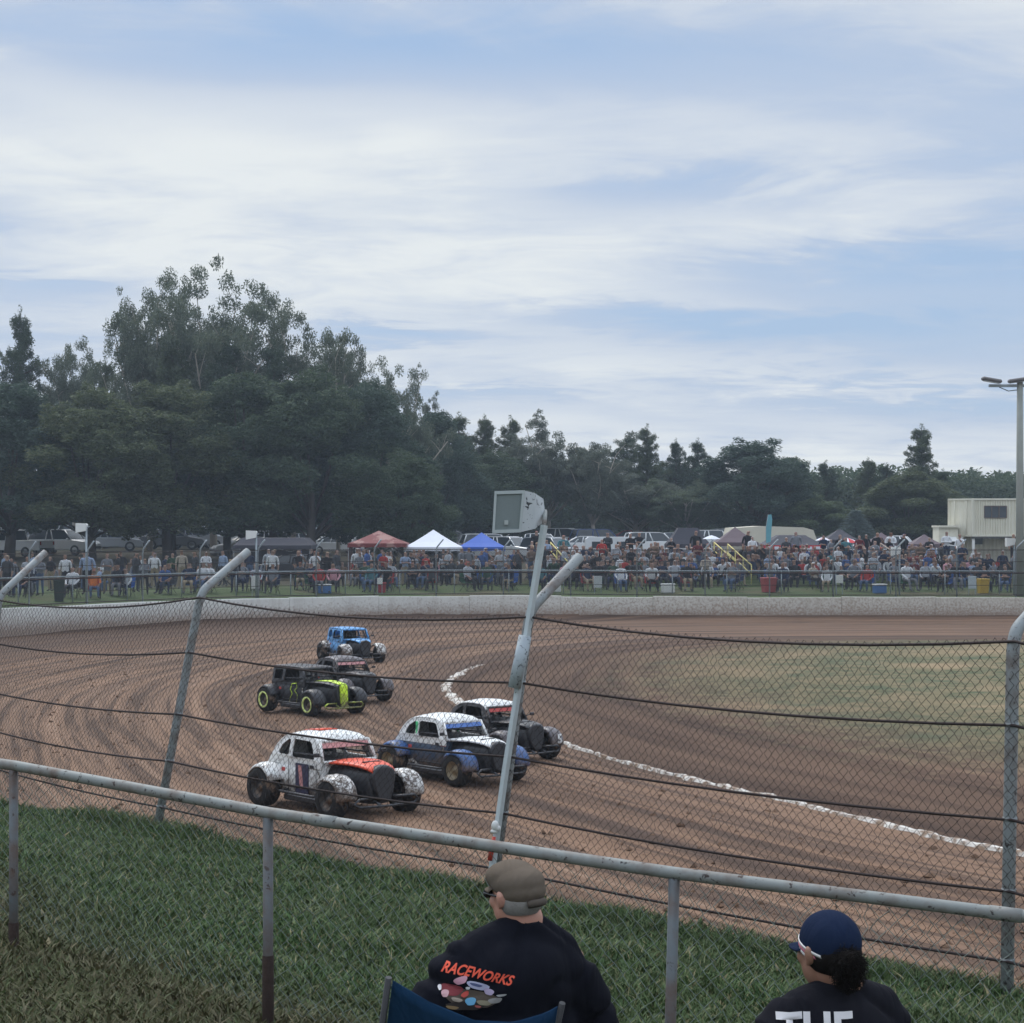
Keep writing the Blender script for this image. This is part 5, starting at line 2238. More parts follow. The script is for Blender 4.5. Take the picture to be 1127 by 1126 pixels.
for f in (0, .33, .66, 1):
    mb.box(c0 + dirR * (wx0 + (wx1 - wx0) * f) + Vector((0, .01, (wz0 + wz1) / 2)), (.05, .06, wz1 - wz0), rot=.06)
mb.box(c0 + dirR * ((wx0 + wx1) / 2) + Vector((0, .01, wz0)), (wx1 - wx0, .08, .05), rot=.058)
mb.box(c0 + dirR * ((wx0 + wx1) / 2) + Vector((0, .01, wz1)), (wx1 - wx0, .08, .05), rot=.058)
mb.build('window_frame', pm('brown_window_frame', (.13, .09, .07), .6), o)
mb = MB()
mb.box(c0.lerp(cR, .5) + Vector((0, -.08, zb - .07)), (6.2, .10, .13), rot=.058)
mb.build('floor_beam', pm('dark_steel_beam', (.07, .065, .06), .6, .3), root)
for p in (c0 + Vector((.05, .05, 0)), cL + Vector((.05, .05, 0)), c0.lerp(cR, .99), c0 + Vector((-.55, .8, 0))):
    mb = MB()
    mb.box(p + Vector((0, 0, zb / 2 - .1)), (.17, .17, zb + .15))
    mb.build('support_post', WHT, root)
tag(root, 'cream shipping container office raised on posts, window facing the track', 'building')

lowb = empty('cream_kiosk', (x0 - .15, Zc + 1.2, g))
mb = MB()
mb.box((-.25, 0, 1.15), (1.25, 2.2, 2.5))
mb.build('wall', CR, lowb)
mb = MB()
mb.box((-.25, -.1, 2.47), (1.4, 2.5, .13))
mb.build('roof', CR, lowb)
mb = MB()
mb.box((-.2, -1.13, 1.35), (.8, .05, .75))
o = mb.build('serving_hatch', pm('dark_opening', (.03, .03, .032), .6), lowb)
mb = MB()
mb.prism([(-1.16, 1.72), (-1.75, 1.45), (-1.75, 1.49), (-1.16, 1.78)], 'X', -.62, .22)
mb.build('awning', WHT, o)
tag(lowb, 'low cream kiosk with dark serving hatch left of the raised container', 'kiosk')
lowc = empty('lower_container', (x0 + 3.9, Zc + 2.6, g))
mb = MB()
corrugated(mb, (-3.0, -1.2, 0), (3.6, -1.2, 0), 0, 2.35, 22, .06)
mb.box((.3, 0, 1.17), (6.4, 2.2, 2.3))
mb.build('wall', pm('dim_cream_steel', (.58, .55, .45), .7, 0, .12, 2), lowc)
mb = MB()
mb.box((-2.1, -1.30, 1.55), (.75, .04, .6))
mb.build('window', pm('office_window_glass', (.06, .07, .085), .15), lowc)
mb = MB()
mb.box((2.6, -1.30, 1.0), (.9, .04, 2.0))
mb.build('door', pm('dark_door', (.06, .06, .065), .5), lowc)
tag(lowc, 'lower cream container wall in shade beneath the raised office', 'building')
# ------------------------------------------------------------------ parked cars up the slope
def add_wheel(parent, x, y, r, w_, rim_mat, tyre_mat, side, ring=None):
    mb = MB()
    pr = [(r * .58, -w_ / 2), (r * .90, -w_ / 2), (r * .985, -w_ * .36), (r, -w_ * .15), (r, w_ * .15), (r * .985, w_ * .36), (r * .90, w_ / 2), (r * .58, w_ / 2)]
    mb.lathe(pr, (0, 0, 0), 'Y', 22)
    t_ = mb.build('tyre', tyre_mat)
    mb = MB()
    s = side
    mb.lathe([(r * .60, -w_ * .42), (r * .60, w_ * .42)], (0, 0, 0), 'Y', 18)
    mb.lathe([(r * .61, s * w_ * .44), (r * .55, s * w_ * .47), (r * .50, s * w_ * .20), (r * .22, s * w_ * .12), (r * .18, s * w_ * .28), (.001, s * w_ * .30)], (0, 0, 0), 'Y', 18)
    r_ = mb.build('rim', rim_mat)
    root = empty('wheel', (x, y, r), parent=parent)
    t_.parent = root
    r_.parent = root
    if ring is not None:
        mb = MB()
        mb.lathe([(r * .66, s * w_ * .44), (r * .68, s * w_ * .52), (r * .55, s * w_ * .52), (r * .53, s * w_ * .44)], (0, 0, 0), 'Y', 22)
        g_ = mb.build('rim_ring', ring)
        g_.parent = root
    return root


TYRE = pm('tyre_rubber', (.022, .021, .021), .85, 0, .2, 8, .2, .2, DIRT, .38, 5)
TYRE2 = pm('road_tyre', (.02, .02, .02), .8)
ALLOY = pm('alloy_rim', (.30, .31, .32), .4, .5)
GLS = pm('car_glass', (.035, .045, .055), .12, 0, .2, 1, 0, .6)
LAMP = pm('headlamp_lens', (.55, .57, .60), .15)
TAIL = pm('tail_lamp', (.30, .015, .012), .25)


def parked_proto(kind):
    """local X forward. returns root (template, linked)"""
    root = empty('parked_car', (0, 0, 0))
    if kind == 'suv':
        L, W, belt, top, gx = 4.6, 1.85, 1.02, 1.70, (-2.2, -1.95, .55, 1.15)
        low = [(-2.3, .35), (-2.3, .85), (-2.24, 1.02), (1.15, 1.04), (2.1, .92), (2.3, .70), (2.3, .35)]
    elif kind == 'sedan':
        L, W, belt, top, gx = 4.6, 1.78, .92, 1.42, (-1.75, -1.05, .35, 1.15)
        low = [(-2.3, .30), (-2.3, .80), (-2.2, .95), (-1.7, .97), (1.15, .94), (2.1, .80), (2.3, .60), (2.3, .30)]
    else:       # ute / van
        L, W, belt, top, gx = 5.1, 1.85, 1.08, 1.78, (-.55, -.45, .75, 1.35)
        low = [(-2.55, .45), (-2.55, 1.08), (-.6, 1.10), (1.35, 1.08), (2.3, .98), (2.5, .78), (2.5, .45)]
    mb = MB()
    secs = []
    for y, ins in ((-W / 2, .05), (-W / 2 + .05, 0), (W / 2 - .05, 0), (W / 2, .05)):
        cxx = sum(p[0] for p in low) / len(low)
        secs.append([Vector((p[0] - (ins if p[0] > cxx else -ins), y, p[1] - (ins * .6 if p[1] > .6 else -ins))) for p in low])
    mb.loft(secs, smooth=False)
    # roof with pillars
    zr = top
    hw, ht = W / 2 - .04, W / 2 - .20
    g0, g1, g2, g3 = gx
    mb.loft([[(g1 - .05, -ht, zr - .06), (g1 - .05, ht, zr - .06), (g1 - .05, ht, zr - .09), (g1 - .05, -ht, zr - .09)],
             [(g1 + .3, -ht, zr), (g1 + .3, ht, zr), (g1 + .3, ht, zr - .05), (g1 + .3, -ht, zr - .05)],
             [(g2 - .3, -ht, zr), (g2 - .3, ht, zr), (g2 - .3, ht, zr - .05), (g2 - .3, -ht, zr - .05)],
             [(g2 + .05, -ht, zr - .08), (g2 + .05, ht, zr - .08), (g2 + .05, ht, zr - .11), (g2 + .05, -ht, zr - .11)]], smooth=False)
    for s in (-1, 1):
        for (xa, xb) in ((g0, g1), (g0 * .45 + g3 * .15, g1 * .45 + g2 * .2), ((g0 + g3) * .5 + .25, (g1 + g2) * .5 + .2), (g3, g2)):
            mb.tube([(xa, s * (hw - .01), belt - .02), (xb, s * (ht + .0), zr - .07)], .045, 4)
    body = mb.build('body', None or SHOE, root)
    mb = MB()
    mb.loft([[(g0 + .02, -hw + .03, belt - .03), (g0 + .02, hw - .03, belt - .03), (g3 - .02, hw - .03, belt - .03), (g3 - .02, -hw + .03, belt - .03)],
             [(g1 + .02, -ht + .015, zr - .04), (g1 + .02, ht - .015, zr - .04), (g2 - .02, ht - .015, zr - .04), (g2 - .02, -ht + .015, zr - .04)]], smooth=False)
    mb.build('windows', GLS, root)
    for sx in (-1.42, 1.40):
        for s in (-1, 1):
            add_wheel(root, sx * (1.08 if kind == 'ute' else 1), s * (W / 2 - .10), .35, .22, ALLOY, TYRE2, s)
    for s in (-1, 1):
        mb = MB()
        mb.box((low[-2][0] - .03, s * .66, .72 if kind != 'sedan' else .62), (.09, .36, .13), bev=.02)
        mb.build('headlight', LAMP, root)
        mb = MB()
        mb.box((low[0][0] + .02, s * .74, .90 if kind != 'sedan' else .78), (.07, .20, .24 if kind != 'sedan' else .13), bev=.02)
        mb.build('tail_light', TAIL, root)
        mb = MB()
        mb.box((g3 - .25, s * (W / 2 + .06), belt + .05), (.10, .18, .12), bev=.03)
        mb.build('mirror', SHOE, root)
    for xx in (low[-1][0], low[0][0]):
        mb = MB()
        mb.box((xx, 0, .52), (.08, W * .9, .16), bev=.03)
        mb.build('bumper', pm('bumper_plastic', (.05, .05, .055), .6), root)
    return root


PP = {k: parked_proto(k) for k in ('suv', 'sedan', 'ute')}
CARC = {'white': (.72, .73, .74), 'silver': (.40, .42, .45), 'black': (.02, .02, .024), 'dark grey': (.10, .105, .115), 'blue': (.05, .10, .25), 'red': (.35, .03, .03)}
PCARS = [
    # px, base py, Z, kind, colour, yaw deg (0 = faces right), label
    (497, 596, 152, 'suv', 'silver', 12, 'silver wagon parked high on the slope above the white marquee'),
    (455, 600, 150, 'suv', 'white', -150, 'white wagon parked left of the silver one, tail lamps towards the track'),
    (408, 601, 152, 'suv', 'white', 170, 'white wagon parked behind the red marquee, half under the trees'),
    (560, 606, 142, 'suv', 'white', -35, 'white four-wheel drive parked right of the blue marquee'),
    (590, 603, 146, 'ute', 'white', -30, 'white utility parked just behind the loudspeaker'),
    (607, 604, 140, 'suv', 'silver', -40, 'silver wagon parked right behind the loudspeaker pole'),
    (530, 602, 156, 'sedan', 'silver', -150, 'silver sedan parked behind the blue marquee'),
    (640, 603, 150, 'sedan', 'white', 178, 'white sedan behind the first yellow handrail'),
    (720, 604, 150, 'suv', 'white', 8, 'white wagon between the caravan and the slate marquee'),
    (700, 600, 163, 'sedan', 'red', 0, 'red sedan far behind the caravan roof'),
    (320, 622, 112, 'sedan', 'black', 175, 'black sedan parked in shade by the black flat awning'),
    (300, 596, 145, 'suv', 'white', 20, 'white wagon seen through leaves above the black awning'),
    (330, 594, 150, 'sedan', 'silver', 10, 'silver sedan in shade between the black awning and red marquee'),
    (270, 598, 140, 'sedan', 'white', -160, 'white sedan in the gap left of the black awning'),
    (245, 592, 152, 'suv', 'white', 30, 'white wagon deep under the trees, left of the black awning'),
    (70, 604, 134, 'suv', 'white', -20, 'white wagon parked left of the left box lamp'),
    (14, 604, 131, 'ute', 'white', 160, 'white utility parked at the far left edge'),
    (44, 592, 150, 'sedan', 'silver', 5, 'silver sedan on the slope behind the left parked cars'),
    (8, 586, 156, 'suv', 'white', 12, 'white wagon highest on the slope at the far left edge'),
    (120, 603, 140, 'sedan', 'silver', 10, 'silver sedan under the trees right of the left box lamp'),
    (190, 600, 146, 'sedan', 'dark grey', 5, 'dark grey sedan in deep shade under the left trees'),
    (370, 600, 148, 'sedan', 'white', 15, 'white sedan parked left behind the red marquee'),
    (430, 592, 160, 'suv', 'silver', 10, 'silver wagon on the back row above the red marquee'),
    (578, 598, 160, 'sedan', 'white', 0, 'white sedan on the back row behind the utility'),
    (745, 602, 158, 'sedan', 'silver', 5, 'silver sedan behind the slate marquee'),
    (765, 602, 155, 'suv', 'white', -160, 'white wagon between the slate and grey maroon marquees'),
    (812, 600, 158, 'suv', 'silver', 10, 'silver wagon far behind the paired yellow handrails'),
    (878, 600, 160, 'sedan', 'white', 0, 'white sedan far behind the cream tent, right end'),
    (920, 602, 140, 'suv', 'dark grey', 12, 'dark grey wagon behind the striped umbrella'),
    (950, 603, 138, 'sedan', 'white', 170, 'white sedan below the blue-grey fir'),
    (985, 604, 140, 'ute', 'white', -15, 'white utility behind the brown handrail'),
    (660, 598, 158, 'suv', 'blue', 15, 'blue wagon behind the white caravan'),
    (625, 600, 160, 'suv', 'white', -20, 'white wagon on the back row above the first yellow handrail'),
    (540, 598, 148, 'suv', 'white', 14, 'white wagon peeping over the blue marquee'),
    (470, 590, 162, 'sedan', 'white', 10, 'white sedan on the back row left of the silver wagon'),
    (515, 592, 164, 'suv', 'dark grey', -160, 'dark grey wagon on the back row right of the silver wagon'),
    (96, 600, 152, 'suv', 'white', 8, 'white wagon under the trees just right of the left box lamp'),
    (155, 596, 156, 'sedan', 'white', 170, 'white sedan under the widest left tree'),
    (215, 600, 148, 'suv', 'silver', 15, 'silver wagon under the trees beside the dark grey sedan'),
    (350, 590, 158, 'ute', 'white', 0, 'white utility far back between awning and red marquee'),
    (1016, 616, 126, 'suv', 'white', 170, 'white wagon parked left of the cream kiosk'),
]
used_p = set()
for px, by, Z, kind, colr, yaw, lab in PCARS:
    src = PP[kind]
    c = copy_tree(src)
    b = base_at(px, Z)
    c.location = b
    c.rotation_euler = (0, 0, R(yaw))
    m = pm('car_paint_' + colr, CARC[colr], .3, .1, .05, 1, 0, .5)
    for ch in c.children:
        if ch.name.startswith(('body', 'mirror')):
            ch.material_slots[0].link = 'OBJECT'
            ch.material_slots[0].material = m
    tag(c, lab, 'car', 'cars parked behind the crowd')
for src in PP.values():
    for ch in list(src.children):
        for g2 in list(ch.children):
            bpy.data.objects.remove(g2)
        bpy.data.objects.remove(ch)
    bpy.data.objects.remove(src)

# white caravan behind the stand
b = base_at(672, 132)
root = empty('caravan', b)
kk = F / 132
w_ = 56 / kk
zt = HC - (591 - HZ) / kk - b.z
mb = MB()
mb.prism([(-w_ / 2, .5), (-w_ / 2, zt - .15), (-w_ / 2 + .2, zt), (w_ / 2 - .1, zt), (w_ / 2, zt - .3), (w_ / 2 - .15, .5)], 'Y', -1.1, 1.1)
mb.build('body', pm('caravan_white', (.62, .64, .66), .5, 0, .06, 2), root)
mb = MB()
mb.box((-.2, -1.115, zt - .85), (w_ * .92, .02, .10))
mb.build('grey_stripe', pm('stripe_grey', (.2, .22, .25), .6), root)
for xx in (-.9, .7):
    mb = MB()
    mb.box((xx, -1.12, zt - .5), (.7, .03, .42), bev=.01)
    mb.build('window', GLS, root)
for s in (-1, 1):
    add_wheel(root, 0, s * .95, .34, .2, ALLOY, TYRE2, s)
mb = MB()
mb.tube([(w_ / 2 - .2, 0, .5), (w_ / 2 + .9, 0, .5), (w_ / 2 + .9, 0, 0)], .04, 6)
mb.build('drawbar', FW, root)
tag(root, 'white caravan with a grey stripe behind the middle of the stand', 'caravan')


# ------------------------------------------------------------------ racing cars
def outline_panel(name, outer, holes, mat, parent, yfun, th=.018):
    """flat filled outline with holes in the X-Z plane, bent on to y = yfun(x, z)"""
    cu = bpy.data.curves.new(name, 'CURVE')
    cu.dimensions = '2D'
    cu.fill_mode = 'BOTH'
    for poly in [outer] + holes:
        sp_ = cu.splines.new('POLY')
        sp_.points.add(len(poly) - 1)
        for p, (a, b_) in zip(sp_.points, poly):
            p.co = (a, b_, 0, 1)
        sp_.use_cyclic_u = True
    cu.extrude = th / 2
    o = bpy.data.objects.new(name, cu)
    COL.objects.link(o)
    me = bpy.data.meshes.new_from_object(o.evaluated_get(bpy.context.evaluated_depsgraph_get()))
    bpy.data.objects.remove(o)
    for v in me.vertices:
        x, z, h = v.co.x, v.co.y, v.co.z
        v.co = (x, yfun(x, z) + h, z)
    me.materials.clear()
    me.materials.append(mat)
    o = bpy.data.objects.new(name, me)
    COL.objects.link(o)
    if parent:
        o.parent = parent
    return o


def rounded(poly, r, n=4):
    o = []
    m = len(poly)
    for i in range(m):
        p0, p1, p2 = (Vector(poly[(i - 1) % m]), Vector(poly[i]), Vector(poly[(i + 1) % m]))
        a, b_ = (p0 - p1), (p2 - p1)
        rr_ = min(r, a.length * .45, b_.length * .45)
        a = p1 + a.normalized() * rr_
        b_ = p1 + b_.normalized() * rr_
        for k in range(n + 1):
            t_ = k / n
            q_ = a * (1 - t_) ** 2 + p1 * 2 * t_ * (1 - t_) + b_ * t_ * t_
            o.append((q_.x, q_.y))
    return o


def text_mesh(s, size, font_bold=.0, shear=0.0, space=1.0, ext=.0):
    cu = bpy.data.curves.new('text', 'FONT')
    cu.body = s
    cu.size = size
    cu.shear = shear
    cu.offset = font_bold
    cu.space_character = space
    cu.extrude = ext
    cu.align_x = 'CENTER'
    cu.align_y = 'CENTER'
    o = bpy.data.objects.new('text', cu)
    COL.objects.link(o)
    me = bpy.data.meshes.new_from_object(o.evaluated_get(bpy.context.evaluated_depsgraph_get()))
    bpy.data.objects.remove(o)
    return me


BLK = pm('race_black', (.022, .022, .026), .45, 0, .2, 4, 0, .5, DIRT, .30, 4)
CAGE = pm('roll_cage', (.05, .05, .055), .45, .3)
RIMB = pm('black_rim', (.035, .034, .034), .5, .3, .2, 6, 0, .5, DIRT, .45, 6)


def belt_y(hw):
    return lambda x, z: hw - .22 * max(0, z - .76) - (.10 * max(0, -.55 - x) + .16 * max(0, x - .35))


def sec_loft(mb, secs, n=20, p=3.2):
    L = []
    for x, hw, z0, z1 in secs:
        ring = []
        for k in range(n):
            a = 2 * math.pi * k / n
            ca, sa = math.cos(a), math.sin(a)
            y = hw * math.copysign(abs(ca) ** (2 / p), ca)
            z = (z0 + z1) / 2 + (z1 - z0) / 2 * math.copysign(abs(sa) ** (2 / p), sa)
            ring.append((x, y, z))
        L.append(ring)
    mb.loft(L)


def fender(mb, xc, zc, r0, w0, w1, a0, a1, s, crown=.05, bulge=1.0, lip=.07, n=18):
    rings = []
    for i in range(n + 1):
        a = R(a0 + (a1 - a0) * i / n)
        f = i / n
        rr_ = r0 * (1 + (bulge - 1) * math.exp(-((f - .30) / .28) ** 2))
        ring = []
        for (u, dr) in ((0, -.02), (.12, crown * .55), (.35, crown), (.65, crown * .95), (.88, crown * .45), (1, -lip * .35), (1.0, -lip), (.97, -lip), (.95, -lip * .4), (.6, crown * .7), (.3, crown * .7), (.04, -.03)):
            y = w0 + (w1 - w0) * u
            rad = rr_ + dr
            ring.append((xc + rad * math.cos(a), s * y, zc + rad * math.sin(a)))
        rings.append(ring)
    mb.loft(rings)


def driver(parent_loc, yaw, label, helmet, suit, sc=1.0):
    me = DRV
    o = bpy.data.objects.new('person', me)
    COL.objects.link(o)
    M = Matrix.Translation(parent_loc) @ Matrix.Rotation(yaw, 4, 'Z') @ Matrix.Scale(sc, 4)
    o.matrix_world = M @ Matrix.Translation((-.28, .10, -.17)) @ Matrix.Rotation(R(90), 4, 'Z') @ Matrix.Scale(.86, 4)
    for i, m in enumerate((suit, suit, suit, suit, SHOE)):
        o.material_slots[i].link = 'OBJECT'
        o.material_slots[i].material = m
    mb = MB()
    mb.ball((0, .10, 1.19), (.14, .16, .15), 14, 10)
    h = mb.build('helmet', helmet, o)
    mb = MB()
    mb.box((0, -.04, 1.19), (.19, .06, .07), bev=.02)
    mb.build('visor', GLS, h)
    tag(o, label, 'person', 'racing drivers')
    return o


DRV = pose_mesh('sit_back', 71)
for k in range(5):
    DRV.materials.append(SHOE)


def race_car(loc, yaw, label, style='coupe', body=None, roof=None, hood=None, fend=None, rfend=None, frame=None, rim=None, grille=None, bump=None, number=None, numcol=None, strip=None, numplate=None, drv=None, sidewin=True, groof=None, sc=.93, rring=None):
    root = empty('race_car', loc, yaw)
    box = style == 'box'
    hwB = .50
    # main lower shell
    mb = MB()
    sec_loft(mb, [(-1.30, .22, .30, .50), (-1.24, .34, .24, .60), (-1.10, .42, .20, .70), (-.85, .475, .17, .77), (-.5, .50, .15, .785), (0, .50, .15, .785), (.38, .47, .16, .785), (.42, .44, .18, .76)], 24, 4.0)
    sh = mb.build('body', body, root)
    # dark cabin well showing through the windows
    mb = MB()
    mb.box((-.17, 0, .79), (1.02, .80, .02))
    mb.build('cockpit_floor', SHOE, root)
    # side panels with window openings
    if box:
        top = [(-.98, .70), (-1.0, 1.12), (-.96, 1.15), (.26, 1.15), (.46, .76), (.46, .70)]
        outer = rounded(top, .03)
        holes = [rounded([(-.90, .83), (-.88, 1.07), (-.52, 1.07), (-.50, .83)], .04), rounded([(-.42, .80), (-.40, 1.08), (.16, 1.08), (.28, .80)], .05)]
    else:
        outer = [(-1.05, .68), (-.96, .80), (-.86, .94), (-.74, 1.05), (-.60, 1.12), (-.42, 1.155), (-.15, 1.165), (.08, 1.15), (.20, 1.11), (.27, 1.05), (.44, .76), (.44, .68)]
        holes = [rounded([(-.76, .83), (-.68, .97), (-.50, 1.07), (-.44, 1.07), (-.44, .83)], .05), rounded([(-.36, .81), (-.36, 1.085), (.10, 1.075), (.27, .81)], .06)]
    for s in (-1, 1):
        f0 = belt_y(hwB)
        outline_panel('cabin_side', outer, holes, frame or body, root, (lambda x, z, s=s: s * f0(x, z)))
    # roof skin and rear panel
    fy = belt_y(hwB)
    if box:
        prof = [(-1.0, 1.10), (-.97, 1.15), (-.6, 1.155), (0, 1.155), (.22, 1.15), (.31, 1.12)]
        rear = [(-.99, .70), (-1.0, .9), (-1.0, 1.10)]
    else:
        prof = [(-.72, 1.06), (-.60, 1.12), (-.42, 1.155), (-.15, 1.165), (.08, 1.15), (.20, 1.11), (.285, 1.04)]
        rear = [(-1.08, .66), (-.96, .80), (-.86, .94), (-.72, 1.06)]

    def skin(pr, crown, over=.012):
        rings = []
        for x, z in pr:
            hw = fy(x, z) + over
            ring = [(x, hw * q / 6, z + crown * (1 - (q / 6) ** 2)) for q in range(-6, 7)] + [(x, hw * q / 6, z - .018 + crown * (1 - (q / 6) ** 2)) for q in range(6, -7, -1)]
            rings.append(ring)
        return rings
    mb = MB()
    mb.loft(skin(prof, .05 if not box else .012))
    mb.build('roof', roof or body, root)
    mb = MB()
    mb.loft(skin(rear, .01, -.002))
    mb.build('rear_panel', frame or body, root)
    if groof is not None:
        mb = MB()
        mb.loft([[(x, y_ + (.0), z + .062 - .05 * (y_ / .42) ** 2) for y_ in (-.16, -.08, 0, .08, .16)] + [(x, y_, z + .045) for y_ in (.16, -.16)] for x, z in ((-.52, 1.137), (-.3, 1.163), (-.1, 1.168))])
        mb.build('roof_vent', groof, root)
    # windscreen frame
    mb = MB()
    xb, zb_, xt, zt_ = (.45, .79, .30, 1.09) if not box else (.46, .79, .30, 1.12)
    yb_, yt_ = fy(xb, zb_) - .005, fy(xt, zt_) - .005
    for s in (-1, 1):
        mb.tube([(xb, s * yb_, zb_), (xt, s * yt_, zt_)], .026, 6)
    mb.tube([(xb, -yb_, zb_), (xb, yb_, zb_)], .024, 6)
    mb.tube([(xt, -yt_, zt_ - .01), (xt, yt_, zt_ - .01)], .03, 6)
    mb.build('windscreen_frame', frame or body, root)
    mb = MB()
    if strip is not None:
        mb.add([(xt + .015, -yt_, zt_ - .02), (xt + .015, yt_, zt_ - .02), (xt + .058, yt_ + .01, zt_ - .10), (xt + .058, -yt_ - .01, zt_ - .10),
                (xt + .010, -yt_, zt_ - .02), (xt + .010, yt_, zt_ - .02), (xt + .053, yt_ + .01, zt_ - .10), (xt + .053, -yt_ - .01, zt_ - .10)],
               [(0, 1, 2, 3), (4, 5, 6, 7), (0, 1, 5, 4), (2, 3, 7, 6)])
        mb.build('sun_strip', strip, root)
    mb = MB()
    for q in range(9):
        y_ = -yt_ + 2 * yt_ * (q + .5) / 9
        mb.tube([(xb - .03, y_ * 1.08, zb_), (xt - .02, y_, zt_)], .004, 4)
    for q in range(4):
        u = (q + .5) / 4
        mb.tube([(xb - .03 + (xt - xb) * u, -yb_ + .02, zb_ + (zt_ - zb_) * u), (xb - .03 + (xt - xb) * u, yb_ - .02, zb_ + (zt_ - zb_) * u)], .004, 4)
    mb.build('windscreen_mesh', CAGE, root)
    # roll cage
    mb = MB()
    cg = .36
    for s in (-1, 1):
        mb.tube([(-.50, s * .42, .55), (-.50, s * cg, 1.10), (.16, s * cg, 1.09), (.36, s * .40, .80)], .019, 6)
        mb.tube([(-.50, s * cg, 1.08), (-.95, s * .32, .68)], .017, 6)
        mb.tube([(-.48, s * .44, .86), (.30, s * .44, .88)], .017, 6)
    mb.tube([(-.50, -cg, 1.10), (-.50, cg, 1.10)], .019, 6)
    mb.tube([(-.50, -.42, .62), (-.50, cg, 1.08)], .017, 6)
    mb.tube([(.16, -cg, 1.09), (.16, cg, 1.09)], .019, 6)
    mb.build('roll_cage', CAGE, root)
    mb = MB()
    mb.prism([(-.46, .5), (-.52, 1.06), (-.44, 1.08), (-.36, .5)], 'Y', -.12, .34)
    mb.build('seat', SHOE, root)
    # bonnet, engine bay, grille
    mb = MB()
    rings = []
    for x, hw, z in ((.40, .40, .785), (.62, .36, .80), (.85, .315, .80), (1.05, .27, .785), (1.20, .235, .76), (1.30, .20, .72)):
        rings.append([(x, hw * q / 5, z + .035 * (1 - (q / 5) ** 2)) for q in range(-5, 6)] + [(x, hw * q / 5 * .98, z - .03 + .03 * (1 - (q / 5) ** 2)) for q in range(5, -6, -1)])
    mb.loft(rings)
    mb.build('bonnet', hood or body, root)
    mb = MB()
    sec_loft(mb, [(.40, .37, .2, .765), (.8, .30, .2, .76), (1.15, .21, .2, .73), (1.26, .17, .22, .70)], 16, 4)
    mb.build('engine_bay', BLK, root)
    mb = MB()
    rings = []
    for x, f in ((1.24, 1.0), (1.33, .96), (1.345, .86)):
        ring = []
        for (y_, z) in ((0, .80), (.10, .79), (.185, .73), (.20, .62), (.17, .45), (.115, .28), (.0, .24), (-.115, .28), (-.17, .45), (-.20, .62), (-.185, .73), (-.10, .79)):
            ring.append((x + .05 * (.5 - z), y_ * f, .52 + (z - .52) * f))
        rings.append(ring)
    mb.loft(rings)
    mb.build('grille', grille or BLK, root)
    if grille is not None:
        mb = MB()
        for q in range(5):
            mb.box((1.365 - .01 * q, 0, .36 + q * .08), (.012, .16 + .015 * q, .012))
        mb.build('grille_bars', BLK, root)
    # wings over the wheels
    for s in (-1, 1):
        mb = MB()
        fender(mb, .93, .29, .335, .42, .765, 2, 132, s, .045, 1.10, .05)
        # tail of the wing runs down to the sill
        fm = mb.build('front_wing', fend or body, root)
        mb = MB()
        fender(mb, -.90, .30, .34, .42, .75, 22, 158, s, .04, 1.05, .035)
        mb.build('rear_wing', rfend or fend or body, root)
        mb = MB()
        mb.tube([(.50, s * .50, .30), (.48, s * .66, .29), (-.42, s * .66, .29), (-.44, s * .50, .30)], .022, 6)
        mb.build('nerf_bar', CAGE, root)
        mb = MB()
        mb.box((.03, s * .53, .20), (.95, .10, .10), bev=.02)
        mb.build('sill', BLK, root)
        add_wheel(root, .93, s * .635, .295, .24, rim or RIMB, TYRE, s, rring)
        add_wheel(root, -.90, s * .635, .305, .26, rim or RIMB, TYRE, s, rring)
        mb = MB()
        mb.tube([(.93, s * .15, .28), (.93, s * .60, .285)], .025, 6)
        mb.tube([(.75, s * .18, .42), (.93, s * .56, .36)], .015, 6)
        mb.build('suspension_arm', CAGE, root)
    mb = MB()
    mb.tube([(-.9, -.6, .295), (-.9, .6, .295)], .035, 8)
    mb.build('rear_axle', CAGE, root)
    mb = MB()
    bz = .27
    bm_ = bump or CAGE
    loop = [(1.30, -.16, bz + .05), (1.40, -.48, bz + .06), (1.38, -.56, bz), (1.40, -.48, bz - .06), (1.45, 0, bz - .06), (1.40, .48, bz - .06), (1.38, .56, bz), (1.40, .48, bz + .06), (1.30, .16, bz + .05)]
    mb.tube(loop, .021, 6)
    mb.tube([(1.26, -.14, bz), (1.43, -.14, bz - .05)], .02, 6)
    mb.tube([(1.26, .14, bz), (1.43, .14, bz - .05)], .02, 6)
    mb.build('front_bumper', bm_, root)
    mb = MB()
    mb.tube([(-1.2, -.25, .34), (-1.52, -.30, .34), (-1.56, 0, .34), (-1.52, .30, .34), (-1.2, .25, .34)], .02, 6)
    mb.tube([(-1.2, -.25, .48), (-1.50, -.26, .46), (-1.50, .26, .46), (-1.2, .25, .48)], .016, 6)
    mb.build('rear_bumper', CAGE, root)
    mb = MB()
    mb.tube([(.6, .0, .70), (.55, .42, .62), (.3, .56, .28)], .025, 6)
    mb.build('exhaust', pm('exhaust_steel', (.16, .11, .08), .6, .5), root)
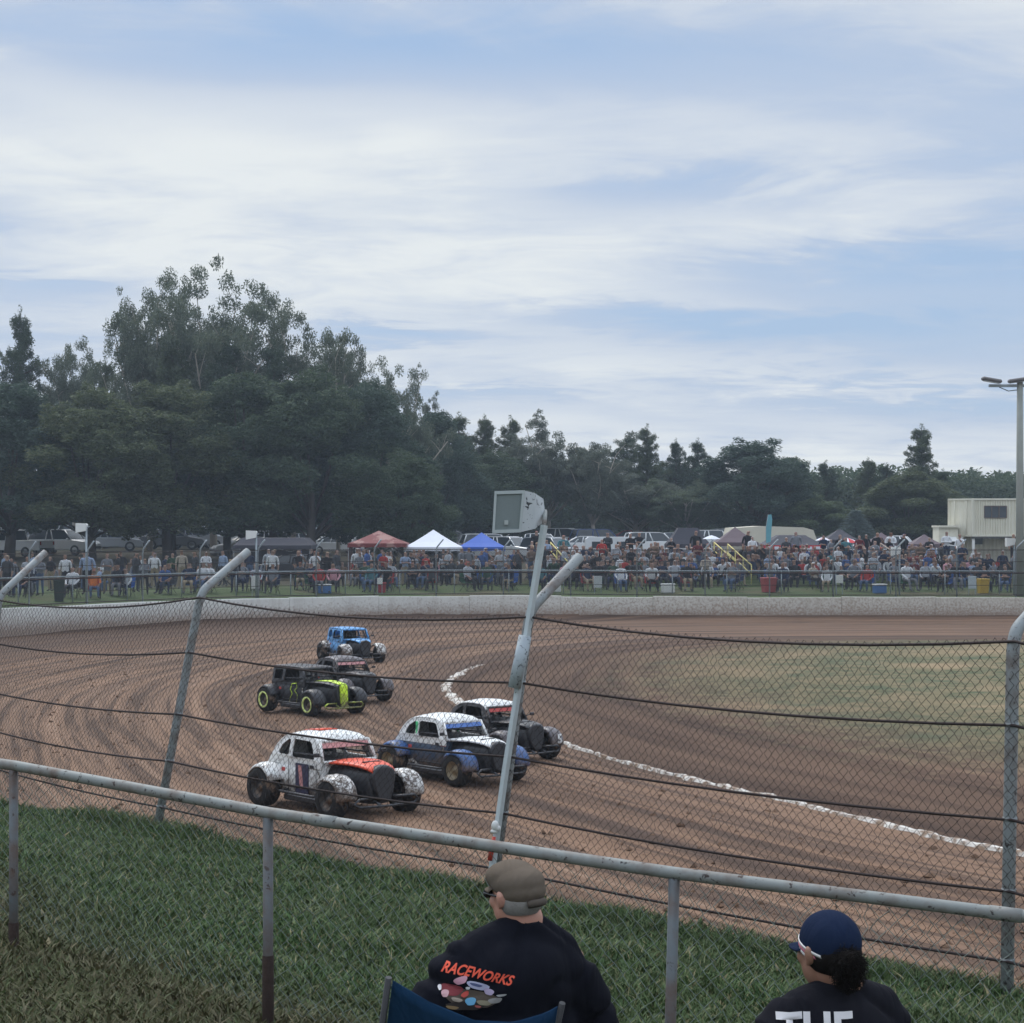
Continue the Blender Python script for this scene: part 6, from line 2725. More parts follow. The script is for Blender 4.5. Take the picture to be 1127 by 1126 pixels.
    # shut lines, belt strap and door latch, flat decals of plain colour blocks
    for s in (-1, 1):
        for xx in (-.42, .32):
            mb = MB()
            mb.tube([(xx, s * (hwB + .001), .22), (xx, s * (hwB + .002), .76)], .005, 4)
            mb.build('door_seam', BLK, root)
        mb = MB()
        mb.tube([(-.44, s * (hwB + .012), .36), (.34, s * (hwB + .012), .35)], .009, 5)
        mb.build('side_rail', CAGE, root)
        for q_, (dx0, dz0, ww_, hh_) in enumerate(((-.58, .60, .10, .06), (.36, .60, .05, .10), (-.60, .48, .12, .05), (.20, .70, .10, .05))):
            mb = MB()
            mb.box((dx0, s * (hwB + .0015 - (.012 if dx0 > .33 or dx0 < -.5 else 0)), dz0), (ww_, .006, hh_), bev=.001)
            mb.build('decal', (REDP, WS, BLU, BLKS)[q_] if q_ != 3 else BLK, root)
    mb = MB()
    mb.box((1.0, 0, .825), (.05, .30, .012), bev=.004)
    mb.build('bonnet_strap', BLK, root)
    mb = MB()
    for s in (-1, 1):
        mb = MB()
        mb.tube([(.42, s * .44, .86), (.46, s * .56, .90)], .010, 5)
        mb.box((.47, s * .60, .91), (.04, .10, .06), bev=.01)
        mb.build('mirror', BLK, root)
    # number on both doors
    if number:
        for s in (-1, 1):
            me = text_mesh(number, .46, .022, .15)
            for v in me.vertices:
                x, z = v.co.x * -s * -1, v.co.y
                x = x * (-1 if s > 0 else 1)
                v.co = (-.06 + x, s * (hwB + .009), .50 + z)
            me.materials.append(numcol)
            if numplate is not None:
                mb = MB()
                mb.box((-.06, s * (hwB + .002), .50), (.34, .008, .46), rot=None)
                mb.build('number_panel', numplate, root)
            o = bpy.data.objects.new('number', me)
            COL.objects.link(o)
            o.parent = root
    tag(root, label, 'race car', 'racing cars on the dirt track')
    root.scale = (sc, sc, sc * .96)
    if drv:
        driver(Vector(loc), yaw, *drv, sc)
    return root


def paint(name, c, dirtamt=.35, dscale=7, rough=.35):
    return pm(name, c, rough, 0, .08, 2, 0, .5, (.10, .068, .05), dirtamt, dscale)


def speckled(name, base, dark, th, scale=16):
    t = MT(name)
    ov = t.vec('Object')
    a = t.noise(ov, scale, 5, .75, .6)
    b_ = t.noise(ov, 2.2, 3, .5)
    m = t.ramp(t.math('ADD', a, t.math('MULTIPLY', t.math('SUBTRACT', b_, .5), .45)), [(th - .035, 0), (th + .055, 1)])
    sp_ = t.n('ShaderNodeSeparateXYZ')
    t.link(t.tc.outputs['Object'], sp_.inputs[0])
    c = t.mix(m, base, dark)
    f_ = t.noise(ov, 7, 6, .7, .5)
    mud = t.ramp(t.math('ADD', sp_.outputs[2], t.math('MULTIPLY', t.math('SUBTRACT', f_, .5), 1.1)), [(.26, .9), (.58, 0)])
    c = t.mix(mud, c, (.115, .078, .056))
    t.col(c)
    t.set(.42)
    return t.m


W_ = speckled('race_white', (.74, .74, .72), (.12, .09, .075), .60)
WS = speckled('race_white_muddy', (.70, .69, .66), (.085, .062, .048), .470, 19)
ORG = speckled('race_orange', (.72, .085, .035), (.45, .30, .25), .64, 10)
NAVY = speckled('race_navy', (.022, .045, .085), (.08, .07, .06), .60)
BLU = speckled('race_blue', (.028, .095, .27), (.08, .07, .06), .58)
SKY_ = speckled('race_sky_blue', (.10, .33, .66), (.10, .12, .15), .60)
NEON = speckled('race_neon', (.62, .85, .03), (.10, .12, .03), .62, 12)
BLKS = speckled('race_black_muddy', (.028, .028, .032), (.13, .10, .085), .56, 14)
GRYS = speckled('race_grey_muddy', (.13, .12, .13), (.05, .035, .035), .5, 12)
REDP = pm('race_red', (.45, .05, .04), .5)
PINK = pm('race_pale_red', (.55, .25, .24), .5)
SUIT1 = pm('driver_suit_dark', (.03, .03, .05), .8)
SUIT2 = pm('driver_suit_blue', (.05, .09, .25), .8)
HEL1 = pm('helmet_white', (.6, .6, .6), .3)
HEL2 = pm('helmet_black', (.03, .03, .03), .3)


def gpos(px, py, h=0.0):
    Z = F * HC / (py - HZ)
    return Vector(((px - 563.5) / F * Z, Z, h))


def facing(a):
    """front of the car points right and a degrees round towards the camera"""
    return R(-a)


C1 = race_car(gpos(366, 890), facing(51), 'white coupe with orange bonnet, nearest racing car by the front rail', body=W_, roof=W_, hood=ORG, fend=WS, rfend=W_, groof=ORG, sc=.97,
              number='1', numcol=PINK, numplate=pm('dark_panel', (.03, .03, .07), .5), strip=PINK, drv=('driver in dark suit and white helmet in the white and orange car', HEL1, SUIT1))
C2 = race_car(gpos(497, 857), facing(49), 'navy and blue coupe with white roof and bonnet beside the loudspeaker pole', body=NAVY, roof=W_, hood=W_, fend=BLU, rfend=BLU, frame=W_, number=None,
              strip=pm('blue_strip', (.08, .17, .45), .5), sc=.90, rim=pm('tan_rim', (.22, .17, .10), .5), drv=('driver in blue suit and black helmet in the navy and white car', HEL2, SUIT2))
mb = MB()
for s in (-1, 1):
    mb2 = MB()
    mb2.box((-.40, s * .475, .94), (.035, .03, .26), bev=.005)
    mb2.build('green_pillar_tape', pm('green_tape', (.10, .62, .25), .5), C2)
    mb2 = MB()
    mb2.prism([(-.62, .17), (-.62, .34), (-.48, .38), (-.1, .17)], 'Y', s * .505 - .004, s * .505 + .004)
    mb2.build('white_flash', W_, C2)
    mb2 = MB()
    mb2.box((.33, s * .462, .73), (.15, .02, .14), bev=.005)
    mb2.build('number_square', PINK, C2)
C3 = race_car(gpos(544, 833), facing(50), 'black coupe with white roof and a white 5 on its wing, beside the lime line', body=BLKS, roof=W_, hood=BLKS, fend=GRYS, rfend=BLKS, frame=BLKS,
              strip=REDP, sc=.87, drv=('driver in dark suit and white helmet in the black car with white roof', HEL1, SUIT1))
me = text_mesh('5', .26, .01, .1)
me2 = me
for v in me2.vertices:
    y_, z_ = v.co.x, v.co.y
    v.co = (1.335 - .25 * max(0, z_ + .03), y_ + .60, .44 + z_)
me2.materials.append(W_)
o = bpy.data.objects.new('number', me2)
COL.objects.link(o)
o.parent = C3
C4 = race_car(gpos(342, 784), facing(50), 'black boxy racing car with neon yellow nose, bumper and wheel rings', style='box', body=BLK, roof=BLKS, hood=BLK, fend=BLK, rfend=BLK, bump=NEON, sc=.91,
              rring=pm('neon_rim', (.62, .70, .22), .5), drv=('driver in dark suit and white helmet in the black and neon car', HEL1, SUIT1))
mb = MB()
mb.loft([[(x, y, z + .042 - .04 * abs(y)) for y in (-w_, 0, w_)] + [(x, y, z + .028) for y in (w_, -w_)] for x, z, w_ in ((.44, .785, .20), (.62, .80, .17), (.85, .80, .14), (1.05, .785, .12), (1.20, .765, .11), (1.34, .74, .10))])
mb.build('bonnet_strip', NEON, C4)
mb = MB()
mb.prism([(1.33, .77), (1.375, .74), (1.40, .50), (1.415, .22), (1.385, .22), (1.34, .50)], 'Y', -.095, .095)
mb.build('nose_strip', NEON, C4)
# neon number drawn in outline on the side
for s in (-1, 1):
    mb = MB()
    P_ = [(.02, .74), (.20, .76), (.22, .66), (.12, .58), (.24, .48), (.20, .28), (.10, .22), (.04, .28), (-.02, .24), (-.10, .30), (-.04, .42), (.02, .50), (-.06, .60), (.02, .74)]
    pts = [(x - .05, s * .512, z) for x, z in P_]
    mb.tube(pts, .012, 4)
    mb.build('number_outline', NEON, C4)
C5 = race_car(gpos(380, 770), facing(56), 'dark muddy coupe with reddish screen strip half hidden behind the black and neon car', body=BLKS, roof=GRYS, hood=BLKS, fend=GRYS, rfend=BLKS, frame=BLKS,
              strip=PINK, sc=.88, drv=('driver in blue suit and black helmet in the dark muddy coupe', HEL2, SUIT2))
C6 = race_car(gpos(386, 728), facing(64), 'sky blue topped racing car with white wings, farthest on the track', style='box', body=SKY_, roof=SKY_, hood=SKY_, fend=WS, rfend=WS, frame=SKY_, sc=.90,
              drv=('driver in dark suit and black helmet in the farthest sky blue car', HEL2, SUIT1))
# ------------------------------------------------------------------ the two people seated just in front of the low fence
def blob_mesh(mb, voxel, name, smooth_it=3):
    me = mb.mesh(name)
    o = bpy.data.objects.new(name, me)
    COL.objects.link(o)
    m = o.modifiers.new('r', 'REMESH')
    m.mode = 'VOXEL'
    m.voxel_size = voxel
    m.use_smooth_shade = True
    s_ = o.modifiers.new('s', 'SMOOTH')
    s_.factor = .5
    s_.iterations = smooth_it
    r_ = bpy.data.meshes.new_from_object(o.evaluated_get(bpy.context.evaluated_depsgraph_get()))
    bpy.data.objects.remove(o)
    r_.name = name
    r_.polygons.foreach_set('use_smooth', [True] * len(r_.polygons))
    return r_


def cap_(mb, pts, rs):
    """tapered limb with rounded joints"""
    pts = [Vector(p) for p in pts]
    mb.tube(pts, rs, 14)
    for p, r in zip(pts, rs):
        mb.ball(p, r * .995, 14, 10)


def hand(mb, wrist, dirv, palm_n, side, size=1.0):
    """palm, thumb and four bent fingers of unequal length; dirv points to the fingertips"""
    w0 = Vector(wrist)
    d = Vector(dirv).normalized()
    n = Vector(palm_n).normalized()
    n = (n - d * n.dot(d)).normalized()
    l = d.cross(n).normalized() * side
    mat = Matrix((l, d, n)).transposed()
    mb.ball(w0 + d * .048 * size, (.042 * size, .052 * size, .017 * size), 14, 10, rot=mat)
    for i, (off, ln) in enumerate(((-.030, .062), (-.010, .074), (.010, .070), (.029, .055))):
        k0 = w0 + d * .085 * size + l * off * size
        k1 = k0 + (d * .62 - n * .38).normalized() * ln * .5 * size
        k2 = k1 + (d * .25 - n * .9).normalized() * ln * .34 * size
        k3 = k2 + (-d * .15 - n).normalized() * ln * .26 * size
        cap_(mb, [k0 - d * .02, k0, k1, k2, k3], [.0095 * size, .0098 * size, .009 * size, .0085 * size, .0075 * size])
    t0 = w0 + d * .025 * size - l * .030 * size
    t1 = t0 + (d * .6 - l * .7 - n * .3).normalized() * .036 * size
    t2 = t1 + (d * .9 - l * .2 - n * .4).normalized() * .028 * size
    cap_(mb, [t0, t1, t2], [.013 * size, .011 * size, .009 * size])


def head_blobs(mb, M, beard=0.0):
    """head in its own frame (face towards -Y), placed by the 4x4 matrix M"""
    Rm = M.to_3x3()

    def P(x, y, z):
        return M @ Vector((x, y, z))
    mb.ball(P(0, .012, .02), (.077, .096, .100), 24, 16, rot=Rm)
    mb.ball(P(0, -.030, -.050), (.060, .066, .070), 20, 14, rot=Rm)
    mb.ball(P(0, -.060, -.095), (.032, .028, .024), 14, 10, rot=Rm)
    mb.ball(P(0, -.078, .028), (.055, .020, .016), 14, 10, rot=Rm)           # brow
    cap_(mb, [P(0, -.088, .010), P(0, -.110, -.022)], [.010, .015])            # nose
    for s in (-1, 1):
        mb.ball(P(s * .013, -.100, -.028), (.009, .010, .008), 10, 8, rot=Rm)
        mb.ball(P(s * .038, -.068, -.022), (.024, .022, .026), 12, 10, rot=Rm)   # cheek
        # ear: outer rim and lobe
        mb.ball(P(s * .080, .012, -.002), (.011, .020, .031), 14, 10, rot=Rm)
        mb.ball(P(s * .080, .004, -.026), (.009, .012, .013), 10, 8, rot=Rm)
        mb.ball(P(s * .090, .016, .006), (.006, .015, .022), 10, 8, rot=Rm)
    mb.ball(P(0, -.090, -.060), (.024, .009, .006), 12, 8, rot=Rm)             # lips
    mb.ball(P(0, -.088, -.070), (.021, .010, .007), 12, 8, rot=Rm)


def child(name, me, mat, parent):
    me.materials.clear()
    me.materials.append(mat)
    o = bpy.data.objects.new(name, me)
    COL.objects.link(o)
    o.parent = parent
    return o


def project_on(me, target_me, off=.004, W=None):
    """lay flat mesh (x, z in its own x, y) against the back of target mesh by rays along +Y"""
    bm_v = [W @ v.co for v in target_me.vertices]
    Wi = W.inverted()
    bvh = BVHTree.FromPolygons(bm_v, [tuple(p.vertices) for p in target_me.polygons])
    for v in me.vertices:
        hit = bvh.ray_cast(Vector((v.co.x, -5, v.co.z)), Vector((0, 1, 0)))
        if hit[0] is not None:
            v.co = Wi @ Vector((v.co.x, hit[0].y - off, v.co.z))
        else:
            v.co = Wi @ Vector((v.co.x, W.translation.y, v.co.z))
    return me


def subdiv(me, n):
    import bmesh
    b = bmesh.new()
    b.from_mesh(me)
    bmesh.ops.triangulate(b, faces=b.faces)
    bmesh.ops.subdivide_edges(b, edges=b.edges, cuts=n, use_grid_fill=True)
    b.to_mesh(me)
    b.free()
    return me


def fabric(name, c, scale=40):
    t = MT(name)
    ov = t.vec('Object')
    n1 = t.noise(ov, 5, 4, .6)
    n2 = t.noise(t.vec('Object', (1, 1, .45)), 7, 3, .5, .8)
    n3 = t.noise(ov, 260, 2, .5)
    t.col(t.mix(n1, tuple(x * .8 for x in c), tuple(x * 1.25 for x in c)))
    t.set(.95, 0, .08)
    b1 = t.bump(n2, .8, .03)
    t.bump(n3, .25, .002, b1)
    return t.m


def skinmat(name, c, red):
    t = MT(name)
    ov = t.vec('Object')
    n1 = t.noise(ov, 14, 5, .6)
    n2 = t.noise(ov, 120, 3, .6)
    t.col(t.mix(n1, c, red))
    t.set(.5, 0, .4)
    t.b.inputs['Subsurface Weight'].default_value = .12
    t.b.inputs['Subsurface Radius'].default_value = (.012, .004, .002)
    t.bump(n2, .3, .002)
    return t.m


SKM = skinmat('weathered_skin', (.46, .27, .20), (.52, .24, .18))
SKW = skinmat('tan_skin', (.30, .17, .115), (.34, .17, .12))


HS = [1.0]


def seated(name, gx, gy, zneck, zsho, bulk, headM, label, shirtmat, trousermat, skin, arm_l, arm_r, neck_x=0.0, body_x=0.0, turn=R(25)):
    """figure seated facing +Y; world heights turned into local ones above the ground at (gx, gy)"""
    gz = float(mound_z(np.array(gx), np.array(gy)))
    zn, zs = zneck - gz, zsho - gz
    hip = max(.34, zs - .58)
    root_loc = Vector((gx, gy, gz))
    W = Matrix.Translation(root_loc) @ Matrix.Rotation(turn, 4, 'Z')
    L = W.inverted() @ headM
    hc = L @ Vector((0, .02, -.06))
    nb = Vector((neck_x, -.02, zn - .03))
    bx = body_x
    b = bulk
    mb = MB()
    head_blobs(mb, L)
    cap_(mb, [hc, hc.lerp(nb, .6), nb, nb - Vector((0, -.02, .08))], [.050, .052, .060, .075])
    mb.ball((bx, .0, zs - .10), (.175 * b, .105 * b, .16), 20, 14)
    mb.ball((bx, .02, zs - .30), (.150 * b, .120 * b, .17), 20, 14)
    mb.ball((bx, .04, hip + .08), (.165 * b, .13 * b, .13), 20, 14)
    hands = []
    for s, (el, wr, hd, pn) in ((-1, arm_l), (1, arm_r)):
        sh = Vector((bx + s * .175 * b, 0, zs - .05))
        cap_(mb, [Vector((bx + s * .10, 0, zs - .01)), sh, Vector(el), Vector(wr)], [.045, .047, .038, .028])
        hand(mb, wr, hd, pn, s)
        kn = Vector((s * .19, .44, hip + .10))
        an = Vector((s * .17, .50, .10))
        cap_(mb, [Vector((bx + s * .10, .06, hip + .05)), kn, an], [.085 * b, .062, .042])
        cap_(mb, [an, an + Vector((0, .13, -.055))], [.042, .035])
    body = child('person', blob_mesh(mb, .0072, 'person', 3), skin, None)
    body.location = root_loc
    body.rotation_euler = (0, 0, turn)
    # shirt
    mb = MB()
    bk = b
    mb.ball((bx, -.005, zs - .10), (.190 * bk, .128 * bk, .175), 24, 16)
    mb.ball((bx, -.030, zs - .07), (.150 * bk, .118 * bk, .135), 24, 16)
    mb.ball((bx, .01, zs - .30), (.198 * bk, .155 * bk, .21), 24, 16)
    mb.ball((bx, .03, hip + .10), (.180 * bk, .150 * bk, .14), 24, 16)
    cap_(mb, [Vector((bx - .15 * b, -.0, zs - .02)), nb + Vector((-.02, .005, -.055)), nb + Vector((.02, .005, -.055)), Vector((bx + .15 * b, -.0, zs - .02))], [.070, .078, .078, .070])
    mb.lathe([(.066, -.03), (.072, -.03), (.069, .0), (.063, .0), (.066, -.03)], nb + Vector((0, .0, .012)), 'Z', 24)
    for s, (el, wr, hd, pn) in ((-1, arm_l), (1, arm_r)):
        sh = Vector((bx + s * .168 * b, 0, zs - .085))
        e = Vector(el)
        cap_(mb, [Vector((bx + s * .09, -.005, zs - .01)), sh, sh.lerp(e, .45), sh.lerp(e, .95)], [.080, .098, .098 * (.6 + .4 * b), .092])
    smesh = blob_mesh(mb, .010, 'shirt', 22)
    n_ = len(smesh.vertices)
    co = np.empty(n_ * 3, np.float32)
    no = np.empty(n_ * 3, np.float32)
    smesh.vertices.foreach_get('co', co)
    smesh.vertices.foreach_get('normal', no)
    co, no = co.reshape(-1, 3).astype(float), no.reshape(-1, 3)
    x_, y_, z_ = co[:, 0], co[:, 1], co[:, 2]
    fold = np.abs(vnoise(x_ * 5 + z_ * 7 + 3, z_ * 3.5 - x_ * 6, 91))
    arm_ = np.clip((np.abs(x_) - .17 * b) / .06, 0, 1)
    lowb_ = np.clip((zs - .22 - z_) / .2, 0, 1)
    amp_ = (.35 + .65 * np.maximum(arm_, lowb_))[:, None]
    co = co + no * ((-.030 * (1 - np.clip(fold * 3.0, 0, 1)) + .008 * vnoise(x_ * 9, z_ * 12, 93) + .004 * vnoise(x_ * 26, z_ * 22 + y_ * 9, 92))[:, None] * amp_)
    smesh.vertices.foreach_set('co', co.astype(np.float32).ravel())
    smesh.update()
    shirt = child('shirt', smesh, shirtmat, body)
    mb = MB()
    mb.ball((bx, .04, hip + .03), (.178 * b, .155 * b, .11), 20, 14)
    for s in (-1, 1):
        cap_(mb, [Vector((bx + s * .10, .06, hip + .05)), Vector((s * .19, .44, hip + .10)), Vector((s * .175, .50, hip * .5))], [.10 * b, .076, .066])
    child('trousers', blob_mesh(mb, .012, 'trousers', 4), trousermat, body)
    for s in (-1, 1):
        an = Vector((s * .17, .50, .10))
        mb = MB()
        cap_(mb, [an + Vector((0, -.03, -.04)), an + Vector((0, .14, -.055)), an + Vector((0, .19, -.06))], [.05, .048, .04])
        mb.box(an + Vector((0, .07, -.085)), (.09, .27, .03), bev=.01)
        child('shoe', blob_mesh(mb, .009, 'shoe', 2), SHOE, body)
    tag(body, label, 'person')
    return body, shirt, smesh, W, L, hip, gz


def headmat(px, py, Z, fwd, tilt=0.0, pitch=0.0):
    c = at(px, py, Z)
    phi = math.atan2(fwd[0], -fwd[1])
    return Matrix.Translation(c) @ Matrix.Rotation(phi, 4, 'Z') @ Matrix.Rotation(tilt, 4, 'Y') @ Matrix.Rotation(pitch, 4, 'X')


# ---- man in the flat cap
ZM = F / 345
HM = headmat(567, 985, ZM, (-.66, .75), tilt=.05, pitch=.05) @ Matrix.Scale(.895, 4)
gzm = float(mound_z(np.array(0.0), np.array(ZM)))
man, shirt, smesh, rl, L, hip, gzm = seated('person', 0.0, ZM, 2.873, 2.742, 1.22, HM, 'heavy man in brown flat cap and black lettered shirt seated in navy camp chair',
                                            fabric('black_shirt', (.008, .0085, .013)), fabric('dark_trousers', (.03, .032, .04)), SKM,
                                            ((-.34, .08, 2.38 - gzm), (-.31, .34, 2.32 - gzm), (.15, .95, -.1), (0, 0, 1)),
                                            ((.34, .08, 2.39 - gzm), (.42, .32, 2.40 - gzm), (-.1, .95, .05), (0, 0, 1)), neck_x=.035, body_x=-.005)
Rl = L.to_3x3()


def hp(x, y, z):
    return L @ Vector((x, y, z))


# grey hair: close-cropped band round the back and sides
mb = MB()
mb.ball(hp(0, .024, -.008), (.0785, .092, .075), 24, 16, rot=Rl)
hm = mb.mesh('hair')
import bmesh as _b
bm = _b.new()
bm.from_mesh(hm)
Li = L.inverted()
dead = [v for v in bm.verts if (Li @ v.co).y < -.012 or (Li @ v.co).z < -.070]
_b.ops.delete(bm, geom=dead, context='VERTS')
bm.to_mesh(hm)
bm.free()
child('hair', hm, pm('grey_hair', (.30, .28, .26), .8, 0, .3, 60, .6), man)
# flat cap: soft crown drawn forward over a stiff short peak
FELT = fabric('brown_tweed', (.125, .100, .078))
mb = MB()
mb.ball(hp(0, .018, .048), (.090, .108, .064), 28, 18, rot=Rl)
mb.ball(hp(0, .040, .020), (.084, .088, .058), 28, 18, rot=Rl)
mb.ball(hp(0, -.040, .066), (.080, .074, .052), 24, 16, rot=Rl)
mb.ball(hp(0, -.01, .070), (.084, .093, .056), 24, 16, rot=Rl)
cm = blob_mesh(mb, .006, 'flat_cap', 5)
capo = child('flat_cap', cm, FELT, man)
mb = MB()
rings = []
for q in range(-6, 7):
    a = q / 6 * 1.15
    x, y = math.sin(a) * .080, -math.cos(a) * .075 - .010
    x2, y2 = math.sin(a) * .088, -math.cos(a) * .125 - .004
    rings.append([hp(x, y, .036), hp(x2, y2, .022 + .01 * abs(q) / 6 * 0), hp(x2, y2, .016), hp(x, y, .028)])
mb.loft(rings)
child('peak', mb.mesh('peak'), FELT, capo)
mb = MB()
mb.tube([hp(math.sin(a) * .055, .100 * math.cos(a) + .030, -.028 + .012 * math.cos(a)) for a in [(-.7 + .14 * k) for k in range(11)]], .013, 8)
child('back_band', mb.mesh('back_band'), fabric('brown_band', (.085, .070, .058)), capo)
mb = MB()
for s in (-1, 1):
    mb.tube([hp(s * .078, .03, .005), hp(s * .083, -.02, .010), hp(s * .072, -.088, .012)], .0035, 6)
    mb.ball(hp(s * .034, -.104, .006), (.028, .006, .020), 14, 8, rot=Rl)
mb.tube([hp(-.012, -.108, .012), hp(.012, -.108, .012)], .003, 6)
child('glasses', mb.mesh('glasses'), pm('dark_glasses', (.01, .01, .012), .2), man)

# shirt print: word and a muddle of small cars
def print_patch(name, px, py, pts, mat, parent, Zp=None, sm=smesh, rl=rl, off=.0045):
    Zp = Zp or ZM - .17
    """pts in metres round the point seen at px, py"""
    c = at(px, py, Zp)
    mb = MB()
    vs = [(c.x + x, 0, c.z + z) for x, z in pts]
    n_ = len(vs)
    mb.add(vs + [(c.x, 0, c.z)], [(i, (i + 1) % n_, n_) for i in range(n_)])
    me = subdiv(mb.mesh(name), 2)
    project_on(me, sm, off, rl)
    return child(name, me, mat, parent)


def oval(rx, ry, rot=0, n=14, wob=0.0):
    o = []
    for i in range(n):
        a = 2 * math.pi * i / n
        x, y = rx * math.cos(a) * (1 + wob * math.sin(3 * a)), ry * math.sin(a) * (1 + wob * math.cos(2 * a))
        o.append((x * math.cos(rot) - y * math.sin(rot), x * math.sin(rot) + y * math.cos(rot)))
    return o


def put_text(s, px, py, size, rot, mat, parent, Zp, sm, rl, bold=.0, shear=0, space=1.0, sx=1.0, off=.005):
    me = text_mesh(s, size, bold, shear, space)
    c = at(px, py, Zp)
    for v in me.vertices:
        x, z = v.co.x * sx, v.co.y
        v.co = (c.x + x * math.cos(rot) - z * math.sin(rot), 0, c.z + x * math.sin(rot) + z * math.cos(rot))
    subdiv(me, 1)
    project_on(me, sm, off, rl)
    return child('lettering', me, mat, parent)


INK = lambda n, c: pm('ink_' + n, c, .8, 0, .12, 30)
put_text('RACEWORKS', 524, 1072, .042, R(-11), INK('red_orange', (.75, .10, .05)), shirt, ZM - .17, smesh, rl, bold=.0012, shear=.45, space=1.02, sx=.86)
for pi_, (px, py, rx, ry, rot, nm, c) in enumerate(((519, 1099, .085, .030, -.12, 'mud_brown', (.10, .075, .055)), (512, 1107, .060, .016, -.05, 'dark_earth', (.045, .035, .03)), (497, 1089, .036, .018, -.15, 'dark_red', (.20, .03, .035)),
                                   (490, 1092, .012, .012, 0, 'pale_pink', (.60, .35, .36)), (507, 1079, .022, .013, .25, 'pink', (.58, .30, .36)), (526, 1085, .036, .013, -.2, 'lavender', (.42, .42, .55)),
                                   (524, 1084, .020, .005, -.2, 'ink_blue', (.08, .10, .20)), (538, 1091, .016, .011, -.2, 'mauve', (.40, .33, .45)), (518, 1102, .017, .014, .1, 'sky', (.16, .42, .62)),
                                   (512, 1094, .013, .009, .5, 'scarlet', (.55, .08, .06)), (503, 1099, .018, .007, -.3, 'sand', (.38, .31, .24)), (533, 1103, .024, .009, -.05, 'olive_sand', (.26, .23, .15)),
                                   (545, 1100, .022, .010, .15, 'smoke', (.30, .29, .27)), (552, 1094, .016, .004, .1, 'pale_smoke', (.42, .42, .40)), (498, 1107, .020, .006, -.2, 'ochre', (.30, .20, .09)),
                                   (526, 1107, .010, .004, -.1, 'dull_red', (.40, .10, .08)), (484, 1086, .006, .008, .3, 'white', (.62, .60, .60)), (515, 1087, .007, .005, 0, 'white', (.62, .60, .60)))):
    print_patch('printed_shape', px, py, oval(rx * .97, ry, rot, 16, .14), INK(nm, c), shirt, off=.0040 + .0007 * pi_)


# ---- camp chair of the man
def big_chair(name, tl, tr, Zl, Zr, gz_, fab, tube_m, label, sag=.075, low=.50, depth=.52):
    """tl, tr: photo points of the two top corners of the backrest"""
    A, B = at(tl[0], tl[1], Zl), at(tr[0], tr[1], Zr)
    mid_ = (A + B) / 2
    root = empty(name, (mid_.x, mid_.y + .25, gz_))
    invc = Matrix.Translation(-root.location)
    side = (B - A)
    side.z = 0
    side.normalize()
    fw = Vector((-side.y, side.x, 0))
    n_, m_ = 16, 12
    for nm, front in (('backrest', 0),):
        mb = MB()
        rings = []
        for j in range(m_ + 1):
            v = j / m_
            top_, bot = [], []
            for i in range(n_ + 1):
                u = i / n_
                p = A.lerp(B, u)
                p = p + fw * (.16 * v) - Vector((0, 0, low * v))
                p.z -= sag * math.sin(math.pi * u) ** .8 * (1 - v) * (1 - .35 * abs(u - .5))
                p = p - fw * (.055 * math.sin(math.pi * u) * (1 - .3 * v)) + fw * (.006 * math.sin(u * 31 + v * 9) * v)
                top_.append(p)
                bot.append(p + fw * .006)
            rings.append(top_ + bot[::-1])
        mb.loft(rings)
        o = mb.build(nm, fab, root)
        o.matrix_parent_inverse = invc
    sA = A + fw * .17 - Vector((0, 0, low - .03))
    sB = B + fw * .17 - Vector((0, 0, low - .03))
    sA.z = sB.z = gz_ + .36
    mb = MB()
    rings = []
    for j in range(8):
        v = j / 7
        a_, b_ = [], []
        for i in range(11):
            u = i / 10
            p = sA.lerp(sB, u) + fw * (depth * v)
            p.z -= .09 * math.sin(math.pi * u) * (1 - .5 * abs(v - .3)) - .05 * v
            a_.append(p)
            b_.append(p - Vector((0, 0, .006)))
        rings.append(a_ + b_[::-1])
    mb.loft(rings)
    o = mb.build('seat', fab, root)
    o.matrix_parent_inverse = invc
    g_ = gz_ - .02
    for (P_, Q_, s) in ((A, sA, -1), (B, sB, 1)):
        outw = side * s * .015
        ft = Q_ + fw * (depth - .04)
        mb = MB()
        mb.tube([P_ + outw + Vector((0, 0, .01)), Vector((P_.x, P_.y, 0)) + fw * .20 + outw + Vector((0, 0, gz_ + .36)), Vector((P_.x, P_.y, 0)) + fw * .24 + outw + Vector((0, 0, g_))], .010, 8)
        o = mb.build('back_leg', tube_m, root)
        o.matrix_parent_inverse = invc
        mb = MB()
        top_ = Vector((ft.x, ft.y, gz_ + .60)) + outw
        mb.tube([Vector((ft.x, ft.y, g_)) + outw, top_, top_ - fw * .10 + Vector((0, 0, .01))], .010, 8)
        o = mb.build('front_leg', tube_m, root)
        o.matrix_parent_inverse = invc
        mb = MB()
        pb = Vector((P_.x, P_.y, gz_ + .62)) + fw * .12 + outw
        dd = top_ - pb
        mb.box((pb + top_) / 2 + Vector((0, 0, .005)), (.06, dd.length, .012), rot=math.atan2(-dd.x, dd.y), bev=.004)
        o = mb.build('armrest', fab, root)
        o.matrix_parent_inverse = invc
    mb = MB()
    for a_, b_ in ((sA, sB + fw * depth), (sB, sA + fw * depth)):
        p, q_ = a_.copy(), b_.copy()
        p.z = gz_ + .36
        q_.z = g_ + .02
        mb.tube([p, q_], .009, 6)
        p.z, q_.z = g_ + .02, gz_ + .38
        mb.tube([p + fw * .01, q_ + fw * .01], .009, 6)
    o = mb.build('cross_brace', tube_m, root)
    o.matrix_parent_inverse = invc
    tag(root, label, 'camp chair')
    return root


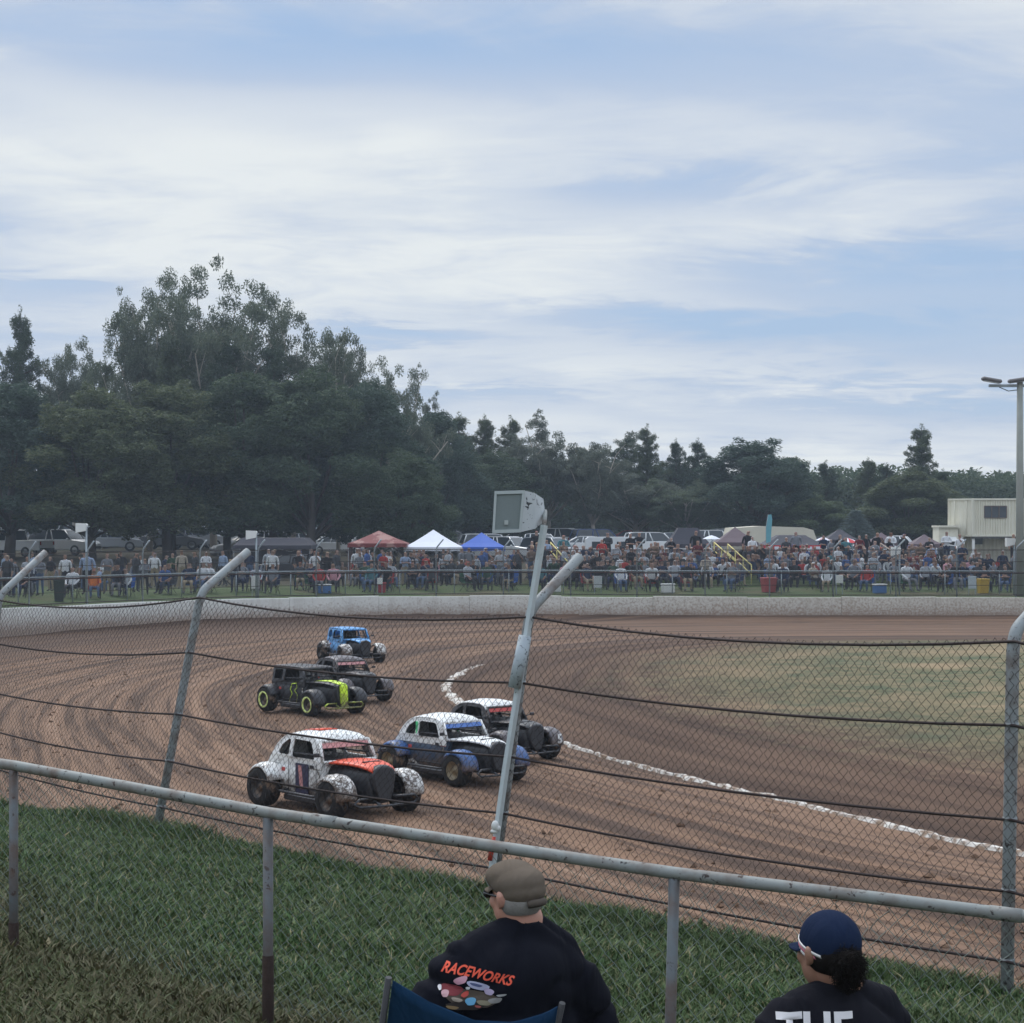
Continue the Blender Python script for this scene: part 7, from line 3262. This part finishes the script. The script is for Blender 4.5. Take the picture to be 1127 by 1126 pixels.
NAVYF = fabric('navy_canvas', (.010, .034, .075))
TUBEK = pm('black_tube', (.03, .03, .032), .4, .4)
big_chair('camp_chair', (433, 1079), (614, 1108), 6.03, 6.26, gzm, NAVYF, TUBEK, 'navy canvas camp chair with sagging backrest, holding the man in the flat cap')

# ---- woman in the navy cap
ZW = F / 380
gxw = (917 - 563.5) / 380
HWm = headmat(911, 1046, ZW, (-.50, .86), tilt=.02, pitch=.02) @ Matrix.Scale(.96, 4)
gzw = float(mound_z(np.array(gxw), np.array(ZW)))
wom, wshirt, wsm, wrl, L, hipw, gzw = seated('person', gxw, ZW, 2.805, 2.705, 1.06, HWm, 'woman in navy cap with pink and white stripes, dark curly ponytail, black shirt',
                                             fabric('washed_black_shirt', (.011, .011, .015)), fabric('black_trousers', (.02, .02, .024)), SKW,
                                             ((-.25, .10, 2.38 - gzw), (-.20, .32, 2.30 - gzw), (.25, .9, -.1), (0, 0, 1)),
                                             ((.25, .10, 2.38 - gzw), (.20, .32, 2.30 - gzw), (-.25, .9, -.1), (0, 0, 1)), neck_x=.02)
Rl = L.to_3x3()
NC = fabric('navy_cap_cloth', (.011, .019, .045))
mb = MB()
mb.ball(hp(0, .014, .030), (.087, .106, .094), 28, 18, rot=Rl)
me = blob_mesh(mb, .006, 'cap', 3)
bm = _b.new()
bm.from_mesh(me)
Li = L.inverted()
_b.ops.delete(bm, geom=[v for v in bm.verts if (Li @ v.co).z < -.004 - .30 * ((Li @ v.co).y + .03)], context='VERTS')
bm.to_mesh(me)
bm.free()
wcap = child('cap', me, NC, wom)
mb = MB()
rings = []
for q in range(-8, 9):
    a = q / 8 * 1.2
    rings.append([hp(math.sin(a) * .078, -math.cos(a) * .085 + .005, .012), hp(math.sin(a) * .078, -math.cos(a) * .155 - .005, .000), hp(math.sin(a) * .078, -math.cos(a) * .155 - .005, -.005), hp(math.sin(a) * .078, -math.cos(a) * .085 + .005, .006)])
mb.loft(rings)
child('peak', mb.mesh('peak'), NC, wcap)
for dz, cc, nm in ((.012, (.75, .72, .70), 'white_stripe'), (.026, (.55, .16, .22), 'pink_stripe'), (.038, (.70, .66, .64), 'white_stripe')):
    mb = MB()
    pts = []
    for k in range(25):
        a = R(-60 + 210 * k / 24)
        x, y = math.sin(a) * .0875, .014 - math.cos(a) * .1065
        z_ = dz - .012 - .30 * (y + .03)
        f_ = math.sqrt(max(.3, 1 - ((z_ - .030) / .094) ** 2))
        pts.append(hp(x * f_ * 1.012, .012 + (y - .012) * f_ * 1.012, z_))
    rings = []
    for p in pts:
        rings.append([p + Vector((0, 0, .004)), p + Vector((0, 0, -.004)), p.lerp(L @ Vector((0, .01, dz)), .04) + Vector((0, 0, -.004)), p.lerp(L @ Vector((0, .01, dz)), .04) + Vector((0, 0, .004))])
    mb.loft(rings)
    child(nm, mb.mesh(nm), pm('cap_' + nm, cc, .8), wcap)
# hair: cap of hair below the hat, and a curly ponytail made of many coils
HR = pm('dark_curly_hair', (.010, .008, .007), .75, 0, .3, 50, .3, .12)
mb = MB()
mb.ball(hp(0, .024, .000), (.081, .096, .075), 24, 16, rot=Rl)
hm = mb.mesh('hair')
bm = _b.new()
bm.from_mesh(hm)
_b.ops.delete(bm, geom=[v for v in bm.verts if (Li @ v.co).y < -.022 or (Li @ v.co).z < -.072], context='VERTS')
bm.to_mesh(hm)
bm.free()
hair = child('hair', hm, HR, wom)
mb = MB()
hr = np.random.RandomState(5)
pc = wrl.inverted() @ at(934, 1066, ZW - .125)
mb.ball(pc, (.040, .036, .052), 16, 12)
mb.ball(pc.lerp(hp(0, .10, .0), .5), (.026, .03, .026), 12, 8)
for i in range(900):
    d = Vector(hr.randn(3)).normalized()
    st = pc + Vector((d.x * .040, d.y * .036, d.z * .052))
    pts = []
    rad = .002 + .003 * hr.rand()
    ph = hr.rand() * 6
    t1 = d.cross(Vector((0, 0, 1))).normalized()
    t2 = d.cross(t1)
    Ln = .010 + .018 * hr.rand()
    dn = (d + Vector((0, 0, -.8))).normalized()
    for k in range(7):
        u = k / 6
        pts.append(st + dn * Ln * u + (t1 * math.cos(ph + u * 8) + t2 * math.sin(ph + u * 8)) * rad)
    mb.tube(pts, [.0009] * 6 + [.0004], 3)
child('ponytail', mb.mesh('ponytail'), HR, wom)
mb = MB()
mb.lathe([(.020, -.006), (.026, 0), (.020, .006)], hp(0, .105, .0), 'Y', 14)
child('hair_tie', mb.mesh('hair_tie'), pm('hair_tie_grey', (.22, .22, .24), .6), wom)
put_text('THE', 896, 1134, .120, R(1), INK('white', (.62, .60, .60)), wshirt, ZW - .14, wsm, wrl, bold=.004, shear=.05, sx=.98)
big_chair('camp_chair', (845, 1160), (1010, 1168), 5.50, 5.68, gzw, fabric('black_canvas', (.015, .016, .018)), pm('alloy_tube', (.45, .47, .48), .4, .6), 'black camp chair with bare alloy tubes, holding the woman in the navy cap', sag=.03)
root = empty('folded_chair_arm', (gxw - .27, ZW - .1, gzw))
bpy.data.objects.remove(root)

# ------------------------------------------------------------------ thin afternoon haze
mb = MB()
mb.box((0, 100, 14.0), (700, 250, 32))
t = bpy.data.materials.new('haze_air')
t.use_nodes = True
tt = t.node_tree
tt.nodes.clear()
oo = tt.nodes.new('ShaderNodeOutputMaterial')
vv = tt.nodes.new('ShaderNodeVolumePrincipled')
vv.inputs['Color'].default_value = (.72, .85, 1.0, 1)
vv.inputs['Density'].default_value = .0005
vv.inputs['Anisotropy'].default_value = .2
tt.links.new(vv.outputs[0], oo.inputs['Volume'])
o = mb.build('haze', t)
tag(o, 'thin bluish air between the track and the far trees', 'haze', kind='stuff')
